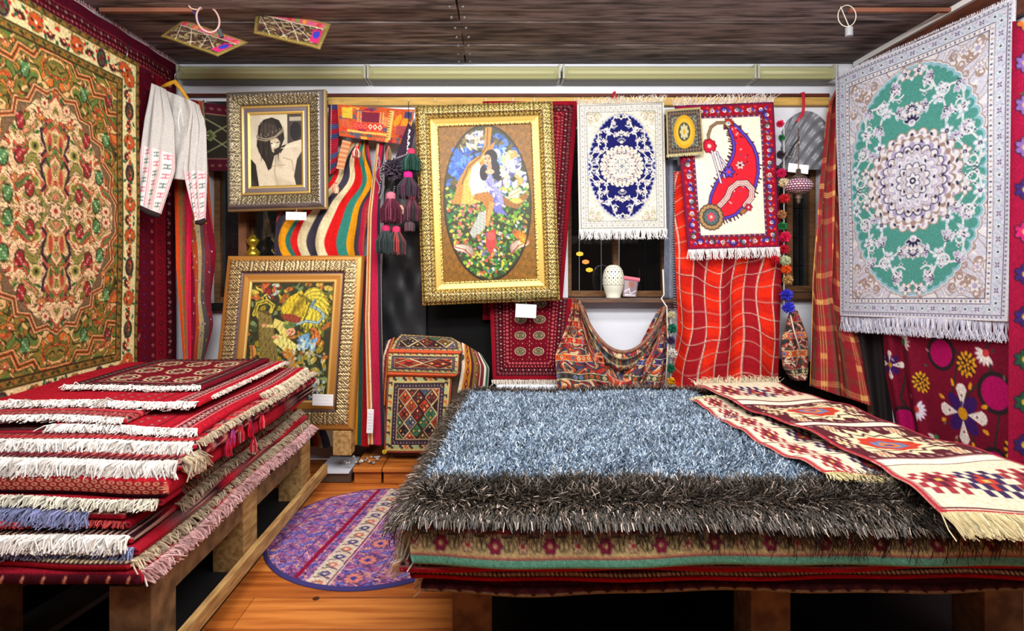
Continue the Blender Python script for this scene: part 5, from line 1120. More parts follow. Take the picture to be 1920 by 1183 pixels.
for q, l, r_, c, c2, bd in (((771, 288), .10, .052, (30, 62, 54), (60, 90, 80), (206, 50, 90)), ((765, 332), .12, .062, (60, 56, 64), (96, 40, 70), (216, 30, 130)), ((733, 372), .14, .066, (84, 30, 48), (130, 66, 86), (206, 110, 130)), ((772, 372), .13, .046, (50, 44, 48), (120, 50, 70), (170, 50, 80)),
                            ((724, 432), .13, .056, (54, 62, 64), (36, 54, 50), (190, 40, 90)), ((743, 434), .13, .056, (48, 58, 58), (160, 60, 60), (206, 50, 96)), ((752, 385), .05, .016, (216, 160, 130), (236, 190, 160), (120, 60, 60)), ((768, 410), .07, .030, (70, 66, 70), (150, 60, 80), (200, 70, 100))):
    tassel('tassel', P(*q, 3.06), l, r_, c, c2, gar, n=300, band=bd)
o = empty('tassel_garland', tuple(P(715, 320, 3.16)), 'thin grey beaded string against the black sheet beside the tassels', 'garland')
pts = np.concatenate([np.array([P(708+4*math.sin(t*9), 292+t*70, 3.14) for t in np.linspace(0, 1, 40)]), np.array([P(716+4*math.cos(t*9), 300+t*72, 3.14) for t in np.linspace(0, 1, 40)])])
bb = B()
for p in pts: bb.lathe(tuple(p), [(.001, -.004), (.005, 0), (.001, .004)], 5)
adopt(o, bb.make('beads', mat('pale_beads', (150, 150, 156), .3), kind='stuff'))

# black sheets behind
M_BLK = mat('black_plastic', (36, 38, 42), .38, noise=.5, nscale=5, bump=1.0, rgb2=(24, 25, 28), spec=.5)
A = Art.grid(60, 100, 1, 1, (30, 31, 34))
o, _ = sheet('black_sheet', [P(722, 318, 3.29), P(712, 760, 3.27)], [P(800, 300, 3.29), P(798, 760, 3.27)], A, M_BLK, fold=lambda U, V: .012*np.sin(U*5+V*6)+.007*np.sin(V*17+U*7)+.003*np.sin(U*14-V*31))
tag(o, 'creased glossy black plastic sheet hanging behind the dark tassels', 'sheet')
o, _ = sheet('black_sheet', [P(796, 540, 3.31), P(796, 770, 3.30)], [P(945, 540, 3.31), P(945, 770, 3.30)], Art.grid(40, 60, 1, 1, (14, 14, 15)), mat('matt_black_cloth', (13, 13, 14), .9), fold=lambda U, V: .003*np.sin(U*20))
tag(o, 'matt black cloth below the gold oval painting', 'sheet')

# Bokhara carpets behind the gold frame
A = art_bokhara(100, 260, .62, 1.75, 6, (132, 14, 34), True, .14, 2, 10, (190, 176, 140))
o, _ = sheet('hanging_carpet', [P(905, 190, 3.25), P(905, 600, 3.25)], [P(1084, 190, 3.25), P(1052, 598, 3.25)], A, thick=.01, fold=lambda U, V: .006*np.sin(U*9+V*4), smooth=0)
tag(o, 'crimson carpet with pink dot borders peeking out behind the gold frame', 'carpet')
A = art_bokhara(190, 130, .56, 1.0, 8, (110, 12, 30), True, .155, 3, 6)
A.a = A.a[A.a.shape[0]//2:]                                # lower half shows
A2 = art_bokhara(190, 260, .56, .98, 8, (110, 12, 30), True, .145, 2, 6, (206, 200, 150)); A2.a = A2.a[105:]
o, _ = sheet('hanging_carpet', [P(918, 560, 3.20), P(924, 712, 3.16)], [P(1072, 560, 3.20), P(1058, 712, 3.16)], A2, thick=.012)
tag(o, 'wine red carpet end with cream oval medallions below the gold frame', 'carpet')
fringe(o, P(922, 712, 3.155), P(1060, 712, 3.155), (0, 0, -1), .028, 150, (226, 214, 200), r=.002)
# folded off-white cloth and white ledge under it
tag(B().box(tuple(P(930, 742, 3.14)), (P(1270, 0, 3.14)[0], 3.30, P(0, 722, 3.14)[2])).make('white_ledge_box', M_WALL, bevel=.01), 'white painted ledge behind the shaggy rug, under the carpet end', 'ledge')

# navy medallion rug
A = art_medallion(190, 290, .50, .76, (26, 28, 92), (150, 156, 190), (220, 216, 200), (34, 44, 86), (232, 228, 214), (176, 168, 140), (196, 160, 160), .215, 1.85, 21, .72)
o, _ = sheet('hanging_rug', [P(1082, 196, 3.17), P(1086, 432, 3.15)], [P(1246, 190, 3.17), P(1250, 430, 3.15)], A, thick=.01, fold=lambda U, V: .006*np.sin(U*10+1)*(1-V)+.004*np.sin(U*5))
tag(o, 'cream rug with a scalloped navy medallion hanging from the batten', 'rug')
fringe(o, P(1086, 431, 3.14), P(1250, 429, 3.14), (0, 0, -1), .055, 260, (246, 244, 240), r=.0017, clump=20)
fringe(o, P(1082, 196, 3.16), P(1246, 190, 3.16), (0, -.4, 1), .035, 200, (240, 236, 226), r=.0015, jit=.6, curl=.5)
# mustard rug
A = Art.grid(70, 90, .21, .28, (96, 100, 96)); w_, h_ = .21, .28
A.arab(0, 0, .21, .28, [(90, 100, 96), (120, 124, 110), (70, 66, 62), (150, 146, 120)], 80, 4, out=(60, 30, 40)); A.frame(0, .010, (176, 160, 110)); A.frame(.010, .035, (64, 56, 54)); A.along(.022, .022, lambda x, y, k, r: A.flower(x, y, .009, 4, (150, 140, 110), (130, 40, 50)))
A.ell(.105, .14, .075, .085, (206, 156, 40)); A.ell(.105, .14, .060, .066, (222, 176, 60)); A.ell(.105, .14, .042, .048, (70, 70, 60)); A.flower(.105, .14, .036, 8, (196, 190, 150), (206, 156, 40), (90, 90, 80))
A.a = np.rot90(A.a).copy()
o, _ = sheet('hanging_rug', [P(1249, 206, 3.13), P(1251, 293, 3.12)], [P(1314, 200, 3.13), P(1319, 288, 3.12)], A, thick=.008, fold=lambda U, V: .004*np.sin(U*5+V*3))
tag(o, 'small grey rug with mustard oval overlapping the paisley rug corner', 'rug'); fringe(o, P(1250, 291, 3.11), P(1318, 286, 3.11), (0, 0, -1), .014, 70, (206, 196, 150), r=.0013)
# paisley rug
A = art_paisley()
o, _ = sheet('hanging_rug', [P(1266, 198, 3.18), P(1291, 469, 3.14)], [P(1450, 191, 3.18), P(1462, 464, 3.14)], A, thick=.01, fold=lambda U, V: .005*np.sin(U*9)*(1-.5*V)+.004*np.sin(V*6))
tag(o, 'ivory rug with one large red paisley and crimson floral border', 'rug')
fringe(o, P(1291, 468, 3.13), P(1462, 463, 3.13), (0, 0, -1), .058, 280, (240, 236, 236), r=.0017, clump=24)
fringe(o, P(1262, 198, 3.17), P(1450, 191, 3.17), (0, -.3, 1), .045, 210, (236, 230, 226), r=.0015, jit=.7, curl=.6)
# a dark strip of kilim behind the mustard rug
A = Art.grid(20, 60, 1, 1, (110, 44, 50)); A.mix(lambda X, Y: ((np.sin(Y*50) > .2)*.7, (170, 110, 60)))
# red plaid blanket
A = warp(art_plaid(150, 280, .66, 1.30), lambda U, V: .03*np.sin(V*8+U*3)+.02*np.sin(V*15), lambda U, V: .035*np.sin(U*7+V*4)+.012*np.sin(U*17-V*5))
def pf(U, V): return .024*np.sin(U*14+V*3.2)*np.clip(V*1.4, .15, 1)+.010*np.sin(U*27-V*7)+.012*np.sin(U*5+V*5)
o, _ = sheet('plaid_blanket', [P(1265, 322, 3.24), P(1264, 480, 3.20), P(1268, 620, 3.17), P(1258, 742, 3.14)], [P(1456, 322, 3.24), P(1466, 480, 3.20), P(1462, 620, 3.17), P(1462, 742, 3.14)], A, M_WEAVE, fold=pf, smooth=10)
tag(o, 'red and crimson plaid blanket with white lines hanging under the paisley rug', 'blanket')
pts = resample([P(1266, 322, 3.19), P(1265, 480, 3.17), P(1269, 620, 3.14), P(1260, 742, 3.11)], 90)
prisms('whip_stitch', np.stack([pts, pts+[-.006, -.004, .003], pts+[-.012, .004, .001]], 1), np.full(90, .0014), np.tile([236, 210, 200], (90, 1)), parent=o)
# grey blue curtain edge between window and blanket
o, _ = sheet('curtain_strip', [P(1247, 300, 3.24), P(1245, 560, 3.22)], [P(1270, 300, 3.26), P(1272, 560, 3.24)], art_kilim_stripes(16, 60, 1, 1, [(1, (100, 106, 124)), (.6, (136, 142, 156)), (1, (84, 88, 106))]), M_WEAVE)
tag(o, 'narrow grey-blue curtain edge between window and plaid blanket', 'curtain')

# swag kilim below the sill
PALJ = [(176, 56, 48), (66, 56, 96), (206, 180, 140), (150, 46, 50), (96, 84, 76), (200, 96, 50), (60, 66, 80), (190, 160, 120)]
A = art_jumble(210, 130, 1.0, .6, 5, PALJ, 44)
def swf(U, V): return .03*np.sin(V*11+np.abs(U-.5)*8)+.012*np.sin(U*22+V*5)
top = []; bot = []
L_, R_ = [], []
swag = empty('swag_kilim', tuple(P(1150, 740, 3.1)), 'faded red and blue kilim draped in a swag below the pot window', 'kilim')
c1, _ = sheet('hanging_end', [P(1074, 558, 3.2), P(1062, 610, 3.18), P(1040, 665, 3.12), P(1046, 742, 3.05)], [P(1092, 565, 3.2), P(1112, 620, 3.16), P(1130, 670, 3.08), P(1146, 745, 3.04)], art_jumble(90, 160, .3, .6, 7, PALJ, 46), M_WEAVE, fold=lambda U, V: .022*np.sin(U*12+V*3), smooth=12)
c2, _ = sheet('hanging_end', [P(1234, 580, 3.2), P(1205, 640, 3.12), P(1180, 690, 3.06), P(1150, 742, 3.05)], [P(1256, 572, 3.2), P(1256, 640, 3.14), P(1252, 690, 3.1), P(1244, 742, 3.05)], art_jumble(90, 150, .3, .6, 9, PALJ, 46), M_WEAVE, fold=lambda U, V: .02*np.sin(U*13-V*3), smooth=12)
# middle sag: rows are curves from one pin to the other
n = 90; mseg = 46; t = np.linspace(0, 1, n)
def sag(depth, ys0, ys1): return np.array([P(1086+(1246-1086)*q, ys0+(ys1-ys0)*q+depth*(1-(2*q-1)**2)**.85, 3.16-.10*(1-(2*q-1)**2)) for q in t])
Gs = np.stack([sag(90+92*v, 566+22*v, 576+22*v)+np.array([0, -.018*math.sin(v*13)-.008*math.sin(v*29), 0]) for v in np.linspace(0, 1, mseg)])
aa = art_jumble(n, mseg, .8, .30, 12, PALJ, 44).a
V = np.concatenate([Gs.reshape(-1, 3), (Gs+[0, .006, 0]).reshape(-1, 3)])
c3 = mesh('sagging_middle', V, [gridfaces(mseg, n), gridfaces(mseg, n, n*mseg, True)], M_WEAVE, np.concatenate([aa.reshape(-1, 3)]*2), None, True)
hem = B().tube([tuple(q+np.array([0, -.006, .004])) for q in Gs[0]], .010, 8).make('rolled_hem', mat('brown_hem', (146, 104, 84), .9, noise=.4, nscale=60), smooth=True)
adopt(swag, c1, c2, c3, hem)
strg = B().tube([tuple(P(1243, 505, 3.19)), tuple(P(1245, 552, 3.19)), tuple(P(1240, 560, 3.19)), tuple(P(1250, 575, 3.16)), tuple(P(1253, 640, 3.1)), tuple(P(1248, 720, 3.08))], .0045, 7).make('tie_string', mat('white_string', (214, 206, 190), .9), smooth=True)
tag(strg, 'pale string tied at the sill corner holding up the swag kilim', 'string')

# side pom-poms beside the blanket, both edges
def garland(label, items, Y, x0, y0, y1):
    e = empty('pompom_garland', tuple(P(x0, y0, Y)), label, 'garland')
    k = [B().tube([tuple(P(x0, y0, Y+.01)), tuple(P(x0, y1, Y+.01))], .0018, 5).make('string', M_WHITE)]
    for x_, y_, r_, c in items: k.append(pompom('pompom', P(x_, y_, Y), r_*Y/F, c))
    adopt(e, *k)
garland('string of bright wool pom-poms ending in two blue ones by the lamp', [(1463, 232, 7, (206, 30, 80)), (1466, 258, 6, (40, 110, 70)), (1464, 290, 8, (60, 50, 60)), (1465, 325, 9, (206, 30, 90)), (1470, 343, 9, (226, 206, 170)), (1471, 372, 9, (206, 40, 50)), (1466, 402, 8, (176, 120, 80)), (1467, 424, 8, (40, 120, 70)), (1472, 444, 10, (216, 30, 80)),
        (1470, 467, 9, (190, 24, 50)), (1472, 489, 10, (190, 200, 160)), (1474, 505, 9, (236, 90, 30)), (1477, 524, 9, (190, 150, 90)), (1475, 553, 11, (64, 64, 206)), (1478, 576, 11, (60, 60, 200)), (1452, 487, 8, (190, 24, 44))], 3.13, 1470, 225, 580)
garland('string of green, white and ochre pom-poms down the plaid blanket edge', [(1259, 590, 7, (200, 190, 150)), (1261, 616, 9, (30, 110, 84)), (1258, 638, 8, (70, 50, 90)), (1260, 662, 9, (214, 210, 200)), (1257, 690, 9, (30, 110, 80)), (1258, 715, 8, (222, 160, 30)), (1260, 733, 7, (150, 30, 40))], 3.09, 1258, 585, 740)

# things on the sill
pot = empty('pierced_pot', (P(1150, 0, 3.28)[0], 3.28, .96), 'cream ceramic lantern pot with pierced holes on the window sill', 'pot'); pc = (P(1150, 0, 3.28)[0], 3.28, .96)
prof = [(.040, .0), (.044, .004), (.040, .010), (.052, .04), (.060, .075), (.063, .10), (.061, .13), (.054, .16), (.040, .182), (.022, .192), (.004, .194)]
pb = B().lathe(pc, prof, 40).make('pot_body', mat('cream_glaze', (226, 224, 206), .35), smooth=True)
hs = B()
def prr(z): return np.interp(z, [p[1] for p in prof], [p[0] for p in prof])
for j in range(9):
    z = .083+j*.0118
    for i in range(16):
        a = 2*PI*(i+.5*(j % 2))/16; big = (j % 3 == 0); q = .0042 if big else .0026; r_ = prr(z)+.0004
        cpt = Vector((pc[0]+math.cos(a)*r_, pc[1]+math.sin(a)*r_, pc[2]+z)); tn = Vector((-math.sin(a), math.cos(a), 0)); n0 = len(hs.v); nr = Vector((math.cos(a), math.sin(a), 0))
        for m_ in range(8): hs.v.append(tuple(cpt+tn*math.cos(m_*PI/4)*q+Vector((0, 0, 1))*math.sin(m_*PI/4)*q+nr*.0006))
        hs.f.append(tuple(range(n0, n0+8)))
ho = hs.make('pierced_holes', M_BLACK, kind='stuff')
rim = B().lathe(pc, [(.063, .079), (.0645, .081), (.063, .083)], 40).make('rib', mat('cream_glaze'), smooth=True); adopt(pot, pb, ho, rim)
bag = empty('zip_bag', tuple(P(1182, 557, 3.26)), 'clear zip bag with pink top beside the pierced pot', 'bag')
b1 = B().tube([tuple(P(1166, 520, 3.27)), tuple(P(1199, 525, 3.27))], .012, 8).make('pink_zip', mat('pink_plastic', (222, 110, 130), .4)); 
A = Art.grid(24, 24, 1, 1, (150, 130, 140)); A.line([(.1, .7), (.4, .5), (.5, .8), (.9, .6)], .06, (230, 230, 240)); A.rect(.1, .85, .9, .92, (236, 236, 244)); A.rect(.3, .1, .7, .4, (170, 110, 90))
b2, _ = sheet('plastic_pouch', [P(1168, 524, 3.27), P(1168, 556, 3.25)], [P(1197, 528, 3.27), P(1193, 557, 3.25)], A, mat('clear_plastic_bag', rough=.15, attr=True, alpha=.75), bulge=.012); adopt(bag, b1, b2)
# brass stand in the dark window
bc = (P(477, 0, 3.36)[0], 3.34, .921); bs = empty('brass_candlestick', bc, 'turned brass candlestick in the dark window above the leaning frame', 'candlestick')
pr_ = [(.034, 0), (.036, .02), (.024, .03), (.018, .17), (.030, .19), (.034, .205), (.034, .225), (.022, .235), (.034, .25), (.036, .268), (.024, .28), (.016, .30), (.030, .32), (.034, .335), (.020, .345), (.014, .36), (.002, .362)]
adopt(bs, B().lathe(bc, [(r_*1.15, z*1.14) for r_, z in pr_], 24).make('turned_body', mat('brass', (222, 186, 60), .22, metal=.8), smooth=True),
      B().tube([(bc[0]+.02, bc[1]-.02, bc[2]+.26), (bc[0]+.06, bc[1]-.03, bc[2]+.24), (bc[0]+.10, bc[1]-.03, bc[2]+.215)], [.003, .008, .003], 6).make('leaf_arm', mat('brass_leaf', (120, 116, 60), .4, metal=.5), smooth=True),
      B().lathe((bc[0]+.055, bc[1]-.02, bc[2]+.262), [(.002, 0), (.010, .006), (.012, .012), (.003, .018)], 12).make('small_cup', mat('brass'), smooth=True))
p, q = P(448, 405, 3.34), P(462, 480, 3.34); tag(box('wooden_post', (p[0], 3.33, .921), (q[0]+.002, 3.37, 2.1), mat('brown_post', (128, 84, 56), .6, noise=.3, nscale=8, stretch=(4, 4, 1)), bevel=.002), 'brown upright post in the dark window beside the brass candlestick', 'post')

# mosaic lamp with its arm, red hook, foil arch
M_FOIL = mat('crinkled_foil', (140, 142, 150), .45, metal=.25, bump=1.0, nscale=14)
nA = 40; xs_ = np.linspace(1466, 1556, nA); tops = 308-100*np.sqrt(np.clip(1-((xs_-1512)/58)**2, .05, 1))
V = []; 
for k in range(30):
    for x_, tt in zip(xs_, tops): V.append(P(x_, tt+(318-tt)*k/29, 3.315+.008*math.sin(x_*.33+k*.9)+.006*math.sin(x_*.13-k*.6)))
V = np.array(V); Vb = V.copy(); Vb[:, 1] = 3.328
o = mesh('foil_arch', np.concatenate([V, Vb]), [gridfaces(30, nA), gridfaces(30, nA, 30*nA, True)], M_FOIL, None, None, True); tag(o, 'crumpled grey foil covering the arched top of the window recess', 'foil')
lampc = P(1497, 348, 3.12); ml = empty('mosaic_lamp', tuple(lampc), 'hanging bronze lamp with white and plum mosaic glass bowl', 'lamp')
R_ = .072; glb = B().lathe(tuple(lampc), [(R_*math.cos(a)*1.0, R_*.62*math.sin(a)) for a in np.linspace(-1.25, 1.25, 15)], 32).make('glass_bowl', mat('mosaic_glass', (122, 54, 78), .25), smooth=True)
ms = B()
for j, el in enumerate(np.linspace(-.8, .9, 7)):
    for i in range(26):
        a = 2*PI*(i+.5*(j % 2))/26; n_ = Vector((math.cos(a)*math.cos(el), math.sin(a)*math.cos(el), math.sin(el)*1.4)).normalized()
        c_ = Vector(lampc)+Vector((math.cos(a)*math.cos(el)*R_, math.sin(a)*math.cos(el)*R_, math.sin(el)*R_*.62)); u_ = n_.cross(Vector((0, 0, 1))).normalized(); v_ = u_.cross(n_); n0 = len(ms.v)
        for s_, t_ in ((-1, -1), (1, -1), (1, 1), (-1, 1)): ms.v.append(tuple(c_+u_*s_*.0055*math.cos(el)+v_*t_*.0032+n_*.0012))
        ms.f.append((n0, n0+1, n0+2, n0+3))
mo = ms.make('mosaic_tiles', mat('white_mosaic', (226, 220, 232), .3), kind='stuff')
M_BRZ = mat('bronze', (104, 84, 72), .4, metal=.6)
cp = B().lathe(tuple(lampc+np.array([0, 0, .040])), [(.040, 0), (.046, .004), (.030, .012), (.014, .02), (.012, .05), (.004, .055)], 24).make('top_cap', M_BRZ, smooth=True)
fn = B().lathe(tuple(lampc-np.array([0, 0, .105])), [(.002, 0), (.007, .008), (.012, .018), (.008, .026), (.022, .04), (.012, .05), (.03, .06), (.044, .066)], 24).make('finial', M_BRZ, smooth=True)
ch = B()
for k in range(16): z = .095+k*.0145; ch.tube([(lampc[0]+.004*math.cos(t_)*(k % 2 == 0), lampc[1]+.004*math.cos(t_)*(k % 2), lampc[2]+z+.009*math.sin(t_)) for t_ in np.linspace(0, 2*PI, 9)[:-1]], .0013, 4, True)
cho = ch.make('chain', M_BRZ)
arm = B().tube([tuple(P(1462, 310, 3.3)), tuple(P(1478, 292, 3.25)), tuple(P(1488, 272, 3.2)), tuple(P(1497, 262, 3.14)), tuple(P(1498, 256, 3.12)), tuple(P(1498, 280, 3.12))], [.004, .008, .006, .008, .004, .003], 8).make('bracket_arm', M_METAL, smooth=True)
arm2 = B().tube([tuple(P(1482, 272, 3.25)), tuple(P(1492, 280, 3.24)), tuple(P(1486, 296, 3.24)), tuple(P(1474, 292, 3.25))], .003, 6).make('scroll', M_METAL, smooth=True)
adopt(ml, glb, mo, cp, fn, cho, arm, arm2)
M_REDP = mat('red_plastic', (196, 40, 56), .35)
rh = empty('red_hook', tuple(P(1503, 175, 3.25)), 'red plastic hook hanging over the batten above the mosaic lamp', 'hook')
adopt(rh, B().tube([tuple(P(1501, 176, 3.26)), tuple(P(1506, 174, 3.24)), tuple(P(1507, 200, 3.23)), tuple(P(1505, 214, 3.22)), tuple(P(1494, 228, 3.2))], [.006, .009, .008, .009, .006], 8).make('red_sleeve', M_REDP, smooth=True), B().tube([tuple(P(1494, 228, 3.2)), tuple(P(1478, 246, 3.2))], .003, 6).make('steel_tip', M_METAL, smooth=True))
tag(B().tube([tuple(P(1148, 186, 3.24)), tuple(P(1150, 174, 3.23)), tuple(P(1153, 172, 3.22)), tuple(P(1155, 186, 3.21))], .005, 8).make('red_hook', M_REDP, smooth=True), 'small red hook on the batten above the navy medallion rug', 'hook')

# hanging embroidered bag, plaid scarf
A = art_jumble(70, 100, .2, .44, 19, [(176, 60, 50), (60, 54, 60), (214, 196, 170), (70, 80, 70), (150, 44, 50)], 60)
o, _ = sheet('embroidered_bag', [P(1482, 585, 3.22), P(1464, 640, 3.18), P(1468, 690, 3.16), P(1484, 712, 3.16)], [P(1492, 582, 3.22), P(1512, 630, 3.2), P(1514, 690, 3.18), P(1510, 712, 3.16)], A, M_WEAVE, fold=lambda U, V: .01*np.sin(U*8), bulge=.03, smooth=16)
tag(o, 'red and grey embroidered bag between plaid blanket and plaid scarf', 'bag')
B().tube([tuple(P(1482, 590, 3.14)), tuple(P(1490, 625, 3.12)), tuple(P(1503, 664, 3.12))], .004, 6).make('white_cord', mat('white_string'), o, smooth=True)
A = warp(art_scarf(180, 320, .46, 1.75), lambda U, V: .03*np.sin(V*6), lambda U, V: .010*np.sin(U*12+V*3))
def sf(U, V): return (.012+.026*V)*np.sin(U*15+V*2.4)+.008*np.sin(U*33-V*4)
o, _ = sheet('plaid_scarf', [P(1568, 165, 3.26), P(1552, 200, 3.25), P(1536, 350, 3.22), P(1520, 520, 3.19), P(1513, 722, 3.12)], [P(1580, 165, 3.27), P(1584, 250, 3.26), P(1592, 560, 3.23), P(1632, 680, 3.14), P(1656, 768, 3.08)], A, M_WEAVE, fold=sf, smooth=24)
tag(o, 'rust red plaid scarf with yellow lines hanging beside the teal rug', 'scarf')
o, _ = sheet('dark_gap_sheet', [P(1452, 672, 3.28), P(1452, 800, 3.26)], [P(1665, 690, 3.28), P(1665, 815, 3.26)], Art.grid(60, 40, 1, 1, (26, 22, 22)), M_WEAVE, fold=lambda U, V: .008*np.sin(U*22)); tag(o, 'added black sheet standing in for the dark gap behind the plaid scarf hem', 'cloth')  # added black sheet stands for the shaded gap under bag and scarf
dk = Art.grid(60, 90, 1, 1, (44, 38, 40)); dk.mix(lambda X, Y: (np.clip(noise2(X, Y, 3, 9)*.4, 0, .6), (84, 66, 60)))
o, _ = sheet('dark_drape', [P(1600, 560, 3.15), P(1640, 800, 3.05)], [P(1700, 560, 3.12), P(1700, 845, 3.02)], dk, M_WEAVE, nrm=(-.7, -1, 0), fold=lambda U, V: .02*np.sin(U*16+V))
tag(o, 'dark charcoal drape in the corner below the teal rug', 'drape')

# teal rug on the right wall
A = art_medallion(256, 390, .92, 1.36, (80, 152, 142), (146, 190, 206), (206, 208, 224), (44, 44, 78), (228, 228, 234), (164, 140, 130), (176, 166, 200), .235, 2.1, 31, .9)
TL, BL, TR, BR = P(1568, 143, 3.19), P(1577, 592, 3.19), P(1906, -6, 2.285), P(1892, 603, 2.29)
nT = (-.9, -.35, 0)
o, _ = sheet('hanging_rug', [TL, BL], [TR, BR], A, nrm=nT, thick=.012, fold=lambda U, V: .010*np.sin(U*7+.5)+.006*np.sin(V*7))
tag(o, 'large teal rug with ivory rosette medallion hanging before the side wall', 'rug')
fringe(o, BL, BR, (0, 0, -1), .088, 520, (222, 224, 240), r=.0020, jit=.12, clump=16, curl=.06)
fringe(o, TL, TR, (0, 0, 1), .012, 240, (206, 206, 220), r=.0014)
B().tube([tuple(P(1571, 122, 3.17)), tuple(P(1571, 150, 3.17))], .002, 5).make('wire_hook', M_METAL, o)
# suzani cloth
A = art_suzani()
o, _ = sheet('suzani_cloth', [P(1652, 560, 2.99), P(1662, 700, 2.96), P(1690, 850, 2.90)], [P(1950, 560, 2.20), P(1950, 760, 2.20), P(1950, 960, 2.18)], A, M_WEAVE, nrm=(-.8, -.6, 0), fold=lambda U, V: .030*np.exp(-((U-.07)/.04)**2)-.025*np.exp(-((U-.14)/.03)**2)+.03*np.exp(-((U-.22)/.04)**2)+.012*np.sin(U*9+V*3), smooth=10)
tag(o, 'maroon embroidered cloth with magenta discs and gold and white flowers', 'embroidered cloth')
A = Art.grid(50, 300, .16, 1.6, (156, 20, 60)); r = random.Random(5)
for i in range(22):
    y_ = i*.074; c = r.choice([(60, 40, 110), (206, 40, 110), (226, 220, 226), (40, 84, 60), (222, 120, 60), (130, 100, 170)]); A.flower(.05+.06*(i % 2), y_, .034, 7, c, (226, 180, 60), (60, 30, 50)); A.leaf(.12-.05*(i % 2), y_+.03, .02, (70, 90, 70), i)
o, _ = sheet('suzani_cloth', [P(1898, 40, 2.25), P(1890, 900, 2.22)], [P(1990, 40, 2.05), P(1990, 900, 2.02)], A.speck(.06), M_WEAVE, nrm=(-1, -.5, 0), fold=lambda U, V: .008*np.sin(U*9+V*3))
tag(o, 'long pink-red floral cloth hanging past the outer edge of the teal rug', 'embroidered cloth')

# ---------------------------------------------------------------- things hanging from the ceiling
def pocket(label, TLp, TRp, BRp, BLp, seed):
    e = empty('woven_pocket', tuple(TLp), label, 'pocket'); s, _ = sheet('woven_face', [TLp, BLp], [TRp, BRp], art_pocket(90, 50, seed), M_WEAVE, bulge=.012, fold=lambda U, V: .004*np.sin(U*9))
    bd_ = B().tube([tuple(p) for p in (TLp, TRp, BRp, BLp)], .0035, 6, True).make('bound_edge', mat('olive_binding', (120, 100, 56), .9)); 
    co = B().tube([tuple((TLp+TRp)/2), (float((TLp+TRp)[0]/2), float(TLp[1]), 2.345)], .0015, 5).make('cord', M_BLACK); adopt(e, s, bd_, co); return e
pocket('woven pocket bag with pink trim hanging under the ceiling boards', P(480, 14, 2.75), P(620, 46, 2.75), P(600, 92, 2.62), P(477, 62, 2.62), 3)
pocket('woven pocket bag with metallic trim hanging below the wooden rings', P(345, 38, 2.72), P(465, 80, 2.72), P(408, 105, 2.62), P(303, 68, 2.62), 8)
rg = empty('curtain_rings', tuple(P(380, 20, 2.6)), 'two pinkish wooden rings linked together with a grey clip', 'rings')
def ring(px, py, rx, ry, tilt, Y, r_):
    q = [P(px+rx*math.cos(t_)*math.cos(tilt)-ry*math.sin(t_)*math.sin(tilt), py+rx*math.cos(t_)*math.sin(tilt)+ry*math.sin(t_)*math.cos(tilt), Y+.02*math.cos(t_)) for t_ in np.linspace(0, 2*PI, 33)[:-1]]
    return B().tube([tuple(p) for p in q], r_, 8, True).make('ring', mat('pink_wood_ring', (206, 170, 160), .4), smooth=True)
adopt(rg, ring(369, 9, 15, 9, 0, 2.6, .004), ring(390, 36, 20, 26, -.5, 2.6, .0045), B().tube([tuple(P(362, 22, 2.6)), tuple(P(370, 30, 2.6)), tuple(P(372, 44, 2.6))], .004, 6).make('blue_ribbon', mat('blue_ribbon', (60, 70, 160), .5)), B().tube([tuple(P(411, 56, 2.58)), tuple(P(416, 70, 2.58))], .010, 10).make('grey_clip', mat('grey_plastic', (70, 70, 76), .5)), )
lp = empty('wire_loop', tuple(P(1590, 60, 2.55)), 'white string loop with a small grey tube below the ceiling', 'loop')
adopt(lp, B().tube([tuple(P(1588+17*math.cos(t_), 30+20*math.sin(t_), 2.55)) for t_ in np.linspace(0, 2*PI, 25)[:-1]], .002, 5, True).make('string', mat('white_string')), B().tube([tuple(P(1576, 12, 2.55)), tuple(P(1592, 50, 2.55)), tuple(P(1592, 54, 2.55))], .002, 5).make('string', mat('white_string')),
      B().tube([tuple(P(1592, 52, 2.55)), tuple(P(1592, 68, 2.55))], .016, 14).make('grey_tube', mat('pale_grey_plastic', (150, 152, 156), .5)))
# ---------------------------------------------------------------- step along the wall and small things on the floor
M_STEP = mat('orange_step_wood', (196, 116, 48), .45, noise=.45, nscale=5, stretch=(.8, 5, 5), bump=.3, rgb2=(136, 72, 26))
step = empty('low_step', (0, 2.95, 0), 'low orange wooden step along the foot of the back wall', 'step')
kids = []
for a, b in ((-.75, -.60), (-.596, .2), (.204, 1.6)):
    kids.append(box('step_board', (a, 2.93, .066), (b, 3.325, .088), M_STEP, bevel=.004)); kids.append(box('riser', (a+.004, 2.945, .001), (b-.004, 2.965, .0655), M_STEP, bevel=.003))
adopt(step, *kids)
p = P(640, 885, 3.0)
cb = empty('cable_box', (-.84, 3.0, 0), 'pale grey paper sheet on a dark wooden box in the floor corner', 'box')
adopt(cb, box('dark_box', (-.95, 2.96, .001), (-.765, 3.25, .05), mat('dark_box_wood', (84, 66, 54), .7), bevel=.004), box('paper_sheet', (-.945, 2.95, .051), (-.775, 3.2, .060), mat('pale_paper', (206, 210, 222), .6), bevel=.002))
r = random.Random(4); col_ = [(226, 220, 214), (60, 44, 36), (40, 36, 34)]
cr = empty('scattered_beads', (-.70, 3.0, .088), 'small dark and white beads lying on the step under the striped kilim', 'beads')
bs_ = B()
for i in range(22): bs_.lathe((-.83+r.uniform(0, .2), 2.98+r.uniform(0, .12), .088), [(.001, 0), (.009, .006), (.009, .010), (.001, .015)], 8)
adopt(cr, bs_.make('beads', mat('dark_beads', (70, 56, 50), .3, noise=.9, nscale=40, rgb2=(226, 220, 214)), kind='stuff'))
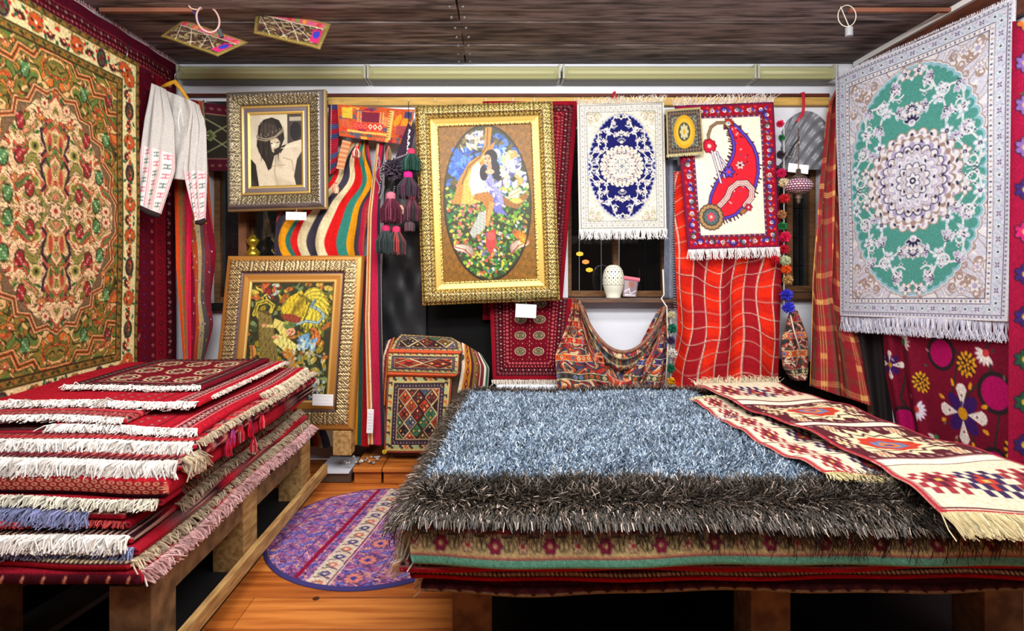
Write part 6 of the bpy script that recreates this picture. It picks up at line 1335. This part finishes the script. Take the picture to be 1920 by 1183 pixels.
# kilim covered chest
chest = empty('kilim_chest', tuple(P(800, 850, 3.1)), 'chest draped with patterned kilim saddlebags, key-pattern borders', 'chest')
cb_ = B().box((P(735, 0, 3.1)[0], 3.08, .09), (P(872, 0, 3.1)[0], 3.25, .66)).make('box_core', mat('dark_box_wood'), bevel=.02)
GP = [(120, 44, 44), (60, 40, 44), (176, 70, 44), (70, 110, 80), (84, 90, 110), (96, 52, 52), (110, 84, 50)]
A = art_geo(150, 150, .44, .46, 4, GP, (84, 40, 44), .085, .095)
f1, _ = sheet('front_flap', [P(727, 702, 3.03), P(720, 848, 3.04)], [P(848, 702, 3.03), P(838, 849, 3.04)], A, M_WEAVE, fold=lambda U, V: .012*np.sin(V*3)+.006*np.sin(U*5))
A = art_geo(150, 60, .44, .16, 7, [(176, 60, 44), (96, 60, 70), (160, 110, 60), (150, 60, 40)], (150, 60, 40), .045, .14)
f2, _ = sheet('upper_band', [P(728, 660, 3.03), P(726, 697, 3.01)], [P(862, 662, 3.03), P(860, 702, 3.01)], A, M_WEAVE, fold=lambda U, V: .016*np.sin(V*PI))
A = Art.grid(60, 12, 1, .1, (206, 92, 56)); A.speck(.06)
f3, _ = sheet('orange_seam', [P(727, 694, 3.02), P(727, 706, 3.025)], [P(862, 698, 3.02), P(850, 708, 3.025)], A, M_WEAVE, fold=lambda U, V: .014*np.sin(V*PI))
f3b, _ = sheet('orange_seam', [P(730, 654, 3.035), P(728, 663, 3.03)], [P(866, 658, 3.035), P(862, 665, 3.03)], Art.grid(60, 12, 1, .1, (196, 84, 52)).speck(.06), M_WEAVE, fold=lambda U, V: .014*np.sin(V*PI))
A = art_geo(140, 60, .42, .2, 12, GP, (96, 50, 50), .04, .10)
f4, _ = sheet('top_cover', [P(752, 626, 3.26), P(738, 640, 3.14), P(730, 658, 3.04)], [P(846, 632, 3.26), P(864, 642, 3.14), P(868, 660, 3.04)], A, M_WEAVE, nrm=(0, -.6, 1), smooth=6)
OG = art_kilim_stripes(110, 130, .3, .5, [(.6, (216, 196, 170)), (1.8, (196, 124, 40)), (.5, (70, 34, 40)), (1.2, (120, 96, 50)), (.5, (150, 40, 46)), (.4, (226, 210, 186)), (.8, (120, 40, 50)), (.5, (226, 214, 196)), (.7, (60, 110, 90)), (.5, (230, 220, 206))])
for y_ in np.arange(.02, .5, .055):
    for x_, q in ((.06, .020), (.145, .014)): OG.poly([(x_-q, y_), (x_, y_-q*1.3), (x_+q, y_), (x_, y_+q*1.3)], (130, 40, 40)); OG.ell(x_, y_, q*.3, q*.3, (226, 200, 150))
f5, _ = sheet('side_drape', [P(866, 642, 3.14), P(866, 690, 3.06), P(852, 770, 3.05), P(840, 848, 3.06)], [P(902, 664, 3.22), P(918, 690, 3.2), P(914, 740, 3.2), P(906, 848, 3.22)], OG, M_WEAVE, nrm=(.4, -1, 0), fold=lambda U, V: .02*np.sin(U*3)+.008*np.sin(U*16), smooth=10)
f6, _ = sheet('side_drape', [P(724, 640, 3.1), P(716, 670, 3.1), P(718, 760, 3.08)], [P(740, 632, 3.12), P(730, 664, 3.05), P(727, 760, 3.045)], art_kilim_stripes(20, 70, .1, .3, [(1, (206, 190, 160)), (1, (130, 44, 50)), (.8, (196, 120, 50)), (1, (60, 50, 60))], slant=.6), M_WEAVE, fold=lambda U, V: .01*np.sin(U*6))
tassels_ = pompom('corner_tuft', P(721, 847, 3.02), .012, (214, 186, 40))
adopt(chest, cb_, f1, f2, f3, f3b, f4, f5, f6, tassels_)

# round rug on the floor
A = art_round(); n = A.a.shape[0]; R0 = .45; c0 = np.array([-.52, 2.42])
ang = np.linspace(0, 2*PI, 361)[:-1]; rad = np.linspace(0, 1, 110); V = []; C = []
for q in rad:
    for a in ang:
        x_, y_ = math.cos(a)*q, math.sin(a)*q; z_ = .0095+.0025*math.sin(x_*6+y_*4)*(1-q)+.001
        if q > .985: z_ = .003
        V.append((c0[0]+x_*R0, c0[1]+y_*R0, z_)); xr_, yr_ = x_*.985-y_*.17, x_*.17+y_*.985; i = int(np.clip((xr_*.5+.5)*(n-1), 0, n-1)); j = int(np.clip((.5-yr_*.5)*(n-1), 0, n-1)); C.append(A.a[j, i] if q < .965 else (70, 62, 120))
V = np.array(V); na = len(ang); f = []
for i in range(len(rad)-1):
    k_ = np.arange(na); f.append(np.stack([i*na+k_, (i+1)*na+k_, (i+1)*na+(k_+1) % na, i*na+(k_+1) % na], 1))
V = np.concatenate([V, V[-na:]*[1, 1, 0]+[0, 0, .0008]]); C = np.concatenate([C, np.array(C)[-na:]]); k_ = np.arange(na); b_ = len(rad)*na-na
f.append(np.stack([b_+k_, b_+na+k_, b_+na+(k_+1) % na, b_+(k_+1) % na], 1))
o = mesh('round_rug', V, f, M_PILE, C, None, True); tag(o, 'round purple and pink patterned rug lying on the pine floor', 'rug')
o.rotation_euler = (0, 0, 0)

# ---------------------------------------------------------------- pallets
def pallet(label, x0, x1, y0, y1, zt, slats, posts, m=M_PALLET, rails=()):
    e = empty('pallet', ((x0+x1)/2, (y0+y1)/2, 0), label, 'pallet'); k = []
    ys = np.linspace(y0, y1, slats+1)
    for i in range(slats): k.append(box('slat', (x0+.05, ys[i]+.09*(i == 0)+.006, zt-.022), (x1-.05, ys[i+1]-.018, zt), M_PALLETD, bevel=.002))  # slats and bearers coloured darker to stand for shade under the rugs
    for px_ in posts[0]:
        pe = [q for py_ in posts[1] for q in (py_-.06, py_+.06)][1:]+[y1]
        for qa, qb in zip(pe[::2], pe[1::2]): k.append(box('bearer', (px_-.05, qa+.001, zt-.10), (px_+.05, qb-.001, zt-.023), M_PALLETD, bevel=.002))
        for py_ in posts[1]: k.append(box('post', (px_-.058, py_-.06, .001), (px_+.058, py_+.06, zt-.023), M_PALLETD if (m is M_PALLETD or py_ < 1.8) else M_PALLET, bevel=.003))
    for r_ in rails: k.append(box('ground_rail', *r_, m, bevel=.003))
    adopt(e, *k); return e
pallet('pale wooden pallet frame under the stack of red rugs', -1.86, -.94, 1.52, 2.86, .293, 7, ((-1.80, -1.45, -1.00), (1.59, 2.15, 2.78)), M_PALLET, [((-.895, 1.30, .07), (-.872, 2.90, .122))])
pallet('dark wooden pallet frame under the shaggy rug pile', -.15, 1.56, 1.60, 2.96, .243, 7, ((-.07, .80, 1.48), (1.69, 2.2, 2.88)), M_PALLETD)
M_UNDERSHADE = mat('black_undershade', (20, 20, 22), .7, noise=.3, nscale=8, bump=.4)  # added black sheets put the deep shade under the pallets onto the floor
for (a, b, c, d), lb in (((-1.88, -.925, 1.25, 2.88), 'added black sheet standing in for shade under the red rug stack'), ((-.10, 1.62, 1.52, 2.92), 'added black sheet standing in for shade under the shaggy rug pile')):
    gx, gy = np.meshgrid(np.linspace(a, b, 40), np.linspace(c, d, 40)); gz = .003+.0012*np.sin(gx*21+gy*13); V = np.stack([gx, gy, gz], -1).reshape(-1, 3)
    tag(mesh('floor_shade_sheet', np.concatenate([V, V*[1, 1, 0]+[0, 0, .0012]]), [gridfaces(40, 40, 0, True), gridfaces(40, 40, 1600)], M_UNDERSHADE), lb, 'shade sheet')
M_DUST = mat('dusty_board', (120, 118, 124), .8, noise=.3, nscale=6)
tag(B().bar((-1.46, 1.46, .045), (-1.33, 2.1, .045), .15, .02, (0, 0, 1)).make('loose_board', M_DUST, bevel=.002), 'loose grey board lying in the shade under the red rug stack', 'board')

# ---------------------------------------------------------------- folded rugs in the piles
def wav(x, y): return .004*np.sin(x*7+y*3)+.003*np.sin(y*8-x*4)
def slab(name, x0, x1, y0, y1, zt, th, style, base, label, group=None, res=(110, 30), frs=(), seed=1, m=M_PILE, artf=None, cat='rug', taper=0.0, sl=0.0, topres=None, sag=1.0, ne=9, lean=.12):
    """folded rug: one skin over top, front, back and sides (rounded edges), flat underside; sl = extra height at the back"""
    W, D = x1-x0, y1-y0; e = th*np.linspace(1, 1/ne, ne)
    eb = th*np.array([1, .5, .12]); xs = np.concatenate([-e, np.linspace(0, W, res[0]), W+e[::-1]]); ys = np.concatenate([-e, np.linspace(0, D, topres or res[1]), D+eb[::-1]])
    A = artf(xs, ys) if artf else art_band_rug(xs, ys, base, style, seed)
    X, Y = np.meshgrid(xs, ys); dx = np.maximum(np.maximum(-X, X-W), 0); dy = np.maximum(np.maximum(-Y, Y-D), 0); drop = np.maximum(dx, dy)
    bul = np.sqrt(np.clip(1-((drop/th)*2-1)**2, 0, 1))*min(th*.42, .014)*(drop > 0); rnd = 0
    Xc = np.clip(X, 0, W); Yc = np.clip(Y, 0, D)
    wx = x0+Xc+np.where(dx >= dy, 1, .6)*bul*(np.sign(X-W/2))*(dx > 0); wy = y0+Yc+np.where(dy >= dx, 1, .6)*bul*np.sign(Y-D/2)*(dy > 0)
    wy = wy-lean*drop*(Y < 0)*(dy >= dx); wx = wx+lean*drop*(X > W)*(dx > dy)
    rr_ = np.random.default_rng(seed*7+1); ph = rr_.uniform(0, 6, 3)
    wy = wy+np.where(Y < D/2, 1, 0)*(.008*np.sin(wx*6+ph[0])+.004*np.sin(wx*17+ph[1])); wx = wx+(.006*np.sin(wy*7+ph[2]))*(X > W/2)
    z = zt-drop+wav(wx, wy)*sag+sl*(wy-y0)
    nv, nu = X.shape; V = np.stack([wx, wy, z], -1).reshape(-1, 3)
    gx, gy = np.meshgrid(np.linspace(x0+.004, x1-.012, 24), np.linspace(y0+.016, y1-.01, 16)); Vb = np.stack([gx, gy, zt-th+.0025+wav(gx, gy)*sag+sl*(gy-y0)], -1).reshape(-1, 3)
    fb = gridfaces(16, 24, nv*nu)
    C = A.a.reshape(-1, 3); V = np.concatenate([V, Vb]); C = np.concatenate([C, np.tile([50, 16, 24], (384, 1))])
    o = mesh(name, V, [gridfaces(nv, nu, 0, True), fb], m, C, None, True); tag(o, label, cat, group)
    G = V[:nv*nu].reshape(nv, nu, 3)
    for side, a, b, lng, col, n, r_, dz in frs:
        if side == 'f': E = G[ne-1, ne:-ne]; d_ = (0, -1, -dz)
        elif side == 'r': E = G[ne:-3, -ne]; d_ = (1, 0, -dz)
        elif side == 'l': E = G[ne:-3, ne-1]; d_ = (-1, 0, -dz)
        k0, k1 = int(a*len(E)), max(int(b*len(E)), int(a*len(E))+2); E = E[k0:k1]+np.array([0, 0, .001])
        fringe(o, E, None, d_, lng, n, col, r=r_, jit=.3, curl=.35, colj=.10)
    return o, G
GS = 'folded red rugs in the left stack'
WHT, CRM, BLU, PNK = (240, 234, 228), (214, 200, 176), (140, 146, 184), (226, 190, 190)
RXE = -.93
L = [  # (front y, top z, thickness, right x, style, fringes, label)
 (1.475, .342, .034, -.945, 'ticks', [('r', .02, 1, .045, PNK, 640, .0030, .8)], 'lowest dark red rug of the stack, peach tick marks along its edge'),
 (1.49, .366, .026, -.975, 'dots', [('r', .0, 1, .040, CRM, 460, .0026, .6)], 'stacked red rug with a row of cream dots along its front edge'),
 (1.51, .392, .025, -.965, 'dark', [('f', 0, 1, .034, BLU, 700, .0024, .9)], 'stacked dark rug with blue-grey fringe under the white-fringed one'),
 (1.525, .418, .025, -1.00, 'plain', [('f', 0, 1, .050, WHT, 1100, .0028, .8), ('r', .2, 1, .040, CRM, 380, .0026, .8)], 'stacked rug with long white fringe above the blue-grey one'),
 (1.55, .444, .025, -1.02, 'dark', [('f', .35, 1, .02, (200, 80, 80), 300, .002, .8)], 'thin rug with coral edge between white and blue-grey fringes'),
 (1.56, .470, .025, -1.03, 'plain', [('f', 0, .9, .048, BLU, 640, .0026, .9)], 'stacked rug with wide blue-grey fringe halfway up the front'),
 (1.585, .495, .024, -.955, 'dark', [('f', 0, 1, .036, (226, 222, 206), 560, .0024, .7), ('r', .1, .8, .03, (110, 90, 70), 300, .0024, .9)], 'olive-dark stacked rug with thin off-white fringe under the orange band'),
 (1.60, .548, .052, -.94, 'orange', [], 'thick folded rug with orange diamond band across the stack front'),
 (1.645, .585, .034, -.93, 'plain', [('f', 0, 1, .055, WHT, 1250, .0032, 1.1), ('r', .0, .10, .06, CRM, 90, .003, 1.6)], 'rug with thick white fringe spilling over the orange banded fold'),
 (1.72, .612, .025, -.925, 'bands', [('f', 0, 1, .046, WHT, 1150, .0030, .8), ('r', .0, 1, .028, CRM, 460, .0024, .8)], 'wide red rug with patterned side band and white front fringe, near the top'),
]
prev = .305
for i, (yf, zt, th, xr, st, fr, lb) in enumerate(L):
    th = zt-prev-.002; prev = zt
    slab('folded_rug', -1.865, xr, yf, 2.83-.01*(i % 3), zt, th, st, (150, 18, 36), lb, GS, ne=24 if th > .04 else 11, res=(260, 14 if i < 8 else 64), frs=fr, seed=i+1)
# side band of the wide top rug: runs along y, so a runner lies folded along the edge
def art_side(xs, ys, seed=3):
    A = Art(xs, ys, (170, 20, 38)); x0_, x1_ = xs[0], xs[-1]; W = x1_-x0_
    A.w = x1_
    for a, b, c in ((-.10, -.095, (222, 190, 180)), (-.09, -.055, (60, 14, 30)), (-.05, -.047, (222, 190, 180)), (-.118, -.112, (110, 12, 30)), (-.16, -.155, (60, 14, 30))): A.rect(x1_+a, ys[0], x1_+b, ys[-1], c)
    for y_ in np.arange(ys[0], ys[-1], .026):
        x_ = x1_-.072
        for f, c in ((1, (216, 176, 160)), (.6, (110, 14, 34)), (.3, (226, 196, 176))): A.poly([(x_-.016*f, y_), (x_, y_-.013*f), (x_+.016*f, y_), (x_, y_+.013*f)], c)
    for y_ in np.arange(ys[0], ys[-1], .04):
        for j in range(4): x_ = x1_-.185-.05*j; A.ell(x_, y_+(j % 2)*.02, .012, .009, (110, 40, 50)); A.ell(x_, y_+(j % 2)*.02, .005, .004, (206, 160, 140))
    return A.speck(.08, seed)
slab('folded_rug', -1.42, -.955, 1.80, 2.80, .632, .022, 'side', None, 'crimson rug with pink-bordered side band draped over the outer stack edge', GS, res=(110, 170), topres=150,
     frs=[('f', 0, 1, .035, WHT, 420, .0028, .5), ('r', .45, 1, .035, (226, 214, 190), 260, .0026, .8)], seed=14, artf=lambda xs, ys: art_side(xs, ys))
slab('folded_rug', -1.70, -1.21, 1.83, 2.72, .652, .019, 'bands', (166, 18, 36), 'narrow red rug with short white fringe just below the topmost rug', GS, res=(90, 100), topres=120, frs=[('f', 0, 1, .030, WHT, 330, .0028, .4)], seed=17)
slab('folded_rug', -1.80, -1.05, 1.965, 2.76, .672, .019, 'side', None, 'red rug with long white fringe directly under the topmost dark rug', GS, res=(130, 100), topres=130, frs=[('f', 0, 1, .040, WHT, 520, .0028, .35), ('r', .1, 1, .018, (236, 226, 214), 300, .0022, .6)], seed=15, artf=lambda xs, ys: art_side(xs, ys, 6))
def art_top(xs, ys):
    A = Art(xs, ys, (112, 14, 32)); A.y = A.y-A.y[0]; A.x = A.x-A.x[0]; A.w, A.h = A.x[-1], A.y[-1]; A.frame(.02, .07, (66, 22, 32)); A.frame(.085, .09, (200, 150, 130)); A.frame(.09, .115, (50, 16, 26))
    A.along(.045, .026, lambda x, y, k, r_: A.ell(x, y, .007, .007, (170, 110, 100) if k % 2 else (96, 120, 90))); A.along(.102, .022, lambda x, y, k, r_: A.ell(x, y, .006, .005, (190, 140, 110)))
    for j in range(3):
        for i in range(3):
            x_, y_ = A.w*(.26+.24*i), A.h*(.26+.24*j); 
            for k in range(12): a = k*PI/6; A.ell(x_+math.cos(a)*.040, y_+math.sin(a)*.050, .011, .011, (222, 190, 150))
            A.ell(x_, y_, .038, .048, (60, 22, 34)); A.ell(x_, y_, .030, .038, (216, 190, 150), 0, .75); A.ell(x_, y_, .010, .012, (180, 50, 60))
    return A.speck(.07, 4)
slab('folded_rug', -1.63, -1.125, 2.14, 2.74, .692, .019, 'top', None, 'small dark wine rug with cream medallions lying on top of the stack', GS, res=(130, 120), topres=140, frs=[('f', 0, 1, .030, WHT, 360, .0026, .3)], seed=16, artf=art_top)
# tassels hanging from the side of the stack
for k, (px_, py_) in enumerate(((436, 806), (452, 800), (470, 792), (492, 778), (428, 826), (476, 822))):
    t_ = tassel('wool_tassel', P(px_, py_, .905*F/(CX-px_)), .055, .012, (196, 24, 50), [(80, 90, 190), (226, 200, 190)][k % 2], None, n=60, band=(150, 20, 50))
    t_['label'] = ['short crimson tassel nearest the front on the stack side', 'crimson tassel with pale tip, second along the stack side', 'crimson and blue tassel, third along the stack side', 'crimson tassel hanging highest at the far side of the stack', 'lower crimson tassel under the first one on the stack side', 'low crimson tassel with pale threads under the others'][k]; t_['category'] = 'tassel'; t_['group'] = 'tassels on the stack side'

# ---------------------------------------------------------------- right pile
GR_ = 'folded rugs under the shaggy rug'
def zig(xs, ys):
    A = Art(xs, ys, (70, 26, 30)); A.y = A.y-A.y[0]
    A.rect(A.x[0], 0, A.w, .014, (130, 116, 90)); 
    for x_ in np.arange(A.x[0], A.w, .05): A.poly([(x_, .030), (x_+.025, .006), (x_+.05, .030)], (52, 18, 22))
    A.rect(A.x[0], .032, A.w, .036, (110, 40, 44)); return A.speck(.1, 2)
slab('folded_rug', -.19, 1.57, 1.53, 2.95, .290, .034, 'x', None, 'lowest brown rug with a pale zigzag edge on the dark pallet', GR_, res=(300, 8), frs=[('l', 0, .06, .05, (206, 190, 160), 40, .003, 1.2)], seed=21, artf=zig, ne=14)
slab('folded_rug', -.22, 1.58, 1.525, 2.95, .323, .031, 'dots', (120, 16, 30), 'dark red dotted rug folded above the zigzag-edged one', GR_, res=(300, 8), frs=[('l', 0, .12, .02, (196, 40, 60), 60, .003, .8)], seed=22)
slab('folded_rug', -.245, 1.58, 1.51, 2.95, .354, .029, 'plain', (176, 24, 44), 'plain crimson rug folded below the teal-edged peach rug', GR_, res=(220, 8), frs=[('l', 0, .5, .06, (220, 206, 190), 220, .0028, 1.4)], seed=23)
PW, PD = 2.0, 1.5
def artp(xs, ys):
    return art_peach(np.asarray(xs)-xs[0], np.asarray(ys)-ys[0], xs[-1]-xs[0], ys[-1]-ys[0])
slab('folded_rug', -.215, 1.59, 1.51, 2.95, .452, .096, 'x', None, 'peach rug with cream floral border and teal edge below the shaggy rug', GR_, res=(440, 20), frs=[('l', .0, .3, .11, (226, 222, 206), 170, .0030, 3.0)], seed=24, artf=artp, topres=30, ne=22, lean=.42)

# shaggy rug: backing, border pile and field pile
zS = .472
c_ = {'fl': np.array([-.285, 1.49]), 'fr': np.array([1.63, 1.47]), 'br': np.array([1.52, 2.99]), 'bl': np.array([-.185, 3.0])}
def bil(u, v): return (c_['fl']*((1-u)*(1-v))[:, None]+c_['fr']*(u*(1-v))[:, None]+c_['br']*(u*v)[:, None]+c_['bl']*((1-u)*v)[:, None])
def zsh(x, y):                                             # lies on the pile, bends down over the left and front edges
    dl = np.maximum(-.235-x+.05*(y-1.5), 0); df = np.maximum(1.52-y, 0); return zS+wav(x, y)-dl*.6-df*(.0+.5*np.clip((x-.1)/1.2, 0, 1))
nu, nv = 70, 50; U, Vv_ = np.meshgrid(np.linspace(0, 1, nu), np.linspace(0, 1, nv)); xy = bil(U.ravel(), Vv_.ravel()); z = zsh(xy[:, 0], xy[:, 1])
V = np.column_stack([xy, z]); Vb = V-[0, 0, .010]
rim = np.concatenate([np.arange(nu), nu-1+nu*np.arange(1, nv), (nv-1)*nu+np.arange(nu-2, -1, -1), nu*np.arange(nv-2, 0, -1)]); j = np.arange(len(rim)); rj = rim[(j+1) % len(rim)]
shag = mesh('shaggy_rug', np.concatenate([V, Vb]), [gridfaces(nv, nu, 0, True), gridfaces(nv, nu, nu*nv), np.stack([rim, rim+nu*nv, rj+nu*nv, rj], 1)], mat('rug_backing', (44, 46, 50), .95), None, None, True)
tag(shag, 'large shaggy rug, silver-blue pile with a charcoal brown border', 'rug')
def pile(name, n, test, lmin, lmax, pal, wd, lean, seed):
    r_ = np.random.default_rng(seed); u = r_.uniform(0, 1, n); v = r_.uniform(0, 1, n); xy = bil(u, v); x, y = xy[:, 0], xy[:, 1]
    keep = test(u, v, x, y); u, v, x, y = u[keep], v[keep], x[keep], y[keep]; n = len(u); z = zsh(x, y)-.002
    ln = r_.uniform(lmin, lmax, n); a = r_.uniform(0, 2*PI, n); sp = lean*r_.uniform(.3, 1, n)
    cl = noise2(x, y, 5, 38)*.9+noise2(x, y, 8, 80)*.6                                     # clumping
    d1 = np.stack([np.cos(a)*sp, np.sin(a)*sp, np.ones(n)], 1); d1 += np.stack([.25*cl, -.2*cl-.10, 0*cl], 1)
    # hang outwards near the free edges
    ex = np.clip((.06-u)/.06, 0, 1)**1.4; ey = np.clip((.13-v)/.13, 0, 1)**1.8; d1[:, 0] -= ex*1.6; d1[:, 1] -= ey*2.0; d1[:, 2] -= ey*.7+ex*.4
    d1 /= np.linalg.norm(d1, axis=1)[:, None]; d2 = d1.copy(); d2[:, :2] *= 1.8; d2[:, 2] -= .30+ey*1.1+ex*.7; d2 /= np.linalg.norm(d2, axis=1)[:, None]
    b0 = np.stack([x, y, z], 1); b1 = b0+d1*ln[:, None]*.55; b2 = b1+d2*ln[:, None]*.5
    pal = np.array(pal, float); C = pal[r_.choice(len(pal), n)]*(1+r_.normal(0, .10, n))[:, None]*(1-.12*np.clip(cl, -1, 1))[:, None]
    return ribbons(name, np.stack([b0, b1, b2], 1), r_.uniform(wd*.7, wd*1.25, n), np.clip(C, 0, 255), parent=shag, side=None, taper=.55, m=mat('shiny_shag_yarn', rough=.45, attr=True, spec=.55))
kb = lambda x, y: (x < -.222+.075*(y-1.69)) | (y < 1.735) | (y > 2.93) | (x > 1.57-.06*(y-1.6))
bn = lambda u, v, x, y: kb(x+.012*np.sin(y*60)*np.cos(x*31), y+.022*np.sin(x*50)*np.cos(x*17+y*9))
FIELD = [(196, 212, 232), (160, 182, 208), (120, 142, 166), (84, 104, 124), (60, 74, 90), (210, 224, 240), (140, 160, 184), (100, 118, 136)]
BORD = [(52, 44, 36), (68, 58, 46), (34, 29, 24), (84, 70, 58), (44, 38, 32), (58, 52, 40), (40, 34, 29), (98, 84, 72), (176, 160, 150), (48, 42, 34)]
pile('field_pile', 150000, lambda u, v, x, y: ~bn(u, v, x, y) & ~((x > 1.24) & (x < 1.46+.1*(2.76-y)) & (y < 2.85)) & ~((x > 1.03) & (y > 1.76) & (x < 1.25)), .020, .036, FIELD, .0052, .75, 1)
pile('border_pile', 120000, lambda u, v, x, y: bn(u, v, x, y) & ~((x > 1.24) & (y < 1.75) & (y > 1.40) & (x < 1.58)) & ((y < 1.82) | (rng.uniform(0, 1, len(u)) < .9)), .028, .050, BORD, .0044, .8, 2)
# long loose threads over the front edge
n = 900; x = rng.uniform(-.28, 1.6, n); y = np.full(n, 1.475)+rng.uniform(-.005, .02, n); z = zsh(x, y); ln = rng.uniform(.02, .075, n)*(.7+.5*np.clip(x, 0, 1))
b0 = np.stack([x, y, z], 1); b1 = b0+np.stack([rng.normal(0, .010, n), -.014+rng.normal(0, .006, n), -ln*.45], 1); b2 = b1+np.stack([rng.normal(0, .012, n), rng.normal(0, .008, n), -ln*.6], 1)
prisms('loose_threads', np.stack([b0, b1, b2], 1), np.full(n, .0011), np.tile([38, 32, 30], (n, 1))*rng.uniform(.6, 1.4, (n, 1)), parent=shag)

# ivory kilim runners lying over the right side of the shaggy rug
def runner(label, Lp, Rp, nu, nv, w, h, seed, lift, **kw):
    A = art_ivory_runner(nu, nv, w, h, seed, **kw); l = [np.array([*p_, 0.]) for p_ in Lp]; r_ = [np.array([*p_, 0.]) for p_ in Rp]
    o, G = sheet('kilim_runner', l, r_, A, M_WEAVE, nrm=(0, 0, 1), thick=.004, smooth=24, fold=lambda U, V: lift+.008*np.sin(V*15+U*3)+.004*np.sin(V*37+U*2)+.003*np.sin(U*9)); tag(o, label, 'runner', 'ivory kilim runners'); return o, G
zr = zS+.036
o, G = runner('ivory kilim runner underneath, its narrow end resting on the blue pile', [(.93, 2.66), (.945, 2.12), (1.01, 1.72)], [(1.22, 2.70), (1.25, 2.12), (1.30, 1.72)], 90, 240, .30, .95, 5, zr, seq='ffffff', fd=.158)
fringe(o, G[-1], None, (.05, -1, -.1), .055, 220, (222, 208, 160), r=.0018); fringe(o, G[0], None, (0, 1, .1), .03, 150, (210, 196, 160), r=.0018)
o, G = runner('wide ivory kilim runner with red medallions lying over the rug pile edge', [(1.02, 2.86), (1.12, 2.2), (1.185, 1.72), (1.09, 1.37)], [(1.47, 2.90), (1.54, 2.2), (1.60, 1.72), (1.58, 1.37)], 130, 300, .44, 1.55, 9, zr+.030)
fringe(o, G[-1], None, (.02, -1, -.45), .075, 520, (222, 208, 168), r=.0019, jit=.15); fringe(o, G[0], None, (0, .8, .5), .04, 300, (216, 204, 176), r=.0018, jit=.5, curl=.6)
